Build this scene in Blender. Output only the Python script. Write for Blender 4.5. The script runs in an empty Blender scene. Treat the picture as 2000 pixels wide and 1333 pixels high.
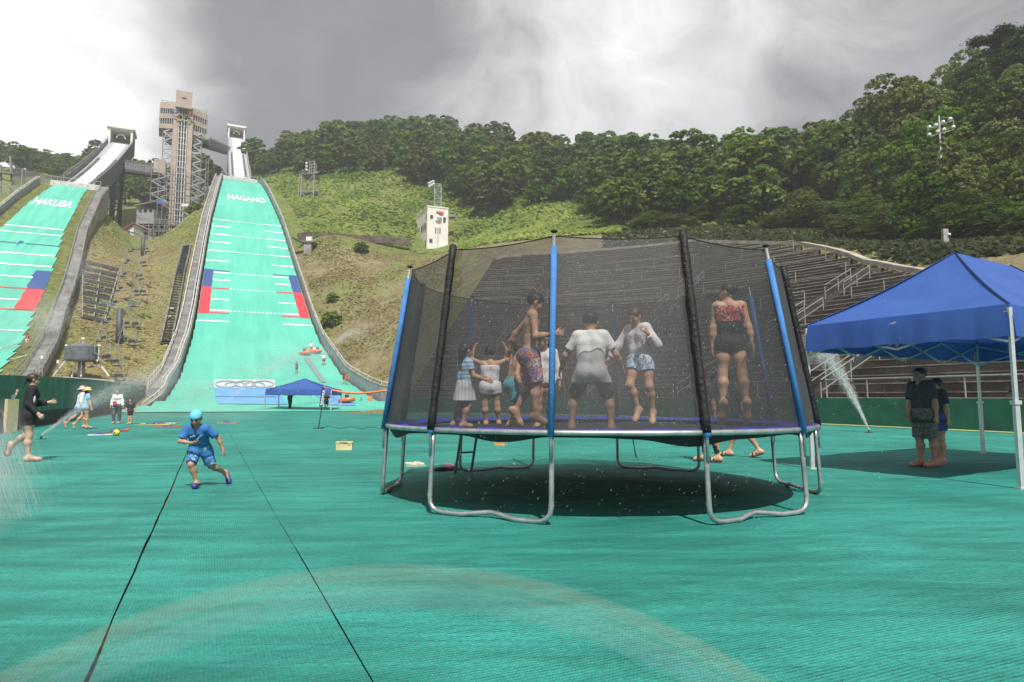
import bpy, math, random
import numpy as np
from mathutils import Vector, Matrix

S = bpy.context.scene
R = math.radians
rng = np.random.default_rng(7)
random.seed(7)

# ------------------------------------------------------------------ camera
CAM_H, FPX, PITCH = 1.1, 1290.0, 0.0926
cam = bpy.data.cameras.new('camera')
cam_o = bpy.data.objects.new('camera', cam)
S.collection.objects.link(cam_o)
cam.sensor_width = 36.0
cam.lens = FPX / 2000 * 36
cam.clip_start = 0.05
cam.clip_end = 3000
cam_o.location = (0, 0, CAM_H)
cam_o.rotation_euler = (math.pi / 2 + PITCH, 0, 0)
S.camera = cam_o

# ------------------------------------------------------------------ sun, sky, exposure
SUN_EL, SUN_AZ = R(56), R(12)          # the sun stands behind the camera, a little to the right
sun_dir = Vector((math.sin(SUN_AZ) * math.cos(SUN_EL), -math.cos(SUN_AZ) * math.cos(SUN_EL), math.sin(SUN_EL)))
sl = bpy.data.lights.new('sun', 'SUN')
sl.energy = 4.8
sl.angle = R(0.5)
sl.color = (1.0, 0.955, 0.88)
so = bpy.data.objects.new('sun', sl)
S.collection.objects.link(so)
so.rotation_euler = sun_dir.to_track_quat('Z', 'Y').to_euler()
so.location = (0, -20, 40)

S.view_settings.view_transform = 'Standard'
S.view_settings.look = 'None'
S.view_settings.exposure = 0.2
S.view_settings.gamma = 1.0
S.render.engine = 'CYCLES'
S.cycles.max_bounces = 8
S.cycles.transparent_max_bounces = 24
S.cycles.diffuse_bounces = 3
S.cycles.glossy_bounces = 2
S.cycles.transmission_bounces = 2
S.cycles.volume_bounces = 0
S.cycles.caustics_reflective = False
S.cycles.caustics_refractive = False


def ray(px, py):
    a = (px - 1000) / FPX
    b = (666.5 - py) / FPX
    c, s = math.cos(PITCH), math.sin(PITCH)
    return np.array([a, c - b * s, s + b * c])


def at(px, py, Y):
    r = ray(px, py)
    return r * (Y / r[1]) + np.array([0, 0, CAM_H])


def gz(y):
    return 0.008 * max(0.0, y - 10)


def on_ground(px, py):
    r = ray(px, py)
    t = -CAM_H / r[2]
    if t * r[1] > 10:
        t = (-CAM_H - 0.08) / (r[2] - 0.008 * r[1])
    return r * t + np.array([0, 0, CAM_H])


def on_plane(px, py, z):
    r = ray(px, py)
    return r * ((z - CAM_H) / r[2]) + np.array([0, 0, CAM_H])


# hill axis frame: s runs up the hills, l is to the right of it
AL = R(24.5)
UX, UY = -math.sin(AL), math.cos(AL)
VX, VY = math.cos(AL), math.sin(AL)


def sl2xy(s, l):
    return UX * s + VX * l, UY * s + VY * l


def xy2sl(x, y):
    return UX * x + UY * y, VX * x + VY * y


# ------------------------------------------------------------------ materials
def new_mat(name):
    m = bpy.data.materials.new(name)
    m.use_nodes = True
    nt = m.node_tree
    for n in list(nt.nodes):
        nt.nodes.remove(n)
    return m, nt, nt.nodes, nt.links


class NT:
    """tiny node-tree helper"""
    def __init__(s, nt):
        s.nt = nt

    def n(s, t, **kw):
        nd = s.nt.nodes.new(t)
        for k, v in kw.items():
            if k.startswith('_'):
                setattr(nd, k[1:], v)
            else:
                key = int(k[1:]) if k[0] == 'i' and k[1:].isdigit() else k.replace('_', ' ')
                s.put(nd.inputs[key], v)
        return nd

    def put(s, inp, v):
        if isinstance(v, bpy.types.NodeSocket):
            s.nt.links.new(v, inp)
        elif isinstance(v, bpy.types.Node):
            s.nt.links.new(v.outputs[0], inp)
        else:
            if isinstance(v, (tuple, list)) and len(v) == 3 and inp.type == 'RGBA':
                v = (*v, 1)
            inp.default_value = v

    def math(s, op, a, b=0.0, c=None, clamp=False):
        nd = s.nt.nodes.new('ShaderNodeMath')
        nd.operation = op
        nd.use_clamp = clamp
        s.put(nd.inputs[0], a)
        s.put(nd.inputs[1], b)
        if c is not None:
            s.put(nd.inputs[2], c)
        return nd.outputs[0]

    def mix(s, f, a, b, blend='MIX'):
        nd = s.nt.nodes.new('ShaderNodeMix')
        nd.data_type = 'RGBA'
        nd.blend_type = blend
        s.put(nd.inputs[0], f)
        s.put(nd.inputs[6], a)
        s.put(nd.inputs[7], b)
        return nd.outputs[2]

    def ramp(s, f, stops):
        nd = s.nt.nodes.new('ShaderNodeValToRGB')
        el = nd.color_ramp.elements
        while len(el) < len(stops):
            el.new(0.5)
        for e, (p, c) in zip(el, stops):
            e.position = p
            e.color = (*c, 1) if len(c) == 3 else c
        s.put(nd.inputs[0], f)
        return nd.outputs[0]

    def smooth(s, v, a, b, lo=0.0, hi=1.0):
        nd = s.nt.nodes.new('ShaderNodeMapRange')
        nd.interpolation_type = 'SMOOTHSTEP'
        s.put(nd.inputs[0], v)
        nd.inputs[1].default_value = a
        nd.inputs[2].default_value = b
        nd.inputs[3].default_value = lo
        nd.inputs[4].default_value = hi
        return nd.outputs[0]

    def noise(s, vec, scale, detail=3.0, rough=0.55, dist=0.0):
        nd = s.nt.nodes.new('ShaderNodeTexNoise')
        if vec is not None:
            s.put(nd.inputs['Vector'], vec)
        nd.inputs['Scale'].default_value = scale
        nd.inputs['Detail'].default_value = detail
        nd.inputs['Roughness'].default_value = rough
        nd.inputs['Distortion'].default_value = dist
        return nd.outputs[0]


MATS = {}


def mat(name, col, rough=0.6, metal=0.0, var=0.12, scale=6.0, bump=0.0, bscale=30.0, col2=None, spec=0.5, coat=0.0, trans=0.0):
    """principled surface whose colour wanders a little (wear, dirt, weave)"""
    if name in MATS:
        return MATS[name]
    m, nt, N, L = new_mat(name)
    g = NT(nt)
    tc = g.n('ShaderNodeTexCoord')
    nz = g.noise(tc.outputs['Object'], scale, 5, 0.6)
    c2 = col2 if col2 else tuple(c * (1 - var * 1.6) for c in col)
    c1 = col if col2 else tuple(min(1, c * (1 + var * 0.6)) for c in col)
    colr = g.ramp(nz, [(0.3, c2), (0.65, c1)])
    b = g.n('ShaderNodeBsdfPrincipled', Base_Color=colr, Roughness=rough, Metallic=metal)
    b.inputs['Specular IOR Level'].default_value = spec
    b.inputs['Coat Weight'].default_value = coat
    if trans:
        tr = g.n('ShaderNodeBsdfTranslucent', Color=colr)
        mx = g.n('ShaderNodeMixShader', i0=trans)
        L.new(b.outputs[0], mx.inputs[1])
        L.new(tr.outputs[0], mx.inputs[2])
        b_out = mx
    else:
        b_out = b
    if bump:
        bn = g.noise(tc.outputs['Object'], bscale, 4, 0.6)
        bp = g.n('ShaderNodeBump', Strength=bump, Height=bn)
        bp.inputs['Distance'].default_value = 0.02
        L.new(bp.outputs[0], b.inputs['Normal'])
    o = g.n('ShaderNodeOutputMaterial')
    L.new(b_out.outputs[0], o.inputs[0])
    MATS[name] = m
    return m


def pattern_mat(name, cols, scale=18, rough=0.7):
    """printed cloth: irregular patches of several colours"""
    if name in MATS:
        return MATS[name]
    m, nt, N, L = new_mat(name)
    g = NT(nt)
    tc = g.n('ShaderNodeTexCoord')
    w = g.noise(tc.outputs['Object'], scale * 0.6, 2)
    vm = g.n('ShaderNodeVectorMath', _operation='MULTIPLY_ADD')
    L.new(tc.outputs['Object'], vm.inputs[0])
    vm.inputs[1].default_value = (1, 1, 1)
    cb = g.n('ShaderNodeCombineXYZ', X=g.math('MULTIPLY', w, 0.08), Y=g.math('MULTIPLY', w, -0.06), Z=g.math('MULTIPLY', w, 0.07))
    L.new(cb.outputs[0], vm.inputs[2])
    nz = g.noise(vm.outputs[0], scale, 2, 0.5, 1.2)
    n = len(cols)
    nd = nt.nodes.new('ShaderNodeValToRGB')
    nd.color_ramp.interpolation = 'CONSTANT'
    el = nd.color_ramp.elements
    while len(el) < n:
        el.new(0.5)
    for i, (e, c) in enumerate(zip(el, cols)):
        e.position = 0.0 if i == 0 else 0.30 + 0.40 * (i - 1) / max(1, n - 2) if n > 2 else 0.5
        e.color = (*c, 1)
    L.new(nz, nd.inputs[0])
    b = g.n('ShaderNodeBsdfPrincipled', Base_Color=nd.outputs[0], Roughness=rough)
    o = g.n('ShaderNodeOutputMaterial')
    L.new(b.outputs[0], o.inputs[0])
    MATS[name] = m
    return m


def stripe_mat(name, c1, c2, freq=40, axis=2, rough=0.75):
    if name in MATS:
        return MATS[name]
    m, nt, N, L = new_mat(name)
    g = NT(nt)
    tc = g.n('ShaderNodeTexCoord')
    sp = g.n('ShaderNodeSeparateXYZ', Vector=tc.outputs['Object'])
    sn = g.math('SINE', g.math('MULTIPLY', sp.outputs[axis], freq))
    col = g.mix(g.smooth(sn, -0.3, 0.3), c1, c2)
    b = g.n('ShaderNodeBsdfPrincipled', Base_Color=col, Roughness=rough)
    o = g.n('ShaderNodeOutputMaterial')
    L.new(b.outputs[0], o.inputs[0])
    MATS[name] = m
    return m


# ------------------------------------------------------------------ objects
def prop(o, label=None, cat=None, group=None, kind=None):
    if label:
        o['label'] = label
    if cat:
        o['category'] = cat
    if group:
        o['group'] = group
    if kind:
        o['kind'] = kind
    return o


def thing(name, loc, label, cat, group=None, rz=0.0):
    o = bpy.data.objects.new(name, None)
    o.empty_display_size = 0.2
    S.collection.objects.link(o)
    o.location = tuple(float(v) for v in loc)
    o.rotation_euler = (0, 0, rz)
    return prop(o, label, cat, group)


def mesh_obj(name, verts, faces, mats, parent=None, smooth=False, mi=None):
    me = bpy.data.meshes.new(name)
    v = np.asarray(verts, dtype=np.float32)
    if isinstance(faces, np.ndarray) and faces.ndim == 2:
        k = faces.shape[1]
        nf = len(faces)
        me.vertices.add(len(v))
        me.vertices.foreach_set('co', v.ravel())
        me.loops.add(nf * k)
        me.polygons.add(nf)
        me.loops.foreach_set('vertex_index', faces.astype(np.int32).ravel())
        me.polygons.foreach_set('loop_start', np.arange(0, nf * k, k, dtype=np.int32))
        me.polygons.foreach_set('loop_total', np.full(nf, k, dtype=np.int32))
        me.update(calc_edges=True)
    else:
        me.from_pydata([tuple(map(float, p)) for p in v], [], [tuple(int(i) for i in f) for f in faces])
    if not isinstance(mats, (list, tuple)):
        mats = [mats]
    for m in mats:
        me.materials.append(m)
    if mi is not None:
        me.polygons.foreach_set('material_index', np.asarray(mi, dtype=np.int32))
    if smooth:
        me.polygons.foreach_set('use_smooth', np.ones(len(me.polygons), dtype=bool))
    me.update()
    o = bpy.data.objects.new(name, me)
    S.collection.objects.link(o)
    if parent is not None:
        o.parent = parent
    return o


def copy_tree(o, parent=None):
    c = o.copy()
    S.collection.objects.link(c)
    c.parent = parent
    for ch in list(o.children):
        copy_tree(ch, c)
    return c


def world_loc(o):
    p = np.array(o.location[:], float)
    while o.parent is not None:
        o = o.parent
        p = p + np.array(o.location[:], float)
    return p


class MB:
    """collects simple solids into one mesh, in world coordinates unless built local"""
    def __init__(s):
        s.v = []
        s.f = []
        s.m = []
        s.cur = 0

    def add(s, vs, fs):
        b = len(s.v)
        s.v += [tuple(map(float, p)) for p in vs]
        for f in fs:
            s.f.append(tuple(b + i for i in f))
            s.m.append(s.cur)
        return s

    def quad(s, a, b, c, d):
        return s.add([a, b, c, d], [(0, 1, 2, 3)])

    def box(s, c, size, rz=0.0, rot=None):
        x, y, z = (q / 2 for q in size)
        P = np.array([(-x, -y, -z), (x, -y, -z), (x, y, -z), (-x, y, -z), (-x, -y, z), (x, -y, z), (x, y, z), (-x, y, z)])
        if rot is not None:
            P = P @ np.array(rot).T
        elif rz:
            cs, sn = math.cos(rz), math.sin(rz)
            P = P @ np.array([[cs, sn, 0], [-sn, cs, 0], [0, 0, 1]])
        P = P + np.array(c, float)
        return s.add(P, [(0, 3, 2, 1), (4, 5, 6, 7), (0, 1, 5, 4), (1, 2, 6, 5), (2, 3, 7, 6), (3, 0, 4, 7)])

    def beam(s, a, b, w, h=None, up=(0, 0, 1)):
        """rectangular bar from a to b"""
        a = np.array(a, float)
        b = np.array(b, float)
        h = h or w
        d = b - a
        d = d / (np.linalg.norm(d) + 1e-9)
        up = np.array(up, float)
        x = np.cross(d, up)
        if np.linalg.norm(x) < 1e-3:
            x = np.cross(d, (0, 1, 0))
        x /= np.linalg.norm(x)
        u = np.cross(x, d)
        P = []
        for p in (a, b):
            for sx, su in ((-1, -1), (1, -1), (1, 1), (-1, 1)):
                P.append(p + x * sx * w / 2 + u * su * h / 2)
        return s.add(P, [(0, 1, 2, 3), (7, 6, 5, 4), (0, 4, 5, 1), (1, 5, 6, 2), (2, 6, 7, 3), (3, 7, 4, 0)])

    def tube(s, pts, r, seg=8, closed=False, cap=True):
        pts = [np.array(p, float) for p in pts]
        n = len(pts)
        rr = r if isinstance(r, (list, tuple, np.ndarray)) else [r] * n
        rings = []
        prev = None
        for i, p in enumerate(pts):
            if closed:
                t = pts[(i + 1) % n] - pts[i - 1]
            else:
                t = pts[min(i + 1, n - 1)] - pts[max(i - 1, 0)]
            t = t / (np.linalg.norm(t) + 1e-9)
            if prev is None:
                q = np.array((0, 0, 1.0)) if abs(t[2]) < 0.9 else np.array((1.0, 0, 0))
                x = np.cross(t, q)
            else:
                x = prev - t * (prev @ t)
            x /= np.linalg.norm(x) + 1e-9
            prev = x
            y = np.cross(t, x)
            rings.append([p + rr[i] * (math.cos(2 * math.pi * k / seg) * x + math.sin(2 * math.pi * k / seg) * y) for k in range(seg)])
        vs = [q for ring in rings for q in ring]
        fs = []
        m = n if closed else n - 1
        for i in range(m):
            j = (i + 1) % n
            for k in range(seg):
                k2 = (k + 1) % seg
                fs.append((i * seg + k, i * seg + k2, j * seg + k2, j * seg + k))
        if not closed and cap:
            fs.append(tuple(range(seg - 1, -1, -1)))
            fs.append(tuple((n - 1) * seg + k for k in range(seg)))
        return s.add(vs, fs)

    def cyl(s, a, b, r0, r1=None, seg=12):
        return s.tube([a, b], [r0, r0 if r1 is None else r1], seg)

    def lathe(s, c, prof, seg=24):
        """profile [(r, z)] spun about the vertical through c"""
        c = np.array(c, float)
        vs = []
        for r, z in prof:
            for k in range(seg):
                a = 2 * math.pi * k / seg
                vs.append(c + (r * math.cos(a), r * math.sin(a), z))
        fs = []
        for i in range(len(prof) - 1):
            for k in range(seg):
                k2 = (k + 1) % seg
                fs.append((i * seg + k, i * seg + k2, (i + 1) * seg + k2, (i + 1) * seg + k))
        fs.append(tuple(range(seg - 1, -1, -1)))
        fs.append(tuple((len(prof) - 1) * seg + k for k in range(seg)))
        return s.add(vs, fs)

    def ball(s, c, r, seg=12, rings=8):
        c = np.array(c, float)
        rr = np.array(r if isinstance(r, (tuple, list)) else (r, r, r), float)
        vs = []
        for i in range(rings + 1):
            t = math.pi * i / rings
            for k in range(seg):
                a = 2 * math.pi * k / seg
                vs.append(c + rr * (math.sin(t) * math.cos(a), math.sin(t) * math.sin(a), -math.cos(t)))
        fs = []
        for i in range(rings):
            for k in range(seg):
                k2 = (k + 1) % seg
                fs.append((i * seg + k, i * seg + k2, (i + 1) * seg + k2, (i + 1) * seg + k))
        return s.add(vs, fs)

    def prism(s, poly, z0, z1):
        n = len(poly)
        zz0 = z0 if isinstance(z0, (list, tuple)) else [z0] * n
        zz1 = z1 if isinstance(z1, (list, tuple)) else [z1] * n
        vs = [(p[0], p[1], zz0[i]) for i, p in enumerate(poly)] + [(p[0], p[1], zz1[i]) for i, p in enumerate(poly)]
        fs = [tuple(range(n - 1, -1, -1)), tuple(range(n, 2 * n))]
        for i in range(n):
            j = (i + 1) % n
            fs.append((i, j, n + j, n + i))
        return s.add(vs, fs)

    def build(s, name, mats, parent=None, smooth=False, local=False):
        v = np.array(s.v, float).reshape(-1, 3)
        if parent is not None and not local:
            v = v - world_loc(parent)
        o = mesh_obj(name, v, s.f, mats, parent, smooth, s.m)
        return o
# ------------------------------------------------------------------ organic solids: smooth unions on a grid, skinned by surface nets
def surface_nets(F, org, vox):
    sgn = F < 0
    nx, ny, nz = F.shape
    cs = [(i, j, k) for i in (0, 1) for j in (0, 1) for k in (0, 1)]
    sub = lambda A, c: A[c[0]:nx - 1 + c[0], c[1]:ny - 1 + c[1], c[2]:nz - 1 + c[2]]
    cnt = np.zeros((nx - 1, ny - 1, nz - 1), np.int8)
    for c in cs:
        cnt += sub(sgn, c)
    ids = np.argwhere((cnt > 0) & (cnt < 8))
    if len(ids) == 0:
        return np.zeros((0, 3)), np.zeros((0, 4), int)
    idx = -np.ones((nx - 1, ny - 1, nz - 1), np.int64)
    idx[tuple(ids.T)] = np.arange(len(ids))
    acc = np.zeros((len(ids), 3))
    num = np.zeros(len(ids))
    for a in range(3):
        for c in cs:
            if c[a]:
                continue
            d = list(c)
            d[a] = 1
            f0 = F[ids[:, 0] + c[0], ids[:, 1] + c[1], ids[:, 2] + c[2]]
            f1 = F[ids[:, 0] + d[0], ids[:, 1] + d[1], ids[:, 2] + d[2]]
            cr = (f0 < 0) != (f1 < 0)
            t = np.where(cr, f0 / np.where(cr, f0 - f1, 1), 0)
            p = np.tile(np.array(c, float), (len(ids), 1))
            p[:, a] += t
            acc[cr] += p[cr]
            num[cr] += 1
    V = (ids + acc / num[:, None]) * vox + org
    faces = []
    for a in range(3):
        b, c = (a + 1) % 3, (a + 2) % 3
        sl0 = [slice(None)] * 3
        sl1 = [slice(None)] * 3
        sl0[a] = slice(0, -1)
        sl1[a] = slice(1, None)
        for q in (b, c):
            sl0[q] = slice(1, -1)
            sl1[q] = slice(1, -1)
        A, B = sgn[tuple(sl0)], sgn[tuple(sl1)]
        e = np.argwhere(A != B)
        if len(e) == 0:
            continue
        inside = A[tuple(e.T)]
        e = e.copy()
        e[:, b] += 1
        e[:, c] += 1
        def cell(db, dc):
            q = e.copy()
            q[:, b] += db
            q[:, c] += dc
            return idx[tuple(q.T)]
        quad = np.stack([cell(-1, -1), cell(0, -1), cell(0, 0), cell(-1, 0)], 1)
        quad = np.where(inside[:, None], quad, quad[:, ::-1])
        faces.append(quad)
    return V, np.concatenate(faces)


def prim_bounds(p):
    if p[0] == 'c':
        r = max(p[3], p[4])
        return np.minimum(p[1], p[2]) - r, np.maximum(p[1], p[2]) + r
    r = max(p[3])
    return np.array(p[1]) - r, np.array(p[1]) + r


def prim_dist(p, X):
    if p[0] == 'c':
        a, b, ra, rb = p[1:5]
        ba = b - a
        t = np.clip(((X - a) @ ba) / (ba @ ba + 1e-12), 0, 1)
        d = np.linalg.norm(X - a - t[..., None] * ba, axis=-1) - (ra + (rb - ra) * t)
    else:
        c, Rm, rad = p[1:4]
        q = (X - c) @ Rm
        rad = np.array(rad)
        k0 = np.linalg.norm(q / rad, axis=-1)
        k1 = np.linalg.norm(q / (rad * rad), axis=-1)
        d = k0 * (k0 - 1) / (k1 + 1e-9)
    for pt, nrm in (p[5] if len(p) > 5 and p[5] else []):
        d = np.maximum(d, (X - pt) @ nrm)
    return d


def sdf_mesh(groups, vox, cuts=(), merge=0.012):
    """groups: [(k, prims)], each blended with radius k, then joined"""
    lo = np.min([prim_bounds(p)[0] for k, ps in groups for p in ps], 0) - 3 * vox
    hi = np.max([prim_bounds(p)[1] for k, ps in groups for p in ps], 0) + 3 * vox
    n = np.ceil((hi - lo) / vox).astype(int) + 1
    ax = [lo[i] + np.arange(n[i]) * vox for i in range(3)]
    tot = np.full(n, 1.0)
    for gi, (k, ps) in enumerate(groups):
        G = np.full(n, 1.0) if gi else tot
        for p in ps:
            pl, ph = prim_bounds(p)
            m = k + 3 * vox
            i0 = np.maximum(0, np.floor((pl - m - lo) / vox).astype(int))
            i1 = np.minimum(n, np.ceil((ph + m - lo) / vox).astype(int) + 1)
            s = tuple(slice(i0[i], i1[i]) for i in range(3))
            X = np.stack(np.meshgrid(*[ax[i][s[i]] for i in range(3)], indexing='ij'), -1)
            d = prim_dist(p, X)
            o = G[s]
            h = np.maximum(k - np.abs(d - o), 0) / max(k, 1e-6)
            G[s] = np.minimum(d, o) - h * h * k * 0.25
        if gi:
            h = np.maximum(merge - np.abs(G - tot), 0) / merge
            tot = np.minimum(G, tot) - h * h * merge * 0.25
    if cuts:
        X = np.stack(np.meshgrid(*ax, indexing='ij'), -1)
        for c in cuts:
            if len(c) == 4:                                   # a round hole about an axis
                _, a, b, r = c
                tot = np.maximum(tot, -prim_dist(('c', a, b, r, r), X))
            else:
                tot = np.maximum(tot, (X - c[0]) @ c[1])
    return surface_nets(tot, lo, vox)


def unit(v):
    v = np.array(v, float)
    return v / (np.linalg.norm(v) + 1e-12)


# ------------------------------------------------------------------ materials of people
def skin_mat(name, col):
    if name in MATS:
        return MATS[name]
    m, nt, N, L = new_mat(name)
    g = NT(nt)
    tc = g.n('ShaderNodeTexCoord')
    nz = g.noise(tc.outputs['Object'], 9, 4)
    c = g.ramp(nz, [(0.3, tuple(q * 0.86 for q in col)), (0.7, col)])
    b = g.n('ShaderNodeBsdfPrincipled', Base_Color=c, Roughness=0.5)
    b.inputs['Subsurface Weight'].default_value = 0.08
    b.inputs['Subsurface Radius'].default_value = (0.02, 0.008, 0.004)
    o = g.n('ShaderNodeOutputMaterial')
    L.new(b.outputs[0], o.inputs[0])
    MATS[name] = m
    return m


SKIN = skin_mat('skin_warm', (0.60, 0.35, 0.23))
SKIN_TAN = skin_mat('skin_tanned', (0.48, 0.26, 0.165))
SKIN_PALE = skin_mat('skin_pale', (0.64, 0.40, 0.29))
HAIR = mat('hair_black', (0.018, 0.014, 0.012), 0.45, var=0.4, scale=60)
HAIR_BROWN = mat('hair_brown', (0.05, 0.028, 0.018), 0.45, var=0.4, scale=60)
DARK = mat('dark_eye', (0.02, 0.015, 0.012), 0.2)
LIP = mat('lip_rose', (0.36, 0.13, 0.11), 0.5)


def cloth(name, col, **kw):
    kw.setdefault('bump', 0.6)
    kw.setdefault('bscale', 14)
    kw.setdefault('rough', 0.8)
    return mat(name, col, **kw)


GREY_DEFAULT = dict(spine=(0, 0, 1), nod=0, armL=((0.15, 0, -1), (0.1, 0.1, -1)), armR=((-0.15, 0, -1), (-0.1, 0.1, -1)))


def person(label, base, h, psi, spec, group=None):
    """base: point on the floor under the pelvis; every direction is given in a frame whose x runs right,
    y away and z up as seen from where the photographer stood; psi: heading in degrees (0 away, 90 to the right)"""
    H = h
    kid = spec.get('kid', 0.0)
    slim = spec.get('slim', 0.93)
    vox = spec.get('vox', 0.0085)
    fine = vox < 0.011
    psi = R(psi)
    fwd = np.array([math.sin(psi), math.cos(psi), 0.0])
    spine = unit(spec.get('spine', (0, 0, 1)))
    fw = unit(fwd - spine * (fwd @ spine))
    rt = np.cross(fw, spine)
    sh_turn = R(spec.get('turn', 0))                      # shoulders against hips
    frt = unit(rt * math.cos(sh_turn) + fw * -math.sin(sh_turn))
    ffw = np.cross(spine, frt)
    pfw = fwd
    prt = np.array([math.cos(psi), -math.sin(psi), 0])
    Lth, Lsh, Lan = H * (0.245 - 0.02 * kid), H * (0.238 - 0.018 * kid), H * 0.042
    Ltor = H * (0.295 - 0.01 * kid)
    hh = H * (0.132 + 0.036 * kid)
    shw, hpw = H * spec.get('shw', 0.100), H * 0.048
    Lua, Lfa, Lha = H * 0.172, H * 0.145, H * (0.098 + 0.004 * kid)
    w = H * slim * (1 + 0.08 * kid)
    pel = np.zeros(3)
    chest = pel + spine * Ltor * 0.80
    neck = pel + spine * Ltor * 1.03
    hpsi = R(spec.get('look', 0)) + psi
    hf0 = np.array([math.sin(hpsi), math.cos(hpsi), 0.0])
    nod = R(spec.get('nod', 0))
    up0 = unit(np.array([0, 0, 1.0]) * 0.7 + spine * 0.3)
    hf0 = unit(hf0 - up0 * (hf0 @ up0))
    hfw = hf0 * math.cos(nod) - up0 * math.sin(nod)
    hup = up0 * math.cos(nod) + hf0 * math.sin(nod)
    hrt = np.cross(hfw, hup)
    HM = np.stack([hrt, hfw, hup], 1)
    head = neck + up0 * hh * 0.34 + hup * hh * 0.36 + hfw * hh * 0.06
    J = {}
    for sd, sg in (('L', -1), ('R', 1)):
        shd = neck + frt * sg * shw - spine * H * 0.022 + spine * H * spec.get('shrug' + sd, 0.0)
        ua, fa = spec.get('arm' + sd, ((sg * 0.15, 0, -1), (sg * 0.1, 0.1, -1)))
        el = shd + unit(ua) * Lua
        wr = el + unit(fa) * Lfa
        hp = pel + prt * sg * hpw
        th, sn = spec.get('leg' + sd, ((sg * 0.04, 0, -1), (0, 0, -1)))
        kn = hp + unit(th) * Lth
        an = kn + unit(sn) * Lsh
        ft = unit(spec.get('foot' + sd, tuple(fwd * 1.0 + np.array([0, 0, -0.06]))))
        J[sd] = dict(sh=shd, el=el, wr=wr, hp=hp, kn=kn, an=an, ft=ft, fa=unit(fa), ua=unit(ua), th=unit(th), sn=unit(sn), sg=sg)
    # lowest point of the figure rests on the floor (or hangs above it in mid jump)
    low = 1e9
    for sd in 'LR':
        j = J[sd]
        heel = j['an'] + unit(np.cross(np.cross(j['ft'], j['sn']), j['ft'])) * Lan * 0.55 - j['ft'] * H * 0.02
        ball = heel + j['ft'] * H * 0.115
        toe = heel + j['ft'] * H * 0.142
        j.update(heel=heel, ball=ball, toe=toe)
        low = min(low, heel[2] - H * 0.019, ball[2] - H * 0.0135, toe[2] - H * 0.009)
    if spec.get('shoe'):
        low -= H * 0.010
    if 'sit' in spec:
        low = -H * 0.075
    off = np.array([0, 0, -low + spec.get('air', 0.0)])
    pel, chest, neck, head = pel + off, chest + off, neck + off, head + off
    for sd in 'LR':
        for k in ('sh', 'el', 'wr', 'hp', 'kn', 'an', 'heel', 'ball', 'toe'):
            J[sd][k] = J[sd][k] + off
    C = lambda a, b, ra, rb=None, cut=None: ('c', np.array(a, float), np.array(b, float), ra, ra if rb is None else rb, cut)
    E_ = lambda c, M, r: ('e', np.array(c, float), M, r)
    # --- torso columns, shared by body and clothes
    def torso(t=0.0):
        o = []
        for sg in (-1, 1):
            o.append(C(pel + prt * sg * hpw * 0.95 - spine * H * 0.01, pel + spine * Ltor * 0.35 + frt * sg * w * 0.043, w * 0.062 + t, w * 0.052 + t))
            o.append(C(pel + spine * Ltor * 0.35 + frt * sg * w * 0.043, chest + frt * sg * w * 0.056 - spine * H * 0.02, w * 0.052 + t, w * 0.060 + t))
            o.append(C(chest + frt * sg * w * 0.05 + spine * H * 0.01, neck + frt * sg * shw * 0.84 - spine * H * 0.022, w * 0.052 + t, w * 0.036 + t))
            o.append(C(neck - spine * H * 0.005 + frt * sg * H * 0.012, neck + frt * sg * shw * 0.75 - spine * H * 0.016, w * 0.030 + t, w * 0.030 + t))
        if spec.get('female'):
            for sg in (-1, 1):
                o.append(('e', chest + frt * sg * w * 0.048 + ffw * w * 0.048 - spine * H * 0.012, np.stack([frt, ffw, spine], 1), (w * 0.040 + t, w * 0.032 + t, w * 0.038 + t)))
        for sg in (-1, 1):                                  # seat
            o.append(('e', pel + prt * sg * hpw * 0.8 - pfw * H * 0.030 - spine * H * 0.018, np.eye(3), (w * 0.050 + t, w * 0.052 + t, w * 0.052 + t)))
        return o
    body = torso()
    body.append(C(neck - spine * H * 0.02, head - hup * hh * 0.25, w * 0.031, w * 0.028))
    for sd in 'LR':
        j = J[sd]
        body.append(C(j['sh'], j['el'], w * 0.031, w * 0.0235))
        body.append(C(j['el'], j['el'] + j['fa'] * Lfa * 0.35, w * 0.0225, w * 0.0235))
        body.append(C(j['el'] + j['fa'] * Lfa * 0.35, j['wr'], w * 0.0235, w * 0.0155))
        kth = j['hp'] + j['th'] * Lth * 0.5
        body.append(C(j['hp'], kth, w * 0.060, w * 0.050))
        body.append(C(kth, j['kn'], w * 0.050, w * 0.0345))
        cal = j['kn'] + j['sn'] * Lsh * 0.32
        back = unit(np.cross(j['sn'], np.cross(j['ft'], j['sn'])))
        body.append(C(j['kn'], cal - back * H * 0.010, w * 0.0335, w * 0.037))
        body.append(C(cal - back * H * 0.010, j['an'], w * 0.037, w * 0.0205))
        body.append(C(j['an'], j['heel'], w * 0.0215, H * 0.019))
        side = unit(np.cross(j['ft'], j['sn']))
        body.append(C(j['heel'], j['ball'] + side * H * 0.010, H * 0.019, H * 0.0135))
        body.append(C(j['heel'], j['ball'] - side * H * 0.010, H * 0.019, H * 0.0135))
        body.append(C(j['an'] + j['ft'] * H * 0.012, j['ball'], w * 0.020, H * 0.0135))
        body.append(C(j['ball'] + side * H * 0.010, j['toe'] + side * H * 0.008, H * 0.0125, H * 0.010))
        body.append(C(j['ball'] - side * H * 0.010, j['toe'] - side * H * 0.008 - j['ft'] * H * 0.006, H * 0.0125, H * 0.009))
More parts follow.
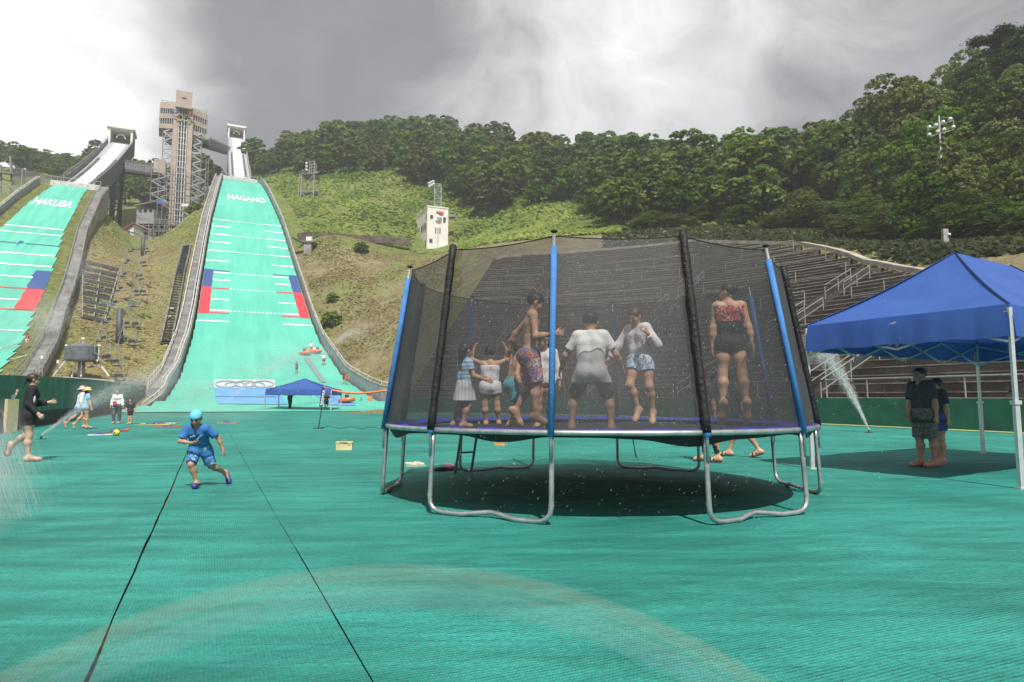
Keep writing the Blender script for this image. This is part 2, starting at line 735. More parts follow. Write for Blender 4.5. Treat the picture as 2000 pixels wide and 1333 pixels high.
    # --- head
    hd = [E_(head + hup * hh * 0.10 - hfw * hh * 0.05, HM, (hh * 0.375, hh * 0.46, hh * 0.40)),
          E_(head - hup * hh * 0.16 + hfw * hh * 0.07, HM, (hh * 0.30, hh * 0.33, hh * 0.36)),
          E_(head - hup * hh * 0.37 + hfw * hh * 0.19, HM, (hh * 0.15, hh * 0.16, hh * 0.13)),
          C(head + hfw * hh * 0.37 + hup * hh * 0.05, head + hfw * hh * 0.455 - hup * hh * 0.11, hh * 0.045, hh * 0.07),
          C(head + hfw * hh * 0.36 - hup * hh * 0.235 - hrt * hh * 0.07, head + hfw * hh * 0.36 - hup * hh * 0.235 + hrt * hh * 0.07, hh * 0.045)]
    if fine:
        for sg in (-1, 1):
            hd.append(E_(head + hrt * sg * hh * 0.37 - hup * hh * 0.04 - hfw * hh * 0.03, HM, (hh * 0.05, hh * 0.09, hh * 0.14)))
            hd.append(E_(head + hrt * sg * hh * 0.19 - hup * hh * 0.12 + hfw * hh * 0.29, HM, (hh * 0.10, hh * 0.08, hh * 0.09)))
    # --- hands: palm, four fingers of different length bent at the knuckles, a thumb off the side
    hands = []
    fr = max(H * 0.0050, vox * 0.72)
    for sd in 'LR':
        j = J[sd]
        fa = j['fa']
        hdir = unit(spec.get('hand' + sd, tuple(fa)))
        pn = unit(spec.get('palm' + sd, tuple(-frt * j['sg'])))         # way the palm faces
        pn = unit(pn - hdir * (pn @ hdir))
        tside = unit(np.cross(pn, hdir)) * (1 if sd == 'L' else -1)
        curl = spec.get('curl' + sd, 0.35)
        pc = j['wr'] + hdir * Lha * 0.48
        for q in (-1, -0.33, 0.33, 1):
            hands.append(C(j['wr'] + tside * q * H * 0.008, pc + tside * q * H * 0.0165, H * 0.0095, H * 0.0075))
        for q, ln in ((1, 0.44), (0.33, 0.50), (-0.33, 0.46), (-1, 0.35)):
            a = pc + tside * q * max(H * 0.0165, fr * 3.0)
            d1 = unit(hdir * math.cos(curl * 0.8) + pn * math.sin(curl * 0.8) + tside * q * 0.12)
            d2 = unit(hdir * math.cos(curl * 2.2) + pn * math.sin(curl * 2.2) + tside * q * 0.08)
            b = a + d1 * Lha * ln * 0.5
            hands.append(C(a, b, fr, fr * 0.95))
            hands.append(C(b, b + d2 * Lha * ln * 0.52, fr * 0.95, fr * 0.8))
        ta = j['wr'] + hdir * Lha * 0.16 + tside * H * 0.012
        tb = ta + unit(tside * 0.8 + hdir * 0.7 + pn * 0.3) * Lha * 0.26
        hands.append(C(ta, tb, fr * 1.25, fr * 1.1))
        hands.append(C(tb, tb + unit(hdir * 0.9 + tside * 0.25 + pn * 0.3) * Lha * 0.24, fr * 1.1, fr * 0.85))
    rz = -math.atan2(base[0], base[1])
    root = thing('person', base, label, 'person', group, rz)
    v, f = sdf_mesh([(w * 0.030, body), (hh * 0.10, hd), (0.004, hands)], vox, merge=w * 0.016)
    mesh_obj('body', v, f, spec.get('skin', SKIN), root, True)
    if fine and spec.get('face', True):
        for sg in (-1, 1):
            m = MB()
            m.ball(head + hrt * sg * hh * 0.16 + hfw * hh * 0.385 + hup * hh * 0.02, (hh * 0.055, hh * 0.04, hh * 0.03), 8, 6)
            m.beam(head + hrt * sg * hh * 0.08 + hfw * hh * 0.405 + hup * hh * 0.10, head + hrt * sg * hh * 0.25 + hfw * hh * 0.345 + hup * hh * 0.10, hh * 0.03, hh * 0.03)
            m.build('eye', DARK, root, True, True)
        m = MB()
        m.ball(head + hfw * hh * 0.395 - hup * hh * 0.235, (hh * 0.085, hh * 0.03, hh * 0.028), 8, 6)
        m.build('mouth', LIP, root, True, True)

    def limb(sd, which, t, f0, f1, cutends=True):
        """clothing round part of a limb; f runs 0..1 on the first bone and 1..2 on the second"""
        j = J[sd]
        if which == 'arm':
            A, B, Cc, ra, rb, rc = j['sh'], j['el'], j['wr'], w * 0.033, w * 0.0255, w * 0.019
        else:
            A, B, Cc, ra, rb, rc = j['hp'], j['kn'], j['an'], w * 0.061, w * 0.037, w * 0.025
        o = []
        def pt(f):
            return A + (B - A) * f if f <= 1 else B + (Cc - B) * (f - 1)
        def rd(f):
            return ra + (rb - ra) * f if f <= 1 else rb + (rc - rb) * (f - 1)
        e = min(f1, 1.0)
        d = unit(B - A)
        o.append(C(pt(f0), pt(e) + (d * 0.03 if f1 <= 1 else 0), rd(f0) + t, rd(e) + t * (1.25 if f1 <= 1 else 1), [(pt(e), d)] if f1 <= 1 else None))
        if f1 > 1:
            d2 = unit(Cc - B)
            o.append(C(B, pt(f1) + d2 * 0.03, rb + t, rd(f1) + t, [(pt(f1), d2)]))
        return o

    for cl in spec.get('clothes', []):
        kind, m = cl[0], cl[1]
        kw = cl[2] if len(cl) > 2 else {}
        nm = kw.get('name', {'top': 'shirt', 'shorts': 'shorts', 'skirt': 'skirt', 'suit': 'swimsuit', 'trousers': 'trousers'}[kind])
        t = kw.get('t', 0.012 * max(0.6, H / 1.5))
        cuts = []
        if kind == 'top':
            ps = torso(t)
            sl_ = kw.get('sleeve', 0.55)
            for sd in 'LR':
                if sl_ > 0:
                    ps += limb(sd, 'arm', t * 1.15, 0.0, sl_)
            hem = kw.get('hem', -0.02)
            if hem < -0.03:
                for sd in 'LR':
                    j = J[sd]
                    ps.append(C(j['hp'], j['hp'] + j['th'] * H * (-hem), w * 0.064 + t, w * 0.058 + t * 1.6))
            cuts = [(pel + spine * H * hem, -spine)]
            if kw.get('neck', 0) < 0:
                cuts.append((neck + spine * H * kw['neck'], unit(spine + ffw * kw.get('scoop', 0.0))))
            else:
                a_ = neck + spine * H * 0.012 + ffw * H * 0.012
                cuts.append(('hole', a_, a_ + spine * H * 0.2, w * 0.040 + 0.3 * t))
        elif kind == 'suit':
            ps = torso(t)
            cuts = [(chest + spine * H * kw.get('neck', 0.03), unit(spine + ffw * 0.25)), (pel - spine * H * 0.075, -spine)]
        elif kind in ('shorts', 'trousers'):
            ps = torso(t)[0:1] + torso(t)[4:5] + torso(t)[-2:]
            leg = kw.get('leg', 0.6)
            for sd in 'LR':
                ps += limb(sd, 'leg', t, 0.0, leg)
            cuts = [(pel + spine * H * kw.get('waist', 0.055), spine)]
        elif kind == 'skirt':
            ln = kw.get('len', 0.2)
            a = pel + spine * H * 0.05
            mid = (J['L']['kn'] + J['R']['kn']) / 2
            d = unit(unit(mid - pel) * 0.6 + np.array([0, 0, -1.0]) * 0.5)
            b = pel + d * H * ln
            ps = [C(a, b + d * 0.05, w * 0.088, w * kw.get('flare', 0.15), [(b, d)])] + torso(t)[0:1] + torso(t)[4:5]
            cuts = [(a, spine)]
        v, f = sdf_mesh([(w * 0.03, ps)], vox, cuts)
        if fine and len(v):
            # folds: a slow ripple across the cloth
            ph = v @ np.array([23.0, 17.0, 9.0]) / max(H, 0.6)
            v = v + (np.sin(ph * 1.7) * np.cos(v @ np.array([-11.0, 21.0, 14.0]) / max(H, .6)))[:, None] * (v - pel) * np.array([1, 1, 0]) * 0.035
        mesh_obj(nm, v, f, m, root, True)
    hair = spec.get('hair', ('short', HAIR))
    if hair:
        st, hm = hair[0], hair[1]
        gx = max(0.0, vox - 0.008) * 0.8
        hv = min(vox * 0.8, 0.011)
        g = [E_(head + hup * hh * 0.125 - hfw * hh * 0.07, HM, (hh * 0.415 + gx, hh * 0.49 + gx, hh * 0.425 + gx))]
        cut = [(head + hup * hh * 0.20 + hfw * hh * 0.28, unit(hfw * 0.85 - hup * 0.75))]
        nape = -0.30 if st != 'cap' else 0.1
        cut.append((head + hup * hh * nape, -hup))
        extra = []
        if st == 'long':
            extra = [C(head - hfw * hh * 0.22 + hup * hh * 0.05, neck - ffw * H * 0.055 - spine * H * 0.035, hh * 0.36, hh * 0.22)]
        elif st == 'bob':
            extra = [C(head - hfw * hh * 0.14, head - hfw * hh * 0.16 - hup * hh * 0.40, hh * 0.40, hh * 0.36)]
        elif st == 'ponytail':
            extra = [C(head - hfw * hh * 0.48 + hup * hh * 0.15, head - hfw * hh * 0.62 - hup * hh * 0.40, hh * 0.13, hh * 0.08)]
        elif st == 'bun':
            extra = [E_(head - hfw * hh * 0.45 + hup * hh * 0.15, HM, (hh * 0.2, hh * 0.2, hh * 0.2))]
        elif st == 'pigtails':
            extra = [C(head + hrt * s_ * hh * 0.38 + hup * hh * 0.2, head + hrt * s_ * hh * 0.52 - hup * hh * 0.05, hh * 0.12, hh * 0.07) for s_ in (-1, 1)]
        v, f = sdf_mesh([(0.004, g)], hv, cut)
        if len(v) and fine:
            rr = np.random.default_rng(len(label))
            v = v + rr.normal(0, 0.0022, v.shape)
        if extra:
            v2, f2 = sdf_mesh([(hh * 0.1, extra)], hv, [(head - hfw * hh * -0.02, hfw)] if st in ('long', 'bob') else ())
            f = np.concatenate([f, f2 + len(v)])
            v = np.concatenate([v, v2])
        mesh_obj('hair', v, f, hm, root, True)
    hat = spec.get('hat')
    if hat:
        m = MB()
        kind, hm = hat[0], hat[1]
        if kind == 'cap':                                     # swimming cap / beanie
            v, f = sdf_mesh([(0.004, [E_(head + hup * hh * 0.14 - hfw * hh * 0.07, HM, (hh * 0.425, hh * 0.505, hh * 0.435))])], vox * 0.8,
                            [(head + hup * hh * 0.13, unit(hfw * 0.10 - hup)), ])
            mesh_obj('cap', v, f, hm, root, True)
        else:
            seg = 20
            rb = hh * (0.92 if kind == 'straw' else 0.80)
            prof = [(hh * 0.02, 0.60), (hh * 0.30, 0.55), (hh * 0.43, 0.38), (hh * 0.47, 0.10), (hh * 0.50, 0.06), (rb, -0.06), (rb, -0.09), (hh * 0.46, 0.03)]
            vs = []
            for r_, z_ in prof:
                for k in range(seg):
                    a = 2 * math.pi * k / seg
                    q = head + hup * hh * (0.16 + z_) - hfw * hh * 0.04 + hrt * r_ * math.cos(a) + hfw * r_ * 1.12 * math.sin(a)
                    q = q + hup * hh * 0.05 * math.sin(a * 2 + 0.6) * (1 if r_ == rb else 0)
                    vs.append(q)
            fs = [tuple(range(seg - 1, -1, -1))] + [(i * seg + k, i * seg + (k + 1) % seg, (i + 1) * seg + (k + 1) % seg, (i + 1) * seg + k) for i in range(len(prof) - 1) for k in range(seg)]
            m.add(vs, fs)
            m.build('sun_hat', hm, root, True, True)
    for sd in 'LR':
        sh = spec.get('shoe')
        if sh:
            j = J[sd]
            side = unit(np.cross(j['ft'], j['sn']))
            up = unit(np.cross(side, j['ft']))
            if up @ j['sn'] > 0:
                up = -up
            if sh[0] == 'clog':
                v, f = sdf_mesh([(H * 0.015, [C(j['heel'] - j['ft'] * H * 0.012, j['ball'] + j['ft'] * H * 0.02, H * 0.030, H * 0.029),
                                             C(j['ball'] + side * H * 0.008, j['toe'] + side * H * 0.006, H * 0.027, H * 0.022),
                                             C(j['ball'] - side * H * 0.008, j['toe'] - side * H * 0.006, H * 0.027, H * 0.020)])], vox,
                                [(j['an'] + up * -H * 0.006, unit(up * 1.0 - j['ft'] * 0.35))])
                mesh_obj('clog', v, f, sh[1], root, True)
            else:
                m = MB()
                ctr = (j['heel'] + j['toe']) / 2 - up * H * 0.0215
                m.box(ctr, (H * 0.055, H * 0.165, H * (0.012 if sh[0] != 'sandal' else 0.020)), rot=np.stack([side, j['ft'], up], 1))
                p0 = j['ball'] + side * H * 0.027 - up * H * 0.008
                p1 = j['ball'] + up * H * 0.021 - j['ft'] * H * 0.012
                p2 = j['ball'] - side * H * 0.027 - up * H * 0.008
                m.tube([p0, p1 + side * H * 0.014, p1 - side * H * 0.014, p2], H * (0.0075 if sh[0] != 'sandal' else 0.014), 6)
                if sh[0] == 'sandal':
                    q = j['ball'] - j['ft'] * H * 0.045
                    m.tube([q + side * H * 0.024, q + up * H * 0.032, q - side * H * 0.024], H * 0.013, 6)
                    a = j['an']
                    m.tube([a + side * H * 0.022, a - j['ft'] * H * 0.026, a - side * H * 0.022, a + j['ft'] * H * 0.024], H * 0.011, 6, closed=True)
                m.build('sandal', sh[1], root, False, True)
    return root, dict(J=J, head=head, hh=hh, HM=HM, neck=neck, chest=chest, pel=pel, spine=spine, fw=ffw, rt=frt, H=H, w=w)


def to_world(root, p):
    a = root.rotation_euler[2]
    c, s = math.cos(a), math.sin(a)
    return np.array([c * p[0] - s * p[1], s * p[0] + c * p[1], p[2]]) + np.array(root.location[:])
# ------------------------------------------------------------------ world: daylight sky behind broken storm cloud
W = bpy.data.worlds.new('World')
S.world = W
W.use_nodes = True
nt = W.node_tree
for n_ in list(nt.nodes):
    nt.nodes.remove(n_)
g = NT(nt)
tc = g.n('ShaderNodeTexCoord')
D = tc.outputs['Generated']
sky = g.n('ShaderNodeTexSky', _sky_type='NISHITA', _sun_disc=False, _sun_elevation=SUN_EL, _sun_rotation=math.pi - SUN_AZ)
mp = g.n('ShaderNodeMapping', Vector=D)
mp.inputs['Scale'].default_value = (1.0, 1.0, 1.9)
warp = g.noise(mp.outputs[0], 2.2, 3, 0.5)
wv = g.n('ShaderNodeVectorMath', _operation='ADD')
nt.links.new(D, wv.inputs[0])
cbw = g.n('ShaderNodeCombineXYZ', X=g.math('MULTIPLY', g.math('SUBTRACT', warp, 0.5), 0.30), Y=0.0, Z=g.math('MULTIPLY', g.math('SUBTRACT', g.noise(mp.outputs[0], 3.1, 3), 0.5), 0.26))
nt.links.new(cbw.outputs[0], wv.inputs[1])


def blob(px, py, inner, outer):
    """soft round patch of sky about one heading and height"""
    d = unit(ray(px, py))
    dp = g.n('ShaderNodeVectorMath', _operation='DISTANCE')
    nt.links.new(wv.outputs[0], dp.inputs[0])
    dp.inputs[1].default_value = tuple(d)
    return g.smooth(dp.outputs['Value'], inner, outer, 1.0, 0.0)


soft = g.noise(mp.outputs[0], 2.6, 6, 0.5)
fine_ = g.noise(wv.outputs[0], 5.5, 8, 0.6, 0.6)
br = g.math('ADD', 0.475, g.math('MULTIPLY', g.math('SUBTRACT', soft, 0.5), 0.75))
br = g.math('ADD', br, g.math('MULTIPLY', g.math('SUBTRACT', fine_, 0.5), 0.62))
for px, py, i_, o_, a_ in ((0, 150, 0.05, 0.25, 0.38), (-160, 260, 0.1, 0.30, 0.36), (60, 250, 0.04, 0.20, 0.18), (360, 255, 0.02, 0.12, 0.22), (1230, 110, 0.02, 0.26, 0.22), (1330, 30, 0.02, 0.22, 0.08), (1000, 200, 0.0, 0.22, 0.06),
                         (470, 150, 0.06, 0.30, -0.16), (680, 60, 0.05, 0.34, -0.14), (560, 230, 0.02, 0.2, -0.06), (520, 30, 0.05, 0.2, -0.05), (1560, 240, 0.02, 0.2, -0.07), (1190, 5, 0.0, 0.06, -0.1), (1700, 100, 0.05, 0.3, -0.02)):
    br = g.math('ADD', br, g.math('MULTIPLY', blob(px, py, i_, o_), a_))
br = g.math('ADD', 0.5, g.math('MULTIPLY', g.math('SUBTRACT', br, 0.5), 1.18))
br = g.math('ADD', g.math('MAXIMUM', br, 0.27), g.math('MULTIPLY', g.math('SUBTRACT', fine_, 0.5), 0.22))
cloud = g.ramp(br, [(0.0, (0.16, 0.158, 0.172)), (0.25, (0.27, 0.268, 0.286)), (0.45, (0.42, 0.418, 0.436)), (0.75, (0.74, 0.74, 0.745)), (1.0, (1.02, 1.02, 1.015))])
cover = g.smooth(g.noise(mp.outputs[0], 1.3, 4), 0.25, 0.42, 0.86, 0.97)
skyc = g.mix(1.0, sky.outputs[0], (0.11, 0.11, 0.11), 'MULTIPLY')
final = g.mix(cover, skyc, cloud)
bg = g.n('ShaderNodeBackground', Color=final, Strength=1.0)
wo = g.n('ShaderNodeOutputWorld')
nt.links.new(bg.outputs[0], wo.inputs[0])
W.cycles.sampling_method = 'MANUAL'
W.cycles.sample_map_resolution = 512

# ------------------------------------------------------------------ ski jump profiles, measured up the axis
N_S = [55, 62, 68, 82, 98, 107, 117, 124, 136, 148, 161, 175, 190, 200, 203]
N_Z = [0.36, 0.75, 1.45, 3.95, 9.6, 14.2, 19.8, 24.0, 31.1, 38.9, 46.3, 53.6, 60.6, 64.4, 65.4]
N_W = [13.5, 10.8, 9.4, 8.9, 8.3, 8.0, 7.8, 7.6, 7.3, 6.8, 6.1, 5.5, 4.95, 4.7, 4.7]
N_C = 5.88
H_S = [48, 56, 62, 70, 84, 96, 103, 111, 118, 126, 139, 146, 150, 153]
H_Z = [0.3, 1.0, 1.8, 3.3, 7.3, 12.0, 15.6, 20.0, 24.5, 28.9, 36.7, 40.6, 42.6, 44.0]
H_W = [13, 11.6, 10.6, 9.8, 8.4, 6.9, 6.4, 5.6, 4.9, 4.0, 3.5, 3.0, 2.9, 2.9]
H_C = -26.6
nz_ = lambda s: float(np.interp(s, N_S, N_Z))
nw_ = lambda s: float(np.interp(s, N_S, N_W))
hz_ = lambda s: float(np.interp(s, H_S, H_Z))
hw_ = lambda s: float(np.interp(s, H_S, H_W))

# the stand's front wall, walked from its near end
ST = [np.array([17.9, 18.2])]
ST_H = []
N_ST = 42
for i in range(N_ST):
    hd_ = R(float(np.interp(i, [0, 10, 20, 30, 42], [-21, -24, -29, -58, -84])))
    ST_H.append(hd_)
    ST.append(ST[-1] + np.array([math.sin(hd_), math.cos(hd_)]))
ST_H.append(ST_H[-1])
ROW_D, ROW_H, WALL_H = 0.82, 0.40, 1.2
BND = [(700, 530), (860, 518), (880, 514), (1000, 502), (1100, 488), (1310, 468), (1490, 477), (1580, 479), (1640, 497), (1735, 518), (1830, 541), (1900, 560), (2050, 600), (2600, 700)]


def project(p):
    c, s = math.cos(PITCH), math.sin(PITCH)
    z = p[2] - CAM_H
    d = p[1] * c + z * s
    u = -p[1] * s + z * c
    return 1000 + FPX * p[0] / d, 666.5 - FPX * u / d


def stand_pt(i, k, up=0):
    """seat edge of row k at station i"""
    h = ST_H[i]
    n = np.array([math.cos(h), -math.sin(h)])
    xy = ST[i] + n * (0.9 + ROW_D * k)
    return np.array([xy[0], xy[1], gz(ST[i][1]) + WALL_H - 0.25 + ROW_H * k + up])


ST_N = []
for i in range(len(ST)):
    n_rows = 50
    for k in range(4, 50):
        px, py = project(stand_pt(i, k))
        if py < np.interp(px, [b[0] for b in BND], [b[1] for b in BND]):
            n_rows = k
            break
    ST_N.append(n_rows)

# ------------------------------------------------------------------ terrain: one sheet through measured points
ctl = []


def ctl_sl(s, l, z):
    x, y = sl2xy(s, l)
    ctl.append((x, y, z))


def ctl_px(px, py, Y):
    ctl.append(tuple(at(px, py, Y)))


for s in range(56, 204, 10):
    for l in (-1, 0, 1):
        ctl_sl(s, N_C + l * (nw_(s) + 1.2), nz_(s) - (1.3 if l == 0 else 0.75))
for s in range(50, 154, 10):
    for l in (-1, 0, 1):
        ctl_sl(s, H_C + l * (hw_(s) + 2.2), hz_(s) - (1.3 if l == 0 else 0.75))
for s in range(70, 150, 10):
    lm = (H_C + hw_(s) + N_C - nw_(s)) / 2
    y_ = sl2xy(s, lm - 1)[1]
    ctl_sl(s, lm - 1, min(0.5 * (nz_(s) + hz_(s)) - 0.9 + (1.0 if s < 90 else 0), 1.1 + 0.207 * y_))
for s in (10, 25, 40, 55):
    ctl_sl(s, -9, 0.9)
    ctl_sl(s, -16, 1.2)
    ctl_sl(s, -30, 1.0)
for s in (-20, 0, 20, 40, 52):
    for l in (-5, 5, 14):
        x, y = sl2xy(s, l)
        ctl.append((x, y, gz(y)))
for x in (-60, 0, 60):
    ctl.append((x, -25, 0))
for px, py, Y in ((350, 474, 170), (250, 470, 150), (385, 440, 166), (225, 474, 128), (260, 477, 130), (300, 476, 132), (328, 472, 136), (250, 475, 142), (310, 474, 150), (330, 470, 158), (300, 470, 162), (400, 405, 172),
                  (280, 400, 215), (250, 370, 245), (520, 352, 205), (560, 380, 180), (620, 390, 172), (600, 462, 131), (700, 467, 138),
                  (620, 560, 112), (700, 640, 98), (735, 735, 82), (760, 600, 104), (760, 500, 132), (850, 490, 150), (720, 400, 163),
                  (820, 392, 172), (660, 352, 185), (760, 350, 184), (900, 400, 165), (1000, 432, 145), (1170, 440, 125), (960, 470, 118), (1080, 400, 150),
                  (560, 330, 235), (620, 318, 255), (700, 290, 262), (860, 304, 250), (1000, 336, 238), (1200, 352, 218), (1400, 386, 196), (1600, 400, 168),
                  (1190, 452, 106), (1300, 440, 104), (1500, 440, 96), (1700, 442, 88), (1850, 470, 78), (2000, 480, 72),
                  (1300, 370, 150), (1500, 370, 135), (1700, 380, 112), (1850, 380, 98), (2000, 350, 94), (2200, 400, 80), (2400, 420, 72),
                  (1900, 330, 120), (2150, 250, 130), (1750, 360, 135), (80, 335, 250), (150, 338, 240), (10, 330, 260), (-150, 330, 260), (30, 400, 190), (-200, 420, 180), (200, 345, 245), (-500, 500, 140), (-500, 640, 90)):
    ctl_px(px, py, Y)
for px, py, Y in ((700, 268, 300), (1000, 300, 280), (1400, 318, 240), (80, 335, 300), (1900, 300, 190), (350, 300, 300)):
    p = at(px, py, Y)
    ctl.append((p[0], p[1], p[2] - 26))
for i in range(0, N_ST + 1, 6):
    for k in (2, ST_N[i] // 2, ST_N[i]):
        p = stand_pt(i, k)
        ctl.append((p[0], p[1], p[2] - (1.1 if k < ST_N[i] else 0.35)))
    n = np.array([math.cos(ST_H[i]), -math.sin(ST_H[i])])
    ctl.append((*(ST[i] - n * 0.5), gz(ST[i][1])))
ctl = np.array(ctl)
_c2 = 6.0 ** 2
A_ = np.sqrt(((ctl[:, None, :2] - ctl[None, :, :2]) ** 2).sum(-1) + _c2)
P_ = np.c_[np.ones(len(ctl)), ctl[:, :2]]
M_ = np.block([[A_ - np.eye(len(ctl)) * 0.35, P_], [P_.T, np.zeros((3, 3))]])
sol = np.linalg.solve(M_, np.r_[ctl[:, 2], 0, 0, 0])


def rbf(xy):
    xy = np.atleast_2d(xy)
    A = np.sqrt(((xy[:, None, :] - ctl[None, :, :2]) ** 2).sum(-1) + _c2)
    return A @ sol[:-3] + sol[-3] + xy @ sol[-2:]


def stand_lat(xy):
    """signed distance past the stand's front wall (positive = in the stand), and rows there"""
    a = np.array(ST)
    d = ((xy[:, None, :] - a[None]) ** 2).sum(-1)
    i = d.argmin(1)
    h = np.array(ST_H)[i]
    n = np.stack([np.cos(h), -np.sin(h)], 1)
    q = ((xy - a[i]) * n).sum(1)
    along = ((xy - a[i]) * np.stack([np.sin(h), np.cos(h)], 1)).sum(1)
    return q, np.array(ST_N)[i], (np.abs(along) < 1.2 + .07 * np.maximum(q, 0))


def terrain(xy):
    xy = np.atleast_2d(np.asarray(xy, float))
    z = rbf(xy)
    s = xy @ np.array([UX, UY])
    l = xy @ np.array([VX, VY])
    # under the landing slopes the earth stays below the matting
    for SS, ZZ, WW, c0, ext in ((N_S, N_Z, N_W, N_C, 1.7), (H_S, H_Z, H_W, H_C, 3.2)):
        w = np.interp(s, SS, WW) + ext
        zz = np.interp(s, SS, ZZ) - 0.55
        ins = (s > SS[0]) & (s < SS[-1] + 1.5)
        e = np.clip((np.abs(l - c0) - w) / 5.0, 0, 1)
        z = np.where(ins & (e < 1), np.minimum(z, zz + e * 14), z)
    # the flat arena
    q, nr, on = stand_lat(xy)
    flat = (s < 58) & (l > -9.6) & (q < 0.6)
    fz = 0.008 * np.maximum(0, xy[:, 1] - 10) - 0.06
    b = np.clip(np.minimum(np.minimum((58 - s) / 6, (l + 9.6) / 0.8), (0.6 - q) / 0.5), 0, 1)
    z = np.where(flat, z * (1 - b) + fz * b, z)
    z = np.where(flat & (z > fz), fz, z)
    foot = (s > 50) & (s < 66) & (l > -9) & (q < 0.6) & (l < 40)
    z = np.where(foot, np.minimum(z, fz + np.maximum(0, s - 57) * 0.12), z)
    # below the terraces
    ins = on & (q > 0.3) & (q < 0.9 + ROW_D * nr)
    lim = 0.008 * np.maximum(0, xy[:, 1] - 10) + WALL_H - 0.25 + ROW_H * ((q - 0.9) / ROW_D) - 1.7
    z = np.where(ins, np.minimum(z, lim), z)
    return z


def tz(x, y):
    return float(terrain([[x, y]])[0])


def hit(px, py, y0=12.0, y1=330.0):
    """where the line of sight through a pixel meets the terrain"""
    r = ray(px, py)
    Y = np.linspace(y0, y1, 900)
    P = r[None] * (Y / r[1])[:, None] + np.array([0, 0, CAM_H])
    below = P[:, 2] < terrain(P[:, :2])
    if not below.any():
        return P[-1]
    return P[int(below.argmax())]


def ground_material():
    m, nt, N, L = new_mat('hillside_ground')
    g = NT(nt)
    tc = g.n('ShaderNodeTexCoord')
    P = tc.outputs['Object']
    n1 = g.noise(P, 0.055, 5, 0.6)
    n2 = g.noise(P, 0.5, 5, 0.65)
    n3 = g.noise(P, 3.0, 4, 0.6)
    dry = g.mix(g.smooth(n2, 0.35, 0.65), (0.205, 0.170, 0.082), (0.320, 0.275, 0.150))
    grass = g.mix(g.smooth(n2, 0.35, 0.65), (0.115, 0.155, 0.030), (0.21, 0.26, 0.062))
    sep = g.n('ShaderNodeSeparateXYZ', Vector=P)
    # drier low down, greener above the path
    hgt = g.smooth(sep.outputs[2], 22, 42, -0.12, 0.16)
    sx = g.smooth(sep.outputs[0], -70, -40, 0.05, 0.0)
    f = g.smooth(g.math('ADD', g.math('ADD', n1, g.math('MULTIPLY', n2, 0.4)), g.math('ADD', hgt, sx)), 0.56, 0.80)
    col = g.mix(f, dry, grass)
    col = g.mix(g.smooth(n3, 0.3, 0.8, 0.0, 0.35), col, (0.05, 0.055, 0.02))
    b = g.n('ShaderNodeBsdfPrincipled', Base_Color=col, Roughness=0.95)
    bp = g.n('ShaderNodeBump', Strength=0.9, Height=g.math('ADD', n2, n3))
    bp.inputs['Distance'].default_value = 0.5
    L.new(bp.outputs[0], b.inputs['Normal'])
    o = g.n('ShaderNodeOutputMaterial')
    L.new(b.outputs[0], o.inputs[0])
    return m


GROUND = ground_material()


def grid_sheet(name, xs, ys, zf, m, smooth=True):
    X, Y = np.meshgrid(xs, ys, indexing='ij')
    xy = np.stack([X.ravel(), Y.ravel()], 1)
    z = zf(xy)
    nx, ny = len(xs), len(ys)
    i, j = np.meshgrid(np.arange(nx - 1), np.arange(ny - 1), indexing='ij')
    a = (i * ny + j).ravel()
    f = np.stack([a, a + ny, a + ny + 1, a + 1], 1)
    return mesh_obj(name, np.c_[xy, z], f, m, None, smooth)


def big_z(xy):
    out = np.zeros(len(xy))
    for a in range(0, len(xy), 20000):
        out[a:a + 20000] = terrain(xy[a:a + 20000])
    far = np.clip((np.maximum(np.abs(xy[:, 0] + 40) - 230, xy[:, 1] - 300)) / 120, 0, 1)
    near = np.clip((-20 - xy[:, 1]) / 30, 0, 1)
    return out * (1 - far) * (1 - near) - near * 0.1


xs = np.r_[np.arange(-700, -220, 30.0), np.arange(-220, 110, 2.0), np.arange(110, 700, 30.0)]
ys = np.r_[np.arange(-400, -20, 20.0), np.arange(-20, 140, 1.6), np.arange(140, 300, 3.0), np.arange(300, 900, 30.0)]
prop(grid_sheet('ground', xs, ys, big_z, GROUND), kind='structure')


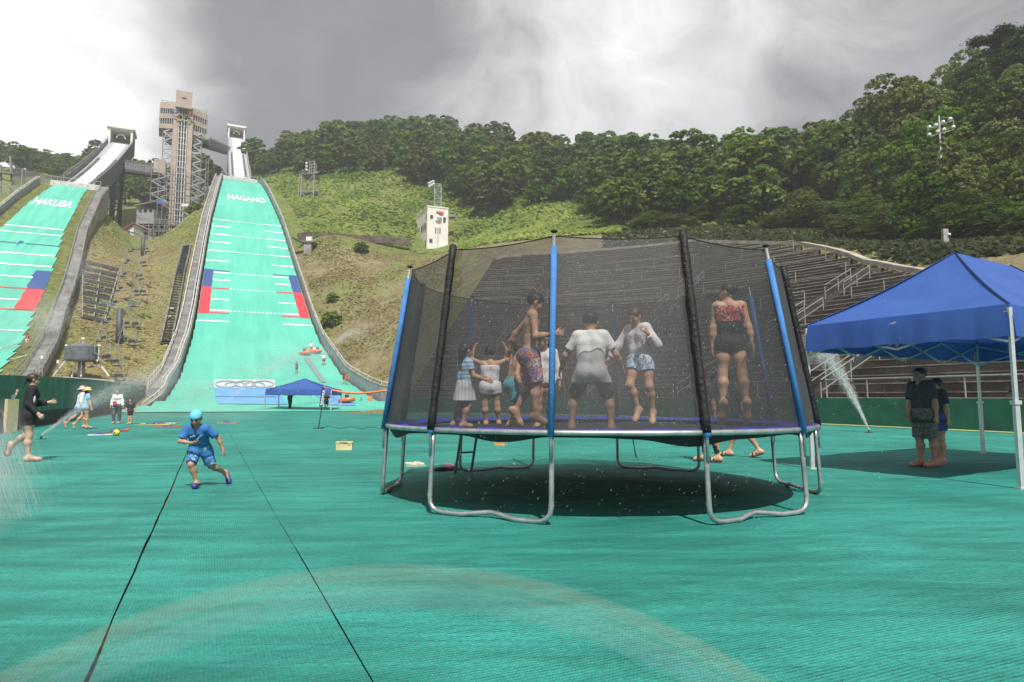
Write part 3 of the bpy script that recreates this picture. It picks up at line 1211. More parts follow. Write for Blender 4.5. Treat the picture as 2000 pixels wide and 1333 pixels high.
# ------------------------------------------------------------------ the green matting of the run-out
def turf_material():
    m, nt, N, L = new_mat('run_out_matting')
    g = NT(nt)
    tc = g.n('ShaderNodeTexCoord')
    mp = g.n('ShaderNodeMapping', Vector=tc.outputs['Object'])
    mp.inputs['Rotation'].default_value = (0, 0, -AL)
    P = mp.outputs[0]
    sep = g.n('ShaderNodeSeparateXYZ', Vector=P)
    n1 = g.noise(P, 0.35, 5, 0.6)
    st = g.n('ShaderNodeMapping', Vector=P)
    st.inputs['Scale'].default_value = (0.25, 2.6, 1)
    n2 = g.noise(st.outputs[0], 1.0, 5, 0.6)
    n3 = g.noise(P, 42, 3, 0.7)
    n4 = g.noise(P, 160, 2, 0.7)
    wr = g.n('ShaderNodeMapping', Vector=tc.outputs['Object'])
    wr.inputs['Rotation'].default_value = (0, 0, 0.32)
    wr.inputs['Scale'].default_value = (0.30, 2.4, 1)
    n5 = g.noise(wr.outputs[0], 1.5, 5, 0.62, 0.5)  # long streaks: shading of the mat's wave wrinkles mixed into the colour
    tone = g.math('ADD', g.math('MULTIPLY', n1, 0.42), g.math('ADD', g.math('MULTIPLY', n2, 0.2), g.math('MULTIPLY', n5, 0.38)))
    col = g.mix(g.smooth(tone, 0.38, 0.60), (0.018, 0.205, 0.165), (0.052, 0.420, 0.350))
    col = g.mix(g.smooth(n3, 0.36, 0.68, 0.42, 0.0), col, (0.010, 0.11, 0.094))
    col = g.mix(g.smooth(n4, 0.62, 0.78, 0.0, 0.45), col, (0.12, 0.42, 0.36))
    n6 = g.noise(P, 260, 1, 0.5)
    col = g.mix(g.smooth(n6, 0.74, 0.80, 0.0, 0.7), col, (0.75, 0.85, 0.82))  # white specks: sparkle of the wet mat painted into the colour
    # each 2 m roll a little different
    roll = g.math('FLOOR', g.math('DIVIDE', g.math('ADD', sep.outputs[0], 0.08), 1.03))
    wn = g.n('ShaderNodeTexWhiteNoise', _noise_dimensions='1D', W=roll)
    col = g.mix(g.math('MULTIPLY', wn.outputs[0], 0.22), col, (0.015, 0.17, 0.14))
    # ribs across the roll
    damp = g.smooth(g.noise(P, 0.9, 5, 0.65, 0.8), 0.50, 0.68)
    col = g.mix(g.math('MULTIPLY', damp, 0.38), col, (0.010, 0.125, 0.100))
    rib = g.math('SINE', g.math('MULTIPLY', sep.outputs[1], 2 * math.pi / 0.024))
    rib2 = g.math('SINE', g.math('MULTIPLY', g.math('ADD', sep.outputs[0], g.math('MULTIPLY', n3, 0.01)), 2 * math.pi / 0.017))
    h = g.math('ADD', g.math('MULTIPLY', rib, 0.4), g.math('ADD', g.math('MULTIPLY', n3, 2.0), g.math('ADD', n4, g.math('MULTIPLY', rib2, 0.25))))
    col = g.mix(g.smooth(g.math('MULTIPLY', rib, rib2), -0.8, 0.8, 0.30, 0.0), col, (0.008, 0.11, 0.09))
    b = g.n('ShaderNodeBsdfPrincipled', Base_Color=col, Roughness=g.smooth(n4, 0.3, 0.75, 0.75, 0.45))
    b.inputs['Specular IOR Level'].default_value = 0.3
    bp = g.n('ShaderNodeBump', Strength=0.75, Height=h)
    bp.inputs['Distance'].default_value = 0.006
    big = g.n('ShaderNodeBump', Strength=0.5, Height=g.math('ADD', n1, g.math('ADD', n2, n5)))
    big.inputs['Distance'].default_value = 0.12
    L.new(big.outputs[0], bp.inputs['Normal'])
    L.new(bp.outputs[0], b.inputs['Normal'])
    o = g.n('ShaderNodeOutputMaterial')
    L.new(b.outputs[0], o.inputs[0])
    return m


TURF = turf_material()
SEAM = mat('seam_backing', (0.05, 0.052, 0.035), 0.9, var=0.5, scale=9, col2=(0.17, 0.13, 0.10))
# rolls of matting laid side by side: real gaps show the backing between them
m = MB()
SEAM_L0 = float(np.dot(on_ground(270, 1100)[:2], (VX, VY)))
PITCH_L = 1.03
back = MB()
lat0 = SEAM_L0 - 6 * PITCH_L
s_of = np.r_[np.arange(-14, 16, 0.5), np.arange(16, 58.5, 1.5)]
k = 0
rj = np.random.default_rng(3)
while lat0 + k * PITCH_L < 30:
    a0, a1 = lat0 + k * PITCH_L, lat0 + (k + 1) * PITCH_L
    gap = 0.011 if k == 6 else (0.004 if k == 7 else 0.0)
    gapr = 0.011 if k == 5 else (0.004 if k == 6 else 0.0)
    l0 = max(a0 + gap * 0.5, -6.4)
    ja = rj.normal(0, 1, len(s_of))
    jb = rj.normal(0, 1, len(s_of))
    cols = 5
    base = len(m.v)
    vs = []
    for i, s in enumerate(s_of):
        wob = (0.004 if k == 6 else 0.0012) * ja[i]
        wid = 1.0 + 0.4 * math.sin(s * 0.9 + k)
        for c in range(cols):
            f = c / (cols - 1)
            l = l0 + gap * 0.5 * wid + wob + (a1 - gapr * 0.5 + (0.004 if k == 5 else 0.0012) * jb[i] - l0 - gap * 0.5 * wid - wob) * f
            x, y = sl2xy(s, l)
            z = gz(y) + 0.006 + 0.004 * math.sin(s * 1.3 + 2.1 * l) + (0.004 if c in (0, cols - 1) else 0)
            vs.append((x, y, z))
    fs = [(i * cols + c, i * cols + c + 1, (i + 1) * cols + c + 1, (i + 1) * cols + c) for i in range(len(s_of) - 1) for c in range(cols - 1)]
    m.add(vs, fs)
    k += 1
o = m.build('run_out_matting', TURF, None, True)
prop(o, kind='structure')
X_ = []
for s in s_of:
    for l in (-6.5, 4, 14, 30):
        x, y = sl2xy(s, l)
        X_.append((x, y, gz(y) - 0.022))
back.add(X_, [(i * 4 + c, i * 4 + c + 1, (i + 1) * 4 + c + 1, (i + 1) * 4 + c) for i in range(len(s_of) - 1) for c in range(3)])
prop(back.build('matting_backing', SEAM), kind='structure')
# ------------------------------------------------------------------ the two landing slopes
def slope_material(name, base, dark):
    m, nt, N, L = new_mat(name)
    g = NT(nt)
    tc = g.n('ShaderNodeTexCoord')
    mp = g.n('ShaderNodeMapping', Vector=tc.outputs['Object'])
    mp.inputs['Rotation'].default_value = (0, 0, -AL)
    P = mp.outputs[0]
    st = g.n('ShaderNodeMapping', Vector=P)
    st.inputs['Scale'].default_value = (1.0, 0.10, 0.10)
    n1 = g.noise(st.outputs[0], 0.8, 5, 0.6)
    n2 = g.noise(P, 0.12, 4, 0.5)
    n3 = g.noise(P, 5.0, 3, 0.6)
    sep = g.n('ShaderNodeSeparateXYZ', Vector=P)
    rib = g.math('SINE', g.math('MULTIPLY', sep.outputs[1], 2 * math.pi / 0.5))
    t = g.math('ADD', g.math('MULTIPLY', n1, 0.5), g.math('ADD', g.math('MULTIPLY', n2, 0.4), g.math('MULTIPLY', n3, 0.15)))
    col = g.mix(g.smooth(t, 0.38, 0.66), dark, base)
    col = g.mix(g.smooth(rib, -1, 1, 0.10, 0.0), col, dark)
    b = g.n('ShaderNodeBsdfPrincipled', Base_Color=col, Roughness=0.55)
    bp = g.n('ShaderNodeBump', Strength=0.3, Height=g.math('ADD', g.math('MULTIPLY', rib, 0.5), n3))
    bp.inputs['Distance'].default_value = 0.05
    L.new(bp.outputs[0], b.inputs['Normal'])
    o = g.n('ShaderNodeOutputMaterial')
    L.new(b.outputs[0], o.inputs[0])
    return m


AQUA = slope_material('aqua_matting', (0.115, 0.55, 0.42), (0.075, 0.44, 0.33))
AQUA_H = slope_material('aqua_matting_worn', (0.125, 0.57, 0.43), (0.07, 0.40, 0.30))
WHITE_LINE = mat('white_line', (0.82, 0.83, 0.80), 0.6, var=0.08)
NAVY = mat('navy_matting', (0.035, 0.085, 0.26), 0.6, var=0.15)
RED = mat('red_matting', (0.62, 0.045, 0.06), 0.6, var=0.15)
CONC = mat('weathered_concrete', (0.33, 0.32, 0.31), 0.9, var=0.3, scale=0.7, bump=0.3)
CONC_D = mat('dark_concrete', (0.17, 0.165, 0.16), 0.9, var=0.3, scale=0.7, bump=0.3)
BOARD = mat('grey_boards', (0.33, 0.34, 0.35), 0.7, var=0.25, scale=2.0)
STEEL = mat('galvanised_steel', (0.50, 0.51, 0.52), 0.38, 0.75, var=0.2, scale=8)
STEEL_D = mat('dark_steel', (0.055, 0.06, 0.066), 0.6, 0.3, var=0.3)
STEEL_M = mat('grey_painted_steel', (0.30, 0.31, 0.32), 0.55, 0.2, var=0.2)
WHITE_P = mat('white_paint', (0.78, 0.78, 0.76), 0.5, var=0.1)
TRACK = mat('white_inrun_track', (0.86, 0.86, 0.85), 0.45, var=0.06, scale=1.0)
VERGE = mat('verge_grass', (0.13, 0.145, 0.035), 0.95, var=0.4, scale=1.2, bump=0.8)
GREENWALL = mat('green_panel', (0.012, 0.125, 0.070), 0.6, var=0.25, scale=1.5)
GREENCURT = mat('green_curtain', (0.015, 0.17, 0.105), 0.7, var=0.3, scale=1.5)
BLACKCURT = mat('black_skirting', (0.012, 0.018, 0.018), 0.8, var=0.4)


def ribbon(m, s0, s1, lf0, lf1, zf, dz, ds=1.0, nl=2):
    """sheet draped on a slope between two edge functions of s"""
    n = max(1, int(math.ceil((s1 - s0) / ds)))
    base = []
    for i in range(n + 1):
        s = s0 + (s1 - s0) * i / n
        a, b = lf0(s), lf1(s)
        for c in range(nl):
            l = a + (b - a) * c / (nl - 1)
            x, y = sl2xy(s, l)
            base.append((x, y, zf(s) + dz))
    m.add(base, [(i * nl + c, i * nl + c + 1, (i + 1) * nl + c + 1, (i + 1) * nl + c) for i in range(n) for c in range(nl - 1)])


def slab(m, s0, s1, l0, l1, zf, z0, z1, ds=2.0):
    """solid strip following a slope: l0,l1 functions of s; from zf+z0 to zf+z1"""
    n = max(1, int(math.ceil((s1 - s0) / ds)))
    vs = []
    for i in range(n + 1):
        s = s0 + (s1 - s0) * i / n
        for l, dz in ((l0(s), z0), (l1(s), z0), (l1(s), z1), (l0(s), z1)):
            x, y = sl2xy(s, l)
            vs.append((x, y, zf(s) + dz))
    fs = [(0, 1, 2, 3), tuple(n * 4 + q for q in (3, 2, 1, 0))]
    for i in range(n):
        for q in range(4):
            r = (q + 1) % 4
            fs.append((i * 4 + q, (i + 1) * 4 + q, (i + 1) * 4 + r, i * 4 + r))
    m.add(vs, fs)


def stepped(w, step, s_first):
    """edge laid in lengths: each length of matting keeps one width"""
    return lambda s: w(s_first + step * math.floor((s - s_first) / step + 1e-4) + step * 0.5)


def text_on_slope(name, word, s_base, s_h, lat0, lat1, zf, m, parent):
    cu = bpy.data.curves.new(name, 'FONT')
    cu.body = word
    cu.size = 1
    cu.offset = 0.02
    to = bpy.data.objects.new(name, cu)
    S.collection.objects.link(to)
    bpy.context.view_layer.update()
    dg = bpy.context.evaluated_depsgraph_get()
    me = to.evaluated_get(dg).to_mesh()
    V = np.array([v.co[:] for v in me.vertices])
    F = [tuple(p.vertices) for p in me.polygons]
    to.evaluated_get(dg).to_mesh_clear()
    bpy.data.objects.remove(to)
    bpy.data.curves.remove(cu)
    V[:, :2] -= V[:, :2].min(0)
    V[:, :2] /= V[:, :2].max(0)
    out = []
    for u, v, _ in V:
        s = s_base + v * s_h
        l = lat0 + (lat1 - lat0) * u
        x, y = sl2xy(s, l)
        out.append((x, y, zf(s) + 0.09))
    b = MB()
    b.add(out, F)
    return b.build(name, m, parent)


def landing(name, label, c, wf, zf, s0, s1, mtl, step, lbl_edge):
    x, y = sl2xy(s0, c)
    t = thing(name, (x, y, zf(s0)), label, 'ski slope')
    ws = stepped(wf, step, s0)
    m = MB()
    # each length of matting is a sheet of its own width, a little proud of the one below
    n = int(round((s1 - s0) / step))
    for i in range(n):
        a = s0 + i * step
        b = min(s1, a + step)
        w = wf((a + b) / 2)
        ribbon(m, a, b, lambda s: c - w, lambda s: c + w, zf, 0.0, 1.0, 2)
    m.build('matting', mtl, t)
    return t


nag = landing('landing_slope', 'long steep aqua matted landing slope of the ski jump lettered NAGANO', N_C, nw_, nz_, 55.5, 203, AQUA, 3.5, None)
hak = landing('landing_slope', 'left landing slope of aqua matting with grass verges, lettered HAKUBA', H_C, hw_, hz_, 48, 152.5, AQUA_H, 3.5, None)
text_on_slope('lettering', 'NAGANO', 165.5, 5.0, N_C - 3.9, N_C + 4.5, nz_, WHITE_LINE, nag)
text_on_slope('lettering', 'HAKUBA', 136.8, 3.8, H_C - 3.0, H_C + 2.7, hz_, WHITE_LINE, hak)


def line(parent, c, wf, zf, s, f0, f1, m_, name='line_marking', th=0.42, dash=0):
    m = MB()
    w = wf(s)
    if not dash:
        ribbon(m, s, s + th, lambda q: c + w * f0, lambda q: c + w * f1, zf, 0.05, 1.0, 2)
    else:
        for i in range(dash):
            a = f0 + (f1 - f0) * (i + 0.1) / dash
            b = f0 + (f1 - f0) * (i + 0.6) / dash
            ribbon(m, s, s + th * 0.8, lambda q: c + w * a, lambda q: c + w * b, zf, 0.05, 1.0, 2)
    m.build(name, m_, parent)


for i, s in enumerate((148, 144.5, 140.5, 136.8, 132.5, 127.7, 122.6, 119.6, 116.4, 112, 108.0, 104)):
    e = 0.985 if not (106 < s < 124) else 0.80
    ln = 0.47
    line(nag, N_C, nw_, nz_, s, -e, -ln, RED if s == 116.4 else WHITE_LINE)
    line(nag, N_C, nw_, nz_, s, ln, e, RED if s == 116.4 else WHITE_LINE)
    if i % 2 == 0:
        line(nag, N_C, nw_, nz_, s, -ln, ln, WHITE_LINE, 'dashed_line', dash=13)
for sg in (-1, 1):
    line(nag, N_C, nw_, nz_, 107.2, sg * 0.47, sg * 0.80, RED, th=0.35)
    line(nag, N_C, nw_, nz_, 123.5, sg * 0.47, sg * 0.80, NAVY, th=0.3)
    for s0, s1, mt, nm in ((117, 124, NAVY, 'navy_band'), (107.0, 117, RED, 'red_band')):
        m = MB()
        ws = stepped(nw_, 3.5, 55.5)
        ribbon(m, s0, s1, lambda s: N_C + sg * ws(s) * 0.81, lambda s: N_C + sg * ws(s) * 0.995, nz_, 0.05, 0.5, 2)
        m.build(nm, mt, nag)
for s, mt in ((126, WHITE_LINE), (123, WHITE_LINE), (114.7, WHITE_LINE), (111.2, WHITE_LINE), (107, WHITE_LINE), (99.3, WHITE_LINE), (103.2, RED), (96.2, RED), (88, WHITE_LINE)):
    line(hak, H_C, hw_, hz_, s, -0.98, 0.97 if s > 110 or s < 96 else (0.97 if mt is RED else 0.70), mt, th=0.36)
line(hak, H_C, hw_, hz_, 118.2, -0.9, -0.1, NAVY, th=0.3)
line(hak, H_C, hw_, hz_, 118.2, 0.12, 0.97, NAVY, th=0.3)
text_on_slope('letter_mark', 'P', 117.6, 1.6, H_C - 0.3, H_C + 0.3, hz_, NAVY, hak)
ws = stepped(hw_, 3.5, 48)
for s0, s1, mt, nm in ((103.3, 109.8, NAVY, 'navy_band'), (96.3, 103.2, RED, 'red_band')):
    for sg in (-1, 1):
        m = MB()
        ribbon(m, s0, s1, lambda s: H_C + sg * ws(s) * 0.68, lambda s: H_C + sg * ws(s) * 0.995, hz_, 0.05, 0.5, 2)
        m.build(nm, mt, hak)
for sg in (-1, 1):                                               # mown grass beside the matting
    m = MB()
    ribbon(m, 46, 152, lambda s: H_C + sg * (ws(s) - 0.3), lambda s: H_C + sg * (max(hw_(s) + 1.7, 4.9)), hz_, -0.12, 1.5, 3)
    m.build('grass_verge', VERGE, hak)


# ------------------------------------------------------------------ boards, walks and railings along the slopes
def side_wall(name, label, c_edge, zf, s0, s1, th, h, mtl, posts=True, dz=-0.6, foot=0):
    zf0 = zf
    zf = (lambda s: zf0(s) - max(0, foot - s) * (h + 0.3) / max(0.1, foot - s0)) if foot else zf0
    x, y = sl2xy(s0, c_edge(s0))
    t = thing(name, (x, y, zf(s0)), label, 'side wall')
    m = MB()
    slab(m, s0, s1, lambda s: c_edge(s), lambda s: c_edge(s) + th, zf, dz, h, 1.5)
    m.build('boards', mtl, t)
    if posts:
        m = MB()
        for q in np.arange(s0, s1, 4.0):
            x, y = sl2xy(q, c_edge(q) + th / 2)
            m.cyl((x, y, zf(q) + h), (x, y, zf(q) + h + 0.55), 0.03, seg=5)
        pts = []
        for q in np.arange(s0, s1 + 0.1, 3.0):
            x, y = sl2xy(q, c_edge(q) + th / 2)
            pts.append((x, y, zf(q) + h + 0.5))
        m.tube(pts, 0.035, 5)
        m.build('railing', WHITE_P, t)
    m = MB()
    slab(m, s0, s1, lambda s: c_edge(s) - 0.03, lambda s: c_edge(s) + th + 0.03, zf, h + 0.003, h + 0.12, 1.5)
    m.build('cap', CONC, t)
    return t


flare = lambda s: 0.0 if s > 74 else (74 - s) ** 2 * 0.012
side_wall('side_wall', 'grey board wall along the right edge of the NAGANO slope', lambda s: N_C + nw_(s) + 0.30 + flare(s), nz_, 56, 203, 0.18, 1.35, BOARD, foot=66)
side_wall('side_wall', 'grey board wall curving down the left edge of the NAGANO slope', lambda s: N_C - nw_(s) - 0.55, nz_, 63, 203, 0.25, 1.15, BOARD, foot=73)
side_wall('side_wall', 'grey wall along the far left edge of the HAKUBA slope', lambda s: H_C - max(hw_(s) + 1.8, 5.0) - 0.3, hz_, 60, 152, 0.25, 1.3, BOARD)


def stair_walk(label, lf, width, zf, s0, s1, dz, wall):
    x, y = sl2xy(s0, lf(s0))
    t = thing('slope_stairway', (x, y, zf(s0)), label, 'stairway')
    m = MB()
    st = 0.9
    k = 0
    s = s0
    while s < s1:
        z = zf(s + st) + dz
        l = lf(s)
        P = [sl2xy(s, l), sl2xy(s, l + width), sl2xy(s + st * 0.98, l + width), sl2xy(s + st * 0.98, l)]
        m.prism(P, z - (0.9 if s < 112 or l > -10 else 0.9 + (s - 112) * 0.28), z)
        s += st
    m.build('steps', CONC, t)
    for e in (0.0, width):
        m = MB()
        pts = []
        for q in np.arange(s0, s1, 2.2):
            x, y = sl2xy(q, lf(q) + e)
            m.cyl((x, y, zf(q) + dz), (x, y, zf(q) + dz + 1.05), 0.035, seg=5)
            pts.append((x, y, zf(q) + dz + 1.05))
        m.tube(pts, 0.032, 5)
        m.tube([(p[0], p[1], p[2] - 0.5) for p in pts], 0.03, 5)
        m.build('railing', wall, t)
    return t


stair_walk('concrete stairway with white railings left of the NAGANO slope', lambda s: N_C - nw_(s) - 1.95, 1.15, nz_, 71, 202, 0.35, WHITE_P)
stair_walk('grey stairway with railings climbing between the HAKUBA slope and the brown hillside', lambda s: H_C + max(hw_(s) + 1.9, 5.1), 1.35, hz_, 58, 152, 0.45, STEEL_M)


# ------------------------------------------------------------------ in-runs
def inrun(label, c, w0, w1, s0, s1, z0, z1, track_f, girder, col_l):
    def zf(s):
        f = (s - s0) / (s1 - s0)
        return z0 + (z1 - z0) * (0.88 * f + 0.12 * f * f)
    wf = lambda s: w0 + (w1 - w0) * (s - s0) / (s1 - s0)
    x, y = sl2xy(s0, c)
    t = thing('inrun_ramp', (x, y, z0), label, 'ski ramp')
    m = MB()
    slab(m, s0, s1, lambda s: c - wf(s), lambda s: c + wf(s), zf, -0.7, 0.0, 3)
    m.build('deck', mat('inrun_deck', (0.40, 0.42, 0.45), 0.7, var=0.2), t)
    m = MB()
    slab(m, s0 + 0.5, s1 - 3, lambda s: c - wf(s) * track_f, lambda s: c + wf(s) * track_f, zf, 0.004, 0.10, 3)
    m.build('track', TRACK, t)
    for sg in (-1, 1):
        m = MB()
        for q in np.arange(s0 + 2, s0 + (s1 - s0) * 0.58, 1.0):       # steps either side of the track
            l0, l1 = sorted((c + sg * wf(q) * (track_f + 0.10), c + sg * wf(q) * 0.72))
            P = [sl2xy(q, l0), sl2xy(q, l1), sl2xy(q + 0.7, l1), sl2xy(q + 0.7, l0)]
            m.prism(P, zf(q), zf(q) + 0.45)
        m.build('steps', CONC_D, t)
        m = MB()
        a, b = (-0.22, 0.0) if sg < 0 else (0.0, 0.22)
        slab(m, s0, s1, lambda s: c + sg * wf(s) + a, lambda s: c + sg * wf(s) + b, zf, -girder, 1.25, 3)
        m.build('side_girder', BOARD if girder < 2 else mat('girder_grey', (0.15, 0.155, 0.165), .7, var=.3, scale=.8), t)
        m = MB()
        pts = []
        for q in np.arange(s0, s1 + .1, 3.0):
            x, y = sl2xy(q, c + sg * (wf(q) + 0.12))
            m.cyl((x, y, zf(q) + 1.25), (x, y, zf(q) + 2.0), 0.05, seg=5)
            pts.append((x, y, zf(q) + 2.0))
        m.tube(pts, 0.06, 5)
        m.build('railing', STEEL, t)
    # start house at the top
    sh = MB()
    ztop = zf(s1)
    for sg in (-1, 1):
        P = [sl2xy(s1 - 3.5, c + sg * wf(s1)), sl2xy(s1 - 3.5, c + sg * (wf(s1) - 0.5)), sl2xy(s1 + 3, c + sg * (wf(s1) - 0.5)), sl2xy(s1 + 3, c + sg * wf(s1))]
        if sg > 0:
            P = P[::-1]
        sh.prism(P, ztop - 3, ztop + 2.6)
    P = [sl2xy(s1 - 4, c - wf(s1) - 0.4), sl2xy(s1 - 4, c + wf(s1) + 0.4), sl2xy(s1 + 3.2, c + wf(s1) + 0.4), sl2xy(s1 + 3.2, c - wf(s1) - 0.4)]
    sh.prism(P, ztop + 2.603, ztop + 3.3)
    P = [sl2xy(s1 + 2.2, c - wf(s1) + .6), sl2xy(s1 + 2.2, c + wf(s1) - .6), sl2xy(s1 + 2.9, c + wf(s1) - .6), sl2xy(s1 + 2.9, c - wf(s1) + .6)]
    h = sh.build('start_house', WHITE_P, t)
    m = MB()
    m.prism(P, ztop, ztop + 2.5)
    m.build('opening', STEEL_M, h)
    m = MB()                                                       # rounded start gate
    arc = []
    for a in np.linspace(0, math.pi, 9):
        x, y = sl2xy(s1 - 2.5, c + math.cos(a) * wf(s1) * 0.36)
        arc.append((x, y, ztop + 0.2 + math.sin(a) * 1.1))
    m.tube(arc, 0.16, 6)
    m.build('start_gate', WHITE_P, h)
    # trestles
    for f in col_l:
        s = s0 + (s1 - s0) * f
        zb = []
        for sg in (-1, 1):
            m = MB()
            x, y = sl2xy(s, c + sg * wf(s) * 0.8)
            zg = tz(x, y) - 0.5
            zb.append(zg)
            m.box((x, y, (zg + zf(s) - 0.75) / 2), (0.7, 0.9, zf(s) - 0.75 - zg), -AL)
            m.build('trestle_column', STEEL_D, t)
        m = MB()
        z = max(zb) + 3
        flip = 1
        while z + 5 < zf(s) - 1:
            a = sl2xy(s, c - wf(s) * 0.8)
            b = sl2xy(s, c + wf(s) * 0.8)
            m.beam((*(a if flip > 0 else b), z), (*(b if flip > 0 else a), z + 5), 0.25)
            m.beam((*a, z), (*b, z), 0.25)
            flip = -flip
            z += 5
        if m.v:
            m.build('trestle_bracing', STEEL_D, t)
    return t, zf, wf


nin, nin_z, nin_w = inrun('straight white inrun track of the right ski jump below the grey cloud', N_C - 0.4, 2.9, 3.0, 204, 273, 66.6, 104.8, 0.44, 1.5, (0.12, 0.35, 0.6, 0.88))
hin, hin_z, hin_w = inrun('steep left inrun with white track and dark side girder on trestles', -25.5, 2.6, 2.95, 153.5, 211, 44.6, 74.6, 0.46, 3.4, (0.06, 0.16, 0.3, 0.5, 0.72))
# let the left in-run lean towards its top as measured: its axis drifts right a little
# take-off tables
for label, c, w, s, zf, zt in (('white take-off table above the NAGANO slope', N_C - 0.2, 4.6, 203.2, nz_, 66.5), ('white padded take-off table above the HAKUBA slope', -26.0, 4.2, 152.8, hz_, 44.9)):
    x, y = sl2xy(s, c)
    t = thing('takeoff_table', (x, y, zf(s)), label, 'take-off')
    m = MB()
    P = [sl2xy(s, c - w), sl2xy(s, c + w), sl2xy(s + 1.6, c + w), sl2xy(s + 1.6, c - w)]
    m.prism(P, zf(s) - 1.5, zt - 0.15)
    m.build('padding', mat('white_padding', (0.66, 0.66, 0.64), 0.8, var=0.25, scale=1.5, bump=0.8, bscale=2), t)
    m = MB()
    for k in range(9):
        q = sl2xy(s + 0.5, c - w + 2 * w * k / 8)
        m.cyl((*q, zt - 0.15), (*q, zt + 0.75), 0.06, seg=5)
    a, b = sl2xy(s + .5, c - w), sl2xy(s + .5, c + w)
    m.beam((*a, zt + 0.75), (*b, zt + 0.75), 0.09)
    m.build('railing', STEEL, t)
# ------------------------------------------------------------------ elevator tower of the ski jumps
TAN = mat('tan_concrete', (0.44, 0.365, 0.31), 0.85, var=0.14, scale=0.5)
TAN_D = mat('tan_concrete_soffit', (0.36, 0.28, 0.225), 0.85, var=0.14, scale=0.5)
GLASS = mat('dark_glass', (0.045, 0.06, 0.075), 0.12, 0.0, var=0.5, scale=0.6, spec=0.8)
FRAME = mat('pale_frames', (0.55, 0.54, 0.52), 0.5, var=0.1)
RINGC = [mat('ring_blue', (0.02, 0.16, 0.5), 0.5), mat('ring_yellow', (0.72, 0.50, 0.03), 0.5), mat('ring_black', (0.02, 0.02, 0.02), 0.5),
         mat('ring_green', (0.02, 0.36, 0.11), 0.5), mat('ring_red', (0.64, 0.05, 0.05), 0.5)]


def five_rings(parent, origin, xdir, updir, r, tube_r, mats=None, name='ring_emblem'):
    """five linked rings, three above and two below, standing off a surface"""
    origin = np.array(origin, float)
    x = unit(xdir)
    u = unit(updir)
    m = MB()
    for k, (cx, cy) in enumerate(((-2.3, 0), (-1.15, -1), (0, 0), (1.15, -1), (2.3, 0))):
        m.cur = k
        pts = [origin + x * r * (cx + math.cos(a)) + u * r * (cy + math.sin(a)) for a in np.linspace(0, 2 * math.pi, 24, endpoint=False)]
        m.tube(pts, tube_r, 5, closed=True)
    return m.build(name, mats or RINGC, parent, True)


TY = 170.0
tb = at(343, 474, TY)                                             # foot of the tower
pxm = TY / FPX * 1.02
T = thing('elevator_tower', (tb[0], tb[1], tb[2]), 'tall tan concrete elevator tower with windowed cabins, five rings and lattice stairs', 'tower')
zpx = lambda py, Y=166.3: float(at(0, py, Y)[2])
xpx = lambda px, Y=TY: float(at(px, 400, Y)[0])
# the tower leans nowhere; px rows read at its own distance
cx = xpx(350)
fdir = unit(np.array([-cx, -TY, 0]))                              # towards the arena
rz0 = math.atan2(fdir[0], -fdir[1])
rdir = np.array([-fdir[1], fdir[0], 0])
tc_ = np.array([cx, TY, 0])


def tpt(a, b, z):
    """a metres right, b metres towards the arena from the tower's axis"""
    p = tc_ + rdir * a + fdir * b
    return np.array([p[0], p[1], z])


def tbox(m, a0, a1, b0, b1, z0, z1):
    P = [tpt(a0, b1, 0), tpt(a1, b1, 0), tpt(a1, b0, 0), tpt(a0, b0, 0)]
    m.prism([p[:2] for p in P], z0, z1)


zt, zb = zpx(180), tb[2] - 2
m = MB()
tbox(m, -1.9, 1.9, 1.2, 4.6, zpx(212), zt)
m.build('crown_block', TAN, T)
m = MB()
tbox(m, -0.5, 0.5, 4.59, 4.66, zpx(195), zpx(192.5))
m.build('slot_window', GLASS, T)
m = MB()
tbox(m, -2.3, -1.2, 0.2, 3.6, zb, zpx(207))
tbox(m, 1.2, 2.3, 0.2, 3.6, zb, zpx(207))
m.build('pylon_wall', TAN, T)
m = MB()
tbox(m, -1.15, 1.15, 0.5, 3.0, zb, zpx(211))
g_ = m.build('lift_glazing', GLASS, T)
m = MB()
for a in (-0.95, -0.3, 0.3, 0.95):
    m.beam(tpt(a, 3.1, zb + 1), tpt(a, 3.1, zpx(212)), 0.16)
z = zb + 2
while z < zpx(215):
    m.beam(tpt(-1.1, 3.08, z), tpt(1.1, 3.08, z), 0.1)
    z += 1.6
m.build('mullions', WHITE_P, g_)
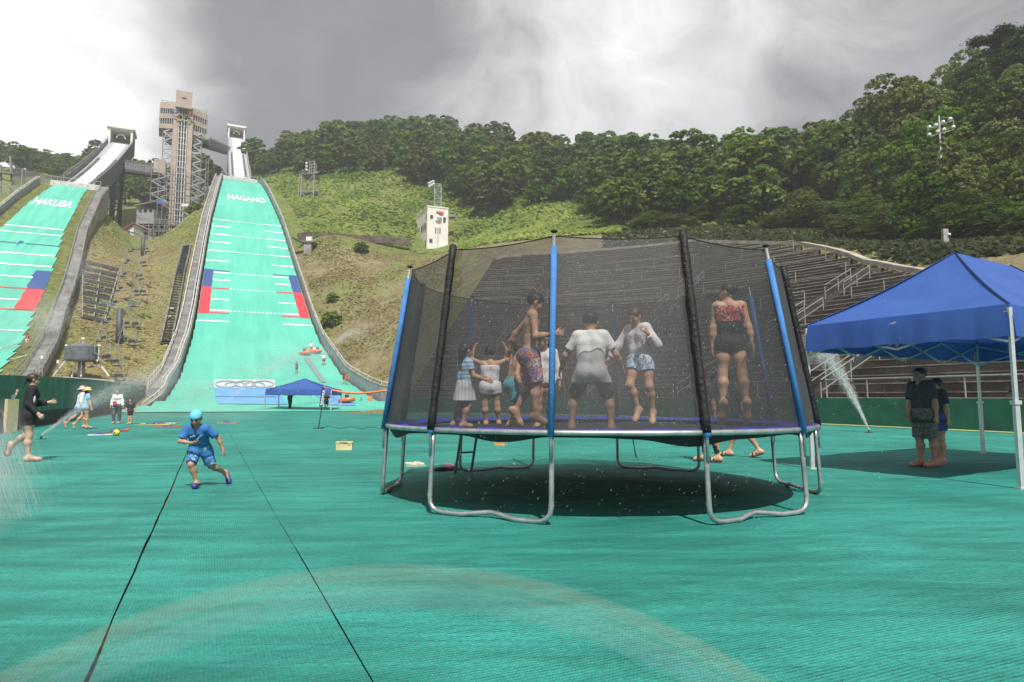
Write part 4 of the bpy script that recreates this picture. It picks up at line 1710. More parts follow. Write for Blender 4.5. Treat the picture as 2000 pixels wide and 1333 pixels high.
# two cabin blocks turned a little outward
for sg, a0, a1, top, bot, nm in ((-1, -5.6, -1.55, 199, 251, 'l'), (1, 1.75, 5.9, 205, 263, 'r')):
    lv = [zpx(top), zpx(top + 12), zpx(top + 22), zpx(top + 31), zpx(top + 42), zpx(top + 51)]
    def cabin(m, z0, z1, inset=0.0, a_in=0.0):
        """footprint sweeps back on its outer side"""
        if sg < 0:
            P = [tpt(a0 + inset + a_in, 1.2 - inset, 0), tpt(a1 + inset, 2.6 - inset, 0), tpt(a1, -5, 0), tpt(a0 + inset + a_in, -5, 0)]
        else:
            P = [tpt(a0 - inset, 3.2 - inset, 0), tpt(a1 - inset - a_in, 0.6 - inset, 0), tpt(a1 - inset - a_in, -5, 0), tpt(a0, -5, 0)]
        m.prism([p[:2] for p in P], z0, z1)
    c = MB()
    for z0, z1 in ((lv[1], lv[0]), (lv[3], lv[2]), (lv[5], lv[4])):
        cabin(c, z0, z1)
    cb = c.build('cabin', TAN, T)
    c = MB()
    cabin(c, lv[5] - 1.9, lv[5] - 0.003, 0.3, 1.2)
    c.build('cabin_underside', TAN_D, cb)
    for z0, z1 in ((lv[2], lv[1]), (lv[4], lv[3])):
        c = MB()
        cabin(c, z0 + 0.003, z1 - 0.003, 0.18)
        w_ = c.build('window_band', GLASS, cb)
        c = MB()
        pa, pb = ((a0 + 0.1, 1.16), (a1 + 0.1, 2.56)) if sg < 0 else ((a0 - 0.1, 3.16), (a1 - 0.1, 0.56))
        for k in range(8):
            f = (k + 0.3) / 7.6
            q = (pa[0] + (pb[0] - pa[0]) * f, pa[1] + (pb[1] - pa[1]) * f)
            c.beam(tpt(q[0], q[1], z0), tpt(q[0], q[1], z1), 0.12)
        c.build('window_posts', FRAME, w_)
    c = MB()                                                      # roof rails
    for k in range(4):
        a = a0 + (a1 - a0) * (k + 0.5) / 4
        c.beam(tpt(a, 0.4, lv[0]), tpt(a, 0.4, lv[0] + 0.9), 0.08)
    c.beam(tpt(a0, 0.4, lv[0] + 0.9), tpt(a1, 0.4, lv[0] + 0.9), 0.08)
    c.build('roof_rail', STEEL_M, cb)
five_rings(T, tpt(0.1, 4.0, zpx(224)), rdir, (0, 0, 1), 0.85, 0.10)


def lattice(m, a0, a1, b0, b1, z0, z1, step, na=2, nb=2, th=0.11, stairs=True, jig=0.0):
    rr = np.random.default_rng(int(abs(a0 * 100)))
    for i in range(na):
        for j in range(nb):
            a = a0 + (a1 - a0) * i / (na - 1)
            b = b0 + (b1 - b0) * j / (nb - 1)
            m.beam(tpt(a, b, z0), tpt(a, b, z1 - rr.random() * jig), th)
    z = z0 + step * 0.6
    k = 0
    while z < z1 - 0.3:
        for b in (b0, b1):
            m.beam(tpt(a0, b, z), tpt(a1, b, z), th * 0.8)
        for a in (a0, a1):
            m.beam(tpt(a, b0, z), tpt(a, b1, z), th * 0.8)
        if stairs:
            p, q = (a0, a1) if k % 2 else (a1, a0)
            m.beam(tpt(p, b1 - 0.1, z), tpt(q, b1 - 0.1, z + step), th * 1.6, 0.3)
        z += step
        k += 1


zl = zpx(322)
for a0, a1 in ((-4.5, -2.35), (2.35, 4.7)):
    m = MB()
    lattice(m, a0, a1, -0.5, 1.9, zb + 1, zpx(255), 1.25)
    m.build('lattice_stair', STEEL, T)
m = MB()
lattice(m, -6.6, 5.9, -3.5, 4.2, zb, zl, 1.7, 9, 3, 0.10, False, 1.6)
lattice(m, -6.6, -3.0, -3.5, 4.3, zb, zl - 2, 1.7, 3, 2, 0.10, True)
lattice(m, 2.4, 5.9, -3.5, 4.35, zb, zl - 1, 1.7, 3, 2, 0.10, True)
m.build('scaffolding', STEEL_M, T)
m = MB()
lattice(m, 5.95, 6.6, -1, 0.2, zb, zpx(292), 1.5, 2, 2, 0.08, False)
m.build('scaffold_mast', STEEL, T)
m = MB()
tbox(m, -6.2, -3.6, 0.8, 3.4, zpx(342), zpx(316))
m.build('landing_cabin', TAN, T)
# dark core behind the scaffold
m = MB()
tbox(m, -5.2, 5.2, -3.2, -0.8, zb, zpx(330))
m.build('base_block', CONC_D, T)

# ------------------------------------------------------------------ covered bridges to the in-runs


def bridge(label, p, q, w=2.2, h=2.6):
    p, q = np.array(p), np.array(q)
    t = thing('footbridge', p, label, 'footbridge')
    d = unit((q - p) * (1, 1, 0))
    sd = np.array([-d[1], d[0], 0])
    m = MB()
    m.beam(p, q, w, 0.7)
    m.build('girder', STEEL_D, t)
    for sg in (-1, 1):
        m = MB()
        up = np.array([0, 0, h])
        a, b = p + sd * sg * w / 2, q + sd * sg * w / 2
        m.beam(a + up, b + up, 0.14)
        for k in range(13):
            c = a + (b - a) * k / 12
            m.beam(c, c + up, 0.1)
        a2, b2 = a + (0, 0, 0.35), b + (0, 0, 0.35)
        m.quad(a2 - sd * sg * .08, b2 - sd * sg * .08, b2 + (0, 0, h - 0.6) - sd * sg * .08, a2 + (0, 0, h - 0.6) - sd * sg * .08)
        m.build('mesh_side', mat('bridge_mesh', (0.20, 0.205, 0.215), 0.7, var=0.3, scale=2), t)
    return t


def inr(zf, s, l):
    x, y = sl2xy(s, l)
    return np.array([x, y, zf(s)])


pa = tpt(5.6, -2.5, zpx(262))
bridge('grey covered footbridge from the tower cabin across to the right inrun', pa, inr(nin_z, 254, N_C - 3.6) + (0, 0, -2.5))
pb = tpt(-5.6, 0.5, zpx(342))
bridge('grey covered footbridge from the low tower landing to the left inrun', pb, inr(hin_z, 192, -22.6) + (0, 0, -3.5))

# ------------------------------------------------------------------ buildings round the tower's foot
SHED_W = mat('shed_white', (0.72, 0.71, 0.69), 0.7, var=0.12)
ROOF_R = mat('roof_edge_red', (0.45, 0.10, 0.08), 0.6)
WOODB = mat('brown_boarding', (0.14, 0.085, 0.055), 0.85, var=0.4, scale=3)


def px_box(px0, px1, py0, py1, Y, depth):
    a, b = at(px0, py1, Y), at(px1, py1, Y)
    return a[0], b[0], a[2], float(at(px0, py0, Y)[2])


x0, x1, z0, z1 = px_box(243, 270, 446, 468, 150, 5)
t = thing('hut', ((x0 + x1) / 2, 150, z0), 'small white gabled hut with red roof edge below the tower', 'hut')
m = MB()
xm = x0 + (x1 - x0) * 0.62
m.add([(x0, 148, z0 + 0.9), (x0 + .3, 148, z0 - 1), (x1, 148, z0 - 1), (x1, 148, z1 + .3), (x0, 154, z0 + 0.9), (x0 + .3, 154, z0 - 1), (x1, 154, z0 - 1), (x1, 154, z1 + .3)],
      [(0, 1, 2, 3), (7, 6, 5, 4), (0, 4, 5, 1), (1, 5, 6, 2), (2, 6, 7, 3)])
m.build('wall', SHED_W, t)
m = MB()
m.beam((x0 - 0.3, 150.8, z0 + 0.9), (x1 + 0.1, 150.8, z1 + 0.55), 6.6, 0.2)
m.build('roof', ROOF_R, t)
m = MB()
m.box(((x0 + x1) / 2 + .3, 147.98, (z0 + z1) / 2 - .1), (1.0, 0.06, 0.6))
m.build('window', GLASS, t)
x0, x1, z0, z1 = px_box(212, 243, 452, 466, 153, 5)
t = thing('shed', ((x0 + x1) / 2, 153, z0), 'low brown boarded shed beside the white hut', 'shed')
m = MB()
m.box(((x0 + x1) / 2, 155, (z0 + z1) / 2 - .5), (x1 - x0, 4, z1 - z0 + 1))
m.build('wall', WOODB, t)
m = MB()
m.box(((x0 + x1) / 2, 155, z1 + 0.12), (x1 - x0 + 0.6, 4.6, 0.22))
m.build('roof', STEEL_D, t)
x0, x1, z0, z1 = px_box(266, 300, 398, 432, 160, 5)
t = thing('lift_station', ((x0 + x1) / 2, 160, z0), 'grey chairlift top station with sloping roof left of the tower', 'lift station')
m = MB()
m.box(((x0 + x1) / 2, 163, (z0 + z1) / 2 - 3), (x1 - x0, 6, z1 - z0 + 3))
m.build('wall', mat('station_grey', (0.33, 0.34, 0.35), 0.8, var=0.3, scale=.6), t)
m = MB()
m.beam((x0 - .6, 163, z1 - .6), (x1 + .6, 163, z1 + .5), 7.0, 0.3)
m.build('roof', STEEL, t)
m = MB()
for k in range(3):
    m.box((x0 + (x1 - x0) * (0.2 + .3 * k), 159.97, z0 + (z1 - z0) * 0.62), (0.8, 0.06, 1.0))
m.build('windows', GLASS, t)
p = at(312, 395, 158)
t = thing('sign_board', p, 'small blue sign board on posts beside the tower scaffold', 'sign')
m = MB()
m.box(p, (1.5, 0.12, 0.9))
m.build('panel', mat('sign_blue', (0.06, 0.16, 0.42), 0.5), t)
m = MB()
for d in (-.6, .6):
    m.beam(p + (d, 0.1, .4), p + (d, 0.1, -5), 0.1)
m.build('posts', STEEL_M, t)
p = at(361, 401, 166)
t = thing('sign_board', p, 'small white sign board at the right foot of the tower', 'sign')
m = MB()
m.box(p, (1.7, 0.12, 0.7))
m.build('panel', WHITE_P, t)
m = MB()
for d in (-.6, .6):
    m.beam(p + (d, 0.1, .3), p + (d, 0.1, -3), 0.1)
m.build('posts', STEEL_M, t)

# the stacked steelwork under the lift station
rr = np.random.default_rng(5)
for px0, px1, py0, py1, Y, lab in ((268, 330, 425, 475, 152, 'tangled grey steel frame of the chairlift loading platform below the tower'),):
    x0, x1, z0, z1 = px_box(px0, px1, py0, py1, Y, 6)
    t = thing('lift_platform', ((x0 + x1) / 2, Y, z0), lab, 'platform')
    m = MB()
    for k in range(7):
        x = x0 + (x1 - x0) * k / 6
        for y in (Y, Y + 4):
            m.beam((x, y, z0 - 2), (x, y, z1 - rr.random() * 2.5), 0.13)
    for k in range(5):
        z = z0 + (z1 - z0) * k / 4.5
        for y in (Y, Y + 4):
            m.beam((x0, y, z), (x1, y, z + rr.random() * .3), 0.11)
    for k in range(7):
        x = x0 + (x1 - x0) * rr.random()
        m.beam((x, Y - .1, z0 + rr.random()), (x + 2.2, Y - .1, z1 - rr.random() * 2), 0.1)
    m.build('frame', STEEL_M, t)
    m = MB()
    for k in range(3):
        z = z0 + (z1 - z0) * (0.15 + 0.3 * k)
        m.box(((x0 + x1) / 2, Y + 2, z), (x1 - x0, 4.2, 0.12))
    m.build('floors', CONC_D, t)

# ------------------------------------------------------------------ white three-storey judges' house on the right-hand hill
BY = 150.0
bx0, bx1 = xpx(835, BY), xpx(875, BY)
bz0, bz1 = zpx(486, BY), zpx(404, BY)
t = thing('building', (bx0, BY, bz0), 'white flat-roofed three storey building on the grassy hill right of the jumps', 'building')
WB = mat('white_render', (0.80, 0.765, 0.715), 0.85, var=0.10, scale=0.6)
m = MB()
dep = np.array([-3.9, 9.0])
foot = [(bx0, BY), (bx1, BY + 0.8), (bx1 + dep[0] + .4, BY + dep[1] + .8), (bx0 + dep[0], BY + dep[1])]
m.prism(foot, bz0 - 4, [bz1, bz1 - .35, bz1 - .6, bz1 - 0.3])
m.build('wall', WB, t)
m = MB()
m.prism([(foot[0][0] - .1, foot[0][1] - .12), (foot[1][0] + .12, foot[1][1] - .1), (foot[2][0] + .1, foot[2][1] + .1), (foot[3][0] - .12, foot[3][1] + .1)], [bz1 + .003, bz1 - .347, bz1 - .597, bz1 - .297], [bz1 + .28, bz1 - .07, bz1 - .32, bz1 - .02])
m.build('roof_edge', WB, t)


def facade_window(u, v, w, h, face='front'):
    """u,v fractions across the wall"""
    if face == 'front':
        a, b = np.array(foot[0]), np.array(foot[1])
    else:
        a, b = np.array(foot[3]), np.array(foot[0])
    d = (b - a) / np.linalg.norm(b - a)
    n = np.array([d[1], -d[0]])
    c = a + (b - a) * u + n * 0.02
    z = bz0 + (bz1 - bz0) * v
    m = MB()
    ang = math.atan2(d[1], d[0])
    m.box((c[0], c[1], z), (w + 0.16, 0.10, h + 0.16), ang)
    f = m.build('window', FRAME, t)
    m = MB()
    m.box((c[0] + n[0] * .05, c[1] + n[1] * .05, z), (w, 0.06, h), ang)
    m.build('pane', GLASS, f)


for u, v, w, h in ((.20, .76, .62, .75), (.82, .70, .55, 1.15), (.40, .44, .22, 1.2), (.51, .45, .14, 1.0), (.61, .44, .22, 1.2), (.18, .19, .7, .85)):
    facade_window(u, v, w, h)
for k in range(3):
    facade_window(.12 + .1 * k, .60, .62, 1.1, 's')
for k in range(4):
    facade_window(.52 + .125 * k, .58, .8, 1.3, 's')
facade_window(.10, .34, .5, 1.0, 's')
facade_window(.30, .34, .6, 1.1, 's')
facade_window(.88, .12, .9, 1.9, 's')
facade_window(.95, .78, .5, .9, 's')
# the flower-and-rings emblem high on the front wall
ec = np.array([bx0 + (bx1 - bx0) * 0.55, BY + 0.38, bz0 + (bz1 - bz0) * 0.86])
m = MB()
for k, (a, c) in enumerate(((20, 4), (75, 1), (135, 3), (195, 0), (-35, 4))):
    m.cur = c
    d = np.array([math.cos(R(a)), 0, math.sin(R(a)) * .6])
    m.ball(ec + d * 0.62 + (0, -0.02, 0), (0.5 * abs(math.cos(R(a))) + .18, 0.03, 0.16 + .14 * abs(math.sin(R(a)))), 10, 6)
m.build('flower_emblem', RINGC, t, True)
m = MB()
m.box(ec + (-0.05, 0, -1.25), (1.5, 0.05, 0.42))
m.cur = 0
m.build('emblem_lettering', mat('emblem_blue', (0.20, 0.38, 0.58), 0.6, var=.3, scale=5), t)
five_rings(t, ec + np.array([-0.05, -0.05, -1.95]), (1, 0.1, 0), (0, 0, 1), 0.21, 0.05)
m = MB()
m.beam((bx0 + (bx1 - bx0) * .52, BY + .38, bz0 - 1), (bx0 + (bx1 - bx0) * .52, BY + .38, bz0 + (bz1 - bz0) * .44), 0.1)
m.build('downpipe', STEEL_M, t)
m = MB()
m.box((bx1 + .7, BY + 3, bz0 + (bz1 - bz0) * .82), (1.3, 2.4, 0.15))
for d in (0, 1.2):
    m.beam((bx1 + 1.3, BY + 1.9 + d, bz0 + (bz1 - bz0) * .82), (bx1 + 1.3, BY + 1.9 + d, bz0 + (bz1 - bz0) * .82 + 1), .07)
m.build('balcony', STEEL_M, t)


def light_rack(name, label, base, z_top, w, d, lamps, lean):
    t = thing(name, base, label, 'light tower')
    base = np.array(base, float)
    m = MB()
    H_ = z_top - base[2]
    n = max(3, int(H_ / 1.6))
    for sx in (0, 1):
        for sy in (0, 1):
            m.beam(base + (sx * w, sy * d, 0), base + (sx * w, sy * d, H_), 0.14)
    for k in range(n + 1):
        z = H_ * k / n
        for sy in (0, 1):
            m.beam(base + (0, sy * d, z), base + (w, sy * d, z), 0.09)
            if k < n:
                m.beam(base + (0 if k % 2 else w, sy * d, z), base + (w if k % 2 else 0, sy * d, z + H_ / n), 0.07)
        for sx in (0, 1):
            m.beam(base + (sx * w, 0, z), base + (sx * w, d, z), 0.09)
    m.build('lattice', STEEL, t)
    for lx, lz in lamps:
        m = MB()
        c = base + np.array([lx, -0.35, H_ + lz])
        dr = unit((lean, -1, -0.5))
        m.cyl(c - dr * 0.28, c + dr * 0.22, 0.18, 0.36, 10)
        m.beam(c - dr * .2, base + np.array([min(max(lx, 0), w), 0, H_ + lz]), .07)
        lo = m.build('lamp', WHITE_P, t, True)
        m = MB()
        m.cyl(c + dr * 0.225, c + dr * 0.245, 0.33, 0.33, 10)
        m.build('lens', mat('lamp_glass', (0.62, 0.66, 0.70), 0.15, spec=0.9), lo, True)
    return t


lx = xpx(848, BY + 4)
light_rack('floodlight_rack', 'floodlight rack with lamps standing on the roof of the white building', (lx, BY + 4, bz1 - .4), zpx(360, BY + 4), 1.6, 1.4,
           [(-1.2, 0.05), (-0.7, 0.35), (-.2, .55), (-1.1, -.7), (-.6, -.4), (-0.1, -.1)], -0.8)

# judges' stair tower left of the hill
LY = 172.0
x0, x1 = xpx(587, LY), xpx(612, LY)
z0, z1 = zpx(402, LY), zpx(340, LY)
t = thing('light_tower', (x0, LY, z0), 'skeletal steel floodlight tower with stepped platforms beside the right ski slope', 'light tower')
m = MB()
w_, d_ = x1 - x0, 4.5
H_ = z1 - z0
for sx in (0, 1):
    for sy in (0, 1):
        m.beam((x0 + sx * w_, LY + sy * d_, z0 - 2), (x0 + sx * w_, LY + sy * d_, z1), 0.24)
for z in (z0 + .3, z0 + H_ * .45, z1):
    for sy in (0, 1):
        m.beam((x0, LY + sy * d_, z), (x1, LY + sy * d_, z), 0.2)
    for sx in (0, 1):
        m.beam((x0 + sx * w_, LY, z), (x0 + sx * w_, LY + d_, z), 0.2)
m.beam((x0, LY, z0), (x1, LY, z0 + H_ * .45), .12)
m.beam((x1, LY, z0), (x0, LY, z0 + H_ * .45), .12)
m.beam((x0, LY, z0 + H_ * .45), (x1, LY, z1), .12)
m.beam((x0, LY + d_, z0 + H_ * .45), (x1, LY + d_, z1), .12)
for k in range(14):                                               # stairs on its left flank
    z = z0 + H_ * k / 13
    m.beam((x0 - .5, LY, z), (x0 - .5, LY + 2, z), .1)
m.beam((x0 - .8, LY, z0), (x0 - .5, LY, z1), .14)
m.build('frame', STEEL, t)
m = MB()
m.box((x0 + w_ * .5, LY + d_ / 2, z1 + .1), (w_ + .8, d_ + .6, 0.15))
m.build('platform', STEEL_M, t)
zt2 = zpx(316, LY)
m = MB()
for sx in (.62, 1):
    for sy in (0, 1.5):
        m.beam((x0 + sx * w_, LY + sy, z1), (x0 + sx * w_, LY + sy, zt2), .16)
for k in range(5):
    z = z1 + (zt2 - z1) * k / 4
    m.beam((x0 + .62 * w_, LY, z), (x1, LY, z), .1)
    m.beam((x0 + .62 * w_, LY + 1.5, z), (x1, LY + 1.5, z), .1)
for k in range(7):
    m.beam((x0 + w_ * k / 9, LY - .2, z1), (x0 + w_ * k / 9, LY - .2, z1 + 1.0), .06)
m.beam((x0, LY - .2, z1 + 1), (x0 + w_ * .62, LY - .2, z1 + 1), .08)
m.build('mast', STEEL, t)
for k in range(3):
    m = MB()
    c = np.array([x0 + w_ * .5, LY - .3, zt2 - .6 - .9 * k])
    m.cyl(c, c + np.array([-.35, -.3, -.15]), .2, .42, 10)
    m.build('lamp', WHITE_P, t, True)

# steel scaffold tower at the far left edge
t = thing('scaffold_tower', at(10, 400, 140), 'dark steel scaffold platform at the left edge above the HAKUBA slope', 'scaffold')
m = MB()
for px in (-30, 2, 22, 42):
    for dY in (0, 4):
        a, b = at(px, 400, 140 + dY), at(px if px < 40 else 44, 322 if px < 30 else 330, 140 + dY)
        m.beam(a, b, .22)
for py in (331, 345, 360, 376):
    m.beam(at(-30, py, 140), at(22 + (py - 331) * .5, py + 10, 140), .2)
    m.beam(at(-30, py, 144), at(22 + (py - 331) * .5, py + 10, 144), .16)
m.beam(at(0, 344, 139.8), at(46, 391, 139.8), .25)
m.beam(at(-20, 352, 139.8), at(40, 385, 139.8), .2)
m.build('frame', STEEL_M, t)
m = MB()
P = [at(-40, 333, 139), at(24, 340, 139), at(24, 340, 145), at(-40, 333, 145)]
m.prism([p[:2] for p in P], [p[2] - .3 for p in P], [p[2] for p in P])
m.build('platform', STEEL_D, t)
m = MB()
m.beam(at(22, 340, 139), at(20, 305, 139), .3)
m.build('mast', STEEL_M, t)
# sagging net fence behind the HAKUBA knoll
t = thing('net_fence', at(100, 358, 152), 'sagging grey net fence behind the top of the HAKUBA slope', 'fence')
m = MB()
top = [at(24, 318, 144), at(50, 333, 147), at(85, 341, 150), at(120, 344, 152), at(155, 338, 155), at(172, 326, 158)]
bot = [at(24, 362, 144), at(50, 362, 147), at(85, 358, 150), at(120, 358, 152), at(155, 356, 155), at(172, 352, 158)]
for a, b in zip(top, bot):
    m.cyl(b - (0, 0, 1), a, .07, seg=5)
m.build('posts', STEEL_M, t)
m = MB()
m.add(top + bot, [(i, i + 1, 7 + i, 6 + i) for i in range(5)])
nm_, nt, N, L = new_mat('grey_net')
g = NT(nt)
mx = g.n('ShaderNodeMixShader', i0=0.5)
L.new(g.n('ShaderNodeBsdfTransparent').outputs[0], mx.inputs[1])
L.new(g.n('ShaderNodeBsdfDiffuse', Color=(0.17, 0.17, 0.17)).outputs[0], mx.inputs[2])
L.new(mx.outputs[0], g.n('ShaderNodeOutputMaterial').inputs[0])
m.build('netting', nm_, t)

# the path with its low retaining wall across the hill, and a small camera platform
t = thing('retaining_wall', at(650, 467, 134), 'low dark retaining wall along the path across the grassy hill', 'wall')
pts = [(583, 464, 129), (600, 462, 131), (650, 464, 134), (700, 468, 138), (760, 471, 142), (800, 474, 145)]
m = MB()
for (a, b) in zip(pts[:-1], pts[1:]):
    p, q = at(*a), at(*b)
    m.beam(p + (0, 0, .1), q + (0, 0, .1), .4, 1.5)
m.build('wall', mat('path_wall', (0.15, 0.11, 0.095), .9, var=.4, scale=1), t)
for k in range(34):
    pass
m = MB()
for k in range(26):
    px = 607 + k * 1.85
    p = at(px, 463.5 + (px - 600) * .03, 133 + (px - 600) * .03)
    m.box(p + np.array([0, -.45, rr.random() * .5 - .1]), (.11, .08, .35 + rr.random() * .5))
m.build('tally_marks', WHITE_P, t)
t = thing('camera_platform', at(603, 480, 128), 'little concrete camera platform with white box beside the slope wall', 'platform')
m = MB()
p = at(603, 476, 128)
m.box(p + (0, 0, -1.3), (1.4, 1.4, 2.6))
m.build('pier', CONC, t)
m = MB()
m.box(p + (0.1, 0, .15), (2.6, 2.0, .25))
m.beam(p + (-1.2, 0, .2), p + (-3.0, -1, 1.0), 1.0, .2)
m.build('deck', CONC_D, t)
m = MB()
m.box(p + (.2, -.2, .8), (1.1, 1.0, .8))
m.build('box', WHITE_P, t)

# ------------------------------------------------------------------ between the slopes: frame, stairs, chairlift, bullwheel
t = thing('drying_rack', hit(195, 575), 'slanted rack of dark bars lying on the brown hillside between the slopes', 'rack')
tl, tr, bl, brr = hit(161, 517), hit(232, 533), hit(161, 625), hit(203, 634)
DKBAR = mat('weathered_bar', (0.085, 0.09, 0.10), .7, var=.4)
for i in range(9):
    m = MB()
    f = i / 8
    a = tl + (bl - tl) * f
    b = tr + (brr - tr) * f
    q = 0
    while q < 1:
        e = min(1, q + .12 + rr.random() * .12)
        m.beam(a + (b - a) * q + (0, 0, .5), a + (b - a) * e + (0, 0, .5), .25, .45)
        q = e - .01 if e < 1 else 2
    m.build('bar', DKBAR, t)
for p, q in ((tl, bl), (tr, brr), ((tl + tr) / 2, (bl + brr) / 2)):
    m = MB()
    m.beam(p + (0, 0, .28), q + (0, 0, .28), .15)
    m.build('rail', STEEL_M, t)
t = thing('hill_stairs', hit(325, 675), 'steep metal staircase with dark treads on the brown hillside', 'staircase')
a0, a1, b0, b1 = hit(313, 676), hit(335, 674), hit(357, 486), hit(372, 484)
def stp(p, q, f):
    c = p + (q - p) * f
    return np.array([c[0], c[1], max(c[2], tz(c[0], c[1])) + .35])


m = MB()
for k in range(46):
    f = k / 45
    p, q = stp(a0, b0, f), stp(a1, b1, f)
    q[2] = p[2]
    m.beam(p, q, .55, .10)
m.build('treads', DKBAR, t)
m = MB()
for p, q in ((a0, b0), (a1, b1)):
    line_ = [stp(p, q, k / 14) for k in range(15)]
    m.tube(line_, .08, 5)
    m.tube([c + (0, 0, 1.0) for c in line_], .035, 5)
    for c in line_:
        m.beam(c, c + (0, 0, 1.0), .05)
m.build('railing', STEEL_M, t)
for px, py, Y, lab in ((337, 606, 98, 'upper small white sign beside the hill staircase'), (332, 622, 94, 'lower small white sign beside the hill staircase'),
                       (115, 604, 90, 'upper pale sign box beside the HAKUBA stairway'), (115, 613, 88, 'lower pale sign box beside the HAKUBA stairway')):
    p = hit(px, py) + np.array([0, -.4, .15])
    t = thing('sign_board', p + (0, 0, -.5), lab, 'sign')
    m = MB()
    m.box(p, (.75, .08, .42))
    m.build('panel', mat('cream_sign', (0.62, 0.58, 0.48), .6), t)
    m = MB()
    m.beam(p + (0, .08, .1), p + (0, .08, -1.2), .06)
    m.build('post', STEEL_M, t)

# bullwheel station
DY = 62.0
c = at(160, 705, DY)
t = thing('bullwheel_station', (c[0], c[1], zpx(757, DY)), 'grey chairlift bullwheel drum on a post over a concrete base', 'lift station')
zb_, zt_ = zpx(706, DY), zpx(678, DY)
m = MB()
m.lathe((c[0], c[1], 0), [(.3, zt_ + .35), (1.0, zt_ + .12), (1.42, zt_), (1.42, zb_ + .1), (1.30, zb_), (.4, zb_ - .1)][::-1], 28)
m.build('drum', mat('drum_grey', (0.16, 0.18, 0.20), .5, .2, var=.25, scale=3), t, False)
m = MB()
m.cyl((c[0], c[1], zpx(737, DY)), (c[0], c[1], zb_), .32, .28, 12)
m.build('post', STEEL_M, t, True)
for px, py in ((103, 736), (213, 735), (158, 736), (140, 737)):
    m = MB()
    p = at(px, py, DY - .4)
    top_ = np.array([c[0] + (p[0] - c[0]) * .55, c[1] - .3, zb_ + .1])
    m.beam(p, top_, .10)
    m.build('strut', WHITE_P, t)
for d in (-1, 1):
    m = MB()
    m.beam((c[0] + d * 1.55, c[1], zb_ - .2), (c[0] + d * 1.55, c[1], zt_ + .1), .08)
    m.ball((c[0] + d * 1.55, c[1], zt_ + .1), .13)
    m.build('side_rod', WHITE_P, t)
m = MB()
m.cyl((c[0], c[1], zt_), (c[0], c[1], zt_ + .7), .04)
m.ball((c[0], c[1], zt_ + .75), .16)
m.build('finial', WHITE_P, t)
m = MB()
l0_, r0_ = at(90, 738, DY), at(223, 742, DY)
l1_, r1_ = at(96, 762, DY), at(222, 768, DY)
P = [l0_, np.array([c[0], c[1] - 2.6, l0_[2]]), r0_, r0_ + (0, 5, 0), l0_ + (0, 5, 0)]
m.prism([p[:2] for p in P], zpx(775, DY) - 1, [l0_[2], l0_[2], r0_[2], r0_[2], l0_[2]])
m.build('base', mat('pale_concrete', (0.46, 0.43, 0.41), .85, var=.15, scale=1), t)
for px, py0, py1, Y, lab in ((83, 698, 745, 55, 'thin pole with white box left of the bullwheel drum'), (114, 707, 745, 58, 'thin pole with white box under the bullwheel drum')):
    p, q = at(px, py1, Y), at(px, py0, Y)
    t = thing('marker_pole', p, lab, 'pole')
    m = MB()
    m.cyl(p - (0, 0, .5), q, .04, seg=6)
    m.build('pole', STEEL_M, t)
    m = MB()
    m.box(q, (.22, .15, .28))
    m.build('box', WHITE_P, t)

# pylons and chairs of the lift
PYL = [(233, 603, 672, 84), (279, 463, 500, 128)]
for px, pt_, pb_, Y in PYL:
    p = hit(px, pb_)
    q = at(px + 1, pt_, p[1])
    t = thing('lift_pylon', p, 'dark chairlift pylon with crossarm, ' + ('lower on the hillside' if pb_ > 600 else 'near the white hut higher up'), 'lift pylon')
    m = MB()
    m.cyl(p - (0, 0, .8), q, .42, .34, 10)
    m.build('mast', mat('pylon_steel', (0.10, 0.105, 0.11), .6, .2, var=.3), t, True)
    m = MB()
    for d in (-1, 1):
        m.beam(q + (0, 0, -.1), q + (d * 1.7, 0, .55), .2)
        m.beam(q + (d * 1.7, -1.3, .55), q + (d * 1.7, 1.3, .8), .16, .3)
    m.build('crossarm', STEEL, t)


def make_chair():
    t = thing('lift_chair', (0, 0, 0), 'x', 'lift chair', 'empty chairs hanging on the chairlift')
    m = MB()
    for d in (-.48, .48):
        m.tube([(d, .25, 0), (d, 0, .02), (d, -.18, .12), (d, -.22, .5), (d * .75, -.1, 1.0), (0, 0, 1.15)], .035, 5)
    m.tube([(0, 0, 1.15), (0, 0, 2.0)], .04, 5)
    m.build('hanger', STEEL, t)
    m = MB()
    m.box((0, .08, 0.04), (1.0, .42, .06))
    m.build('seat', mat('chair_seat', (0.06, 0.065, 0.075), .6), t)
    m = MB()
    m.box((0, -.24, .42), (1.0, .06, .26))
    m.build('backrest', mat('chair_seat', (0.06, 0.065, 0.075), .6), t)
    return t


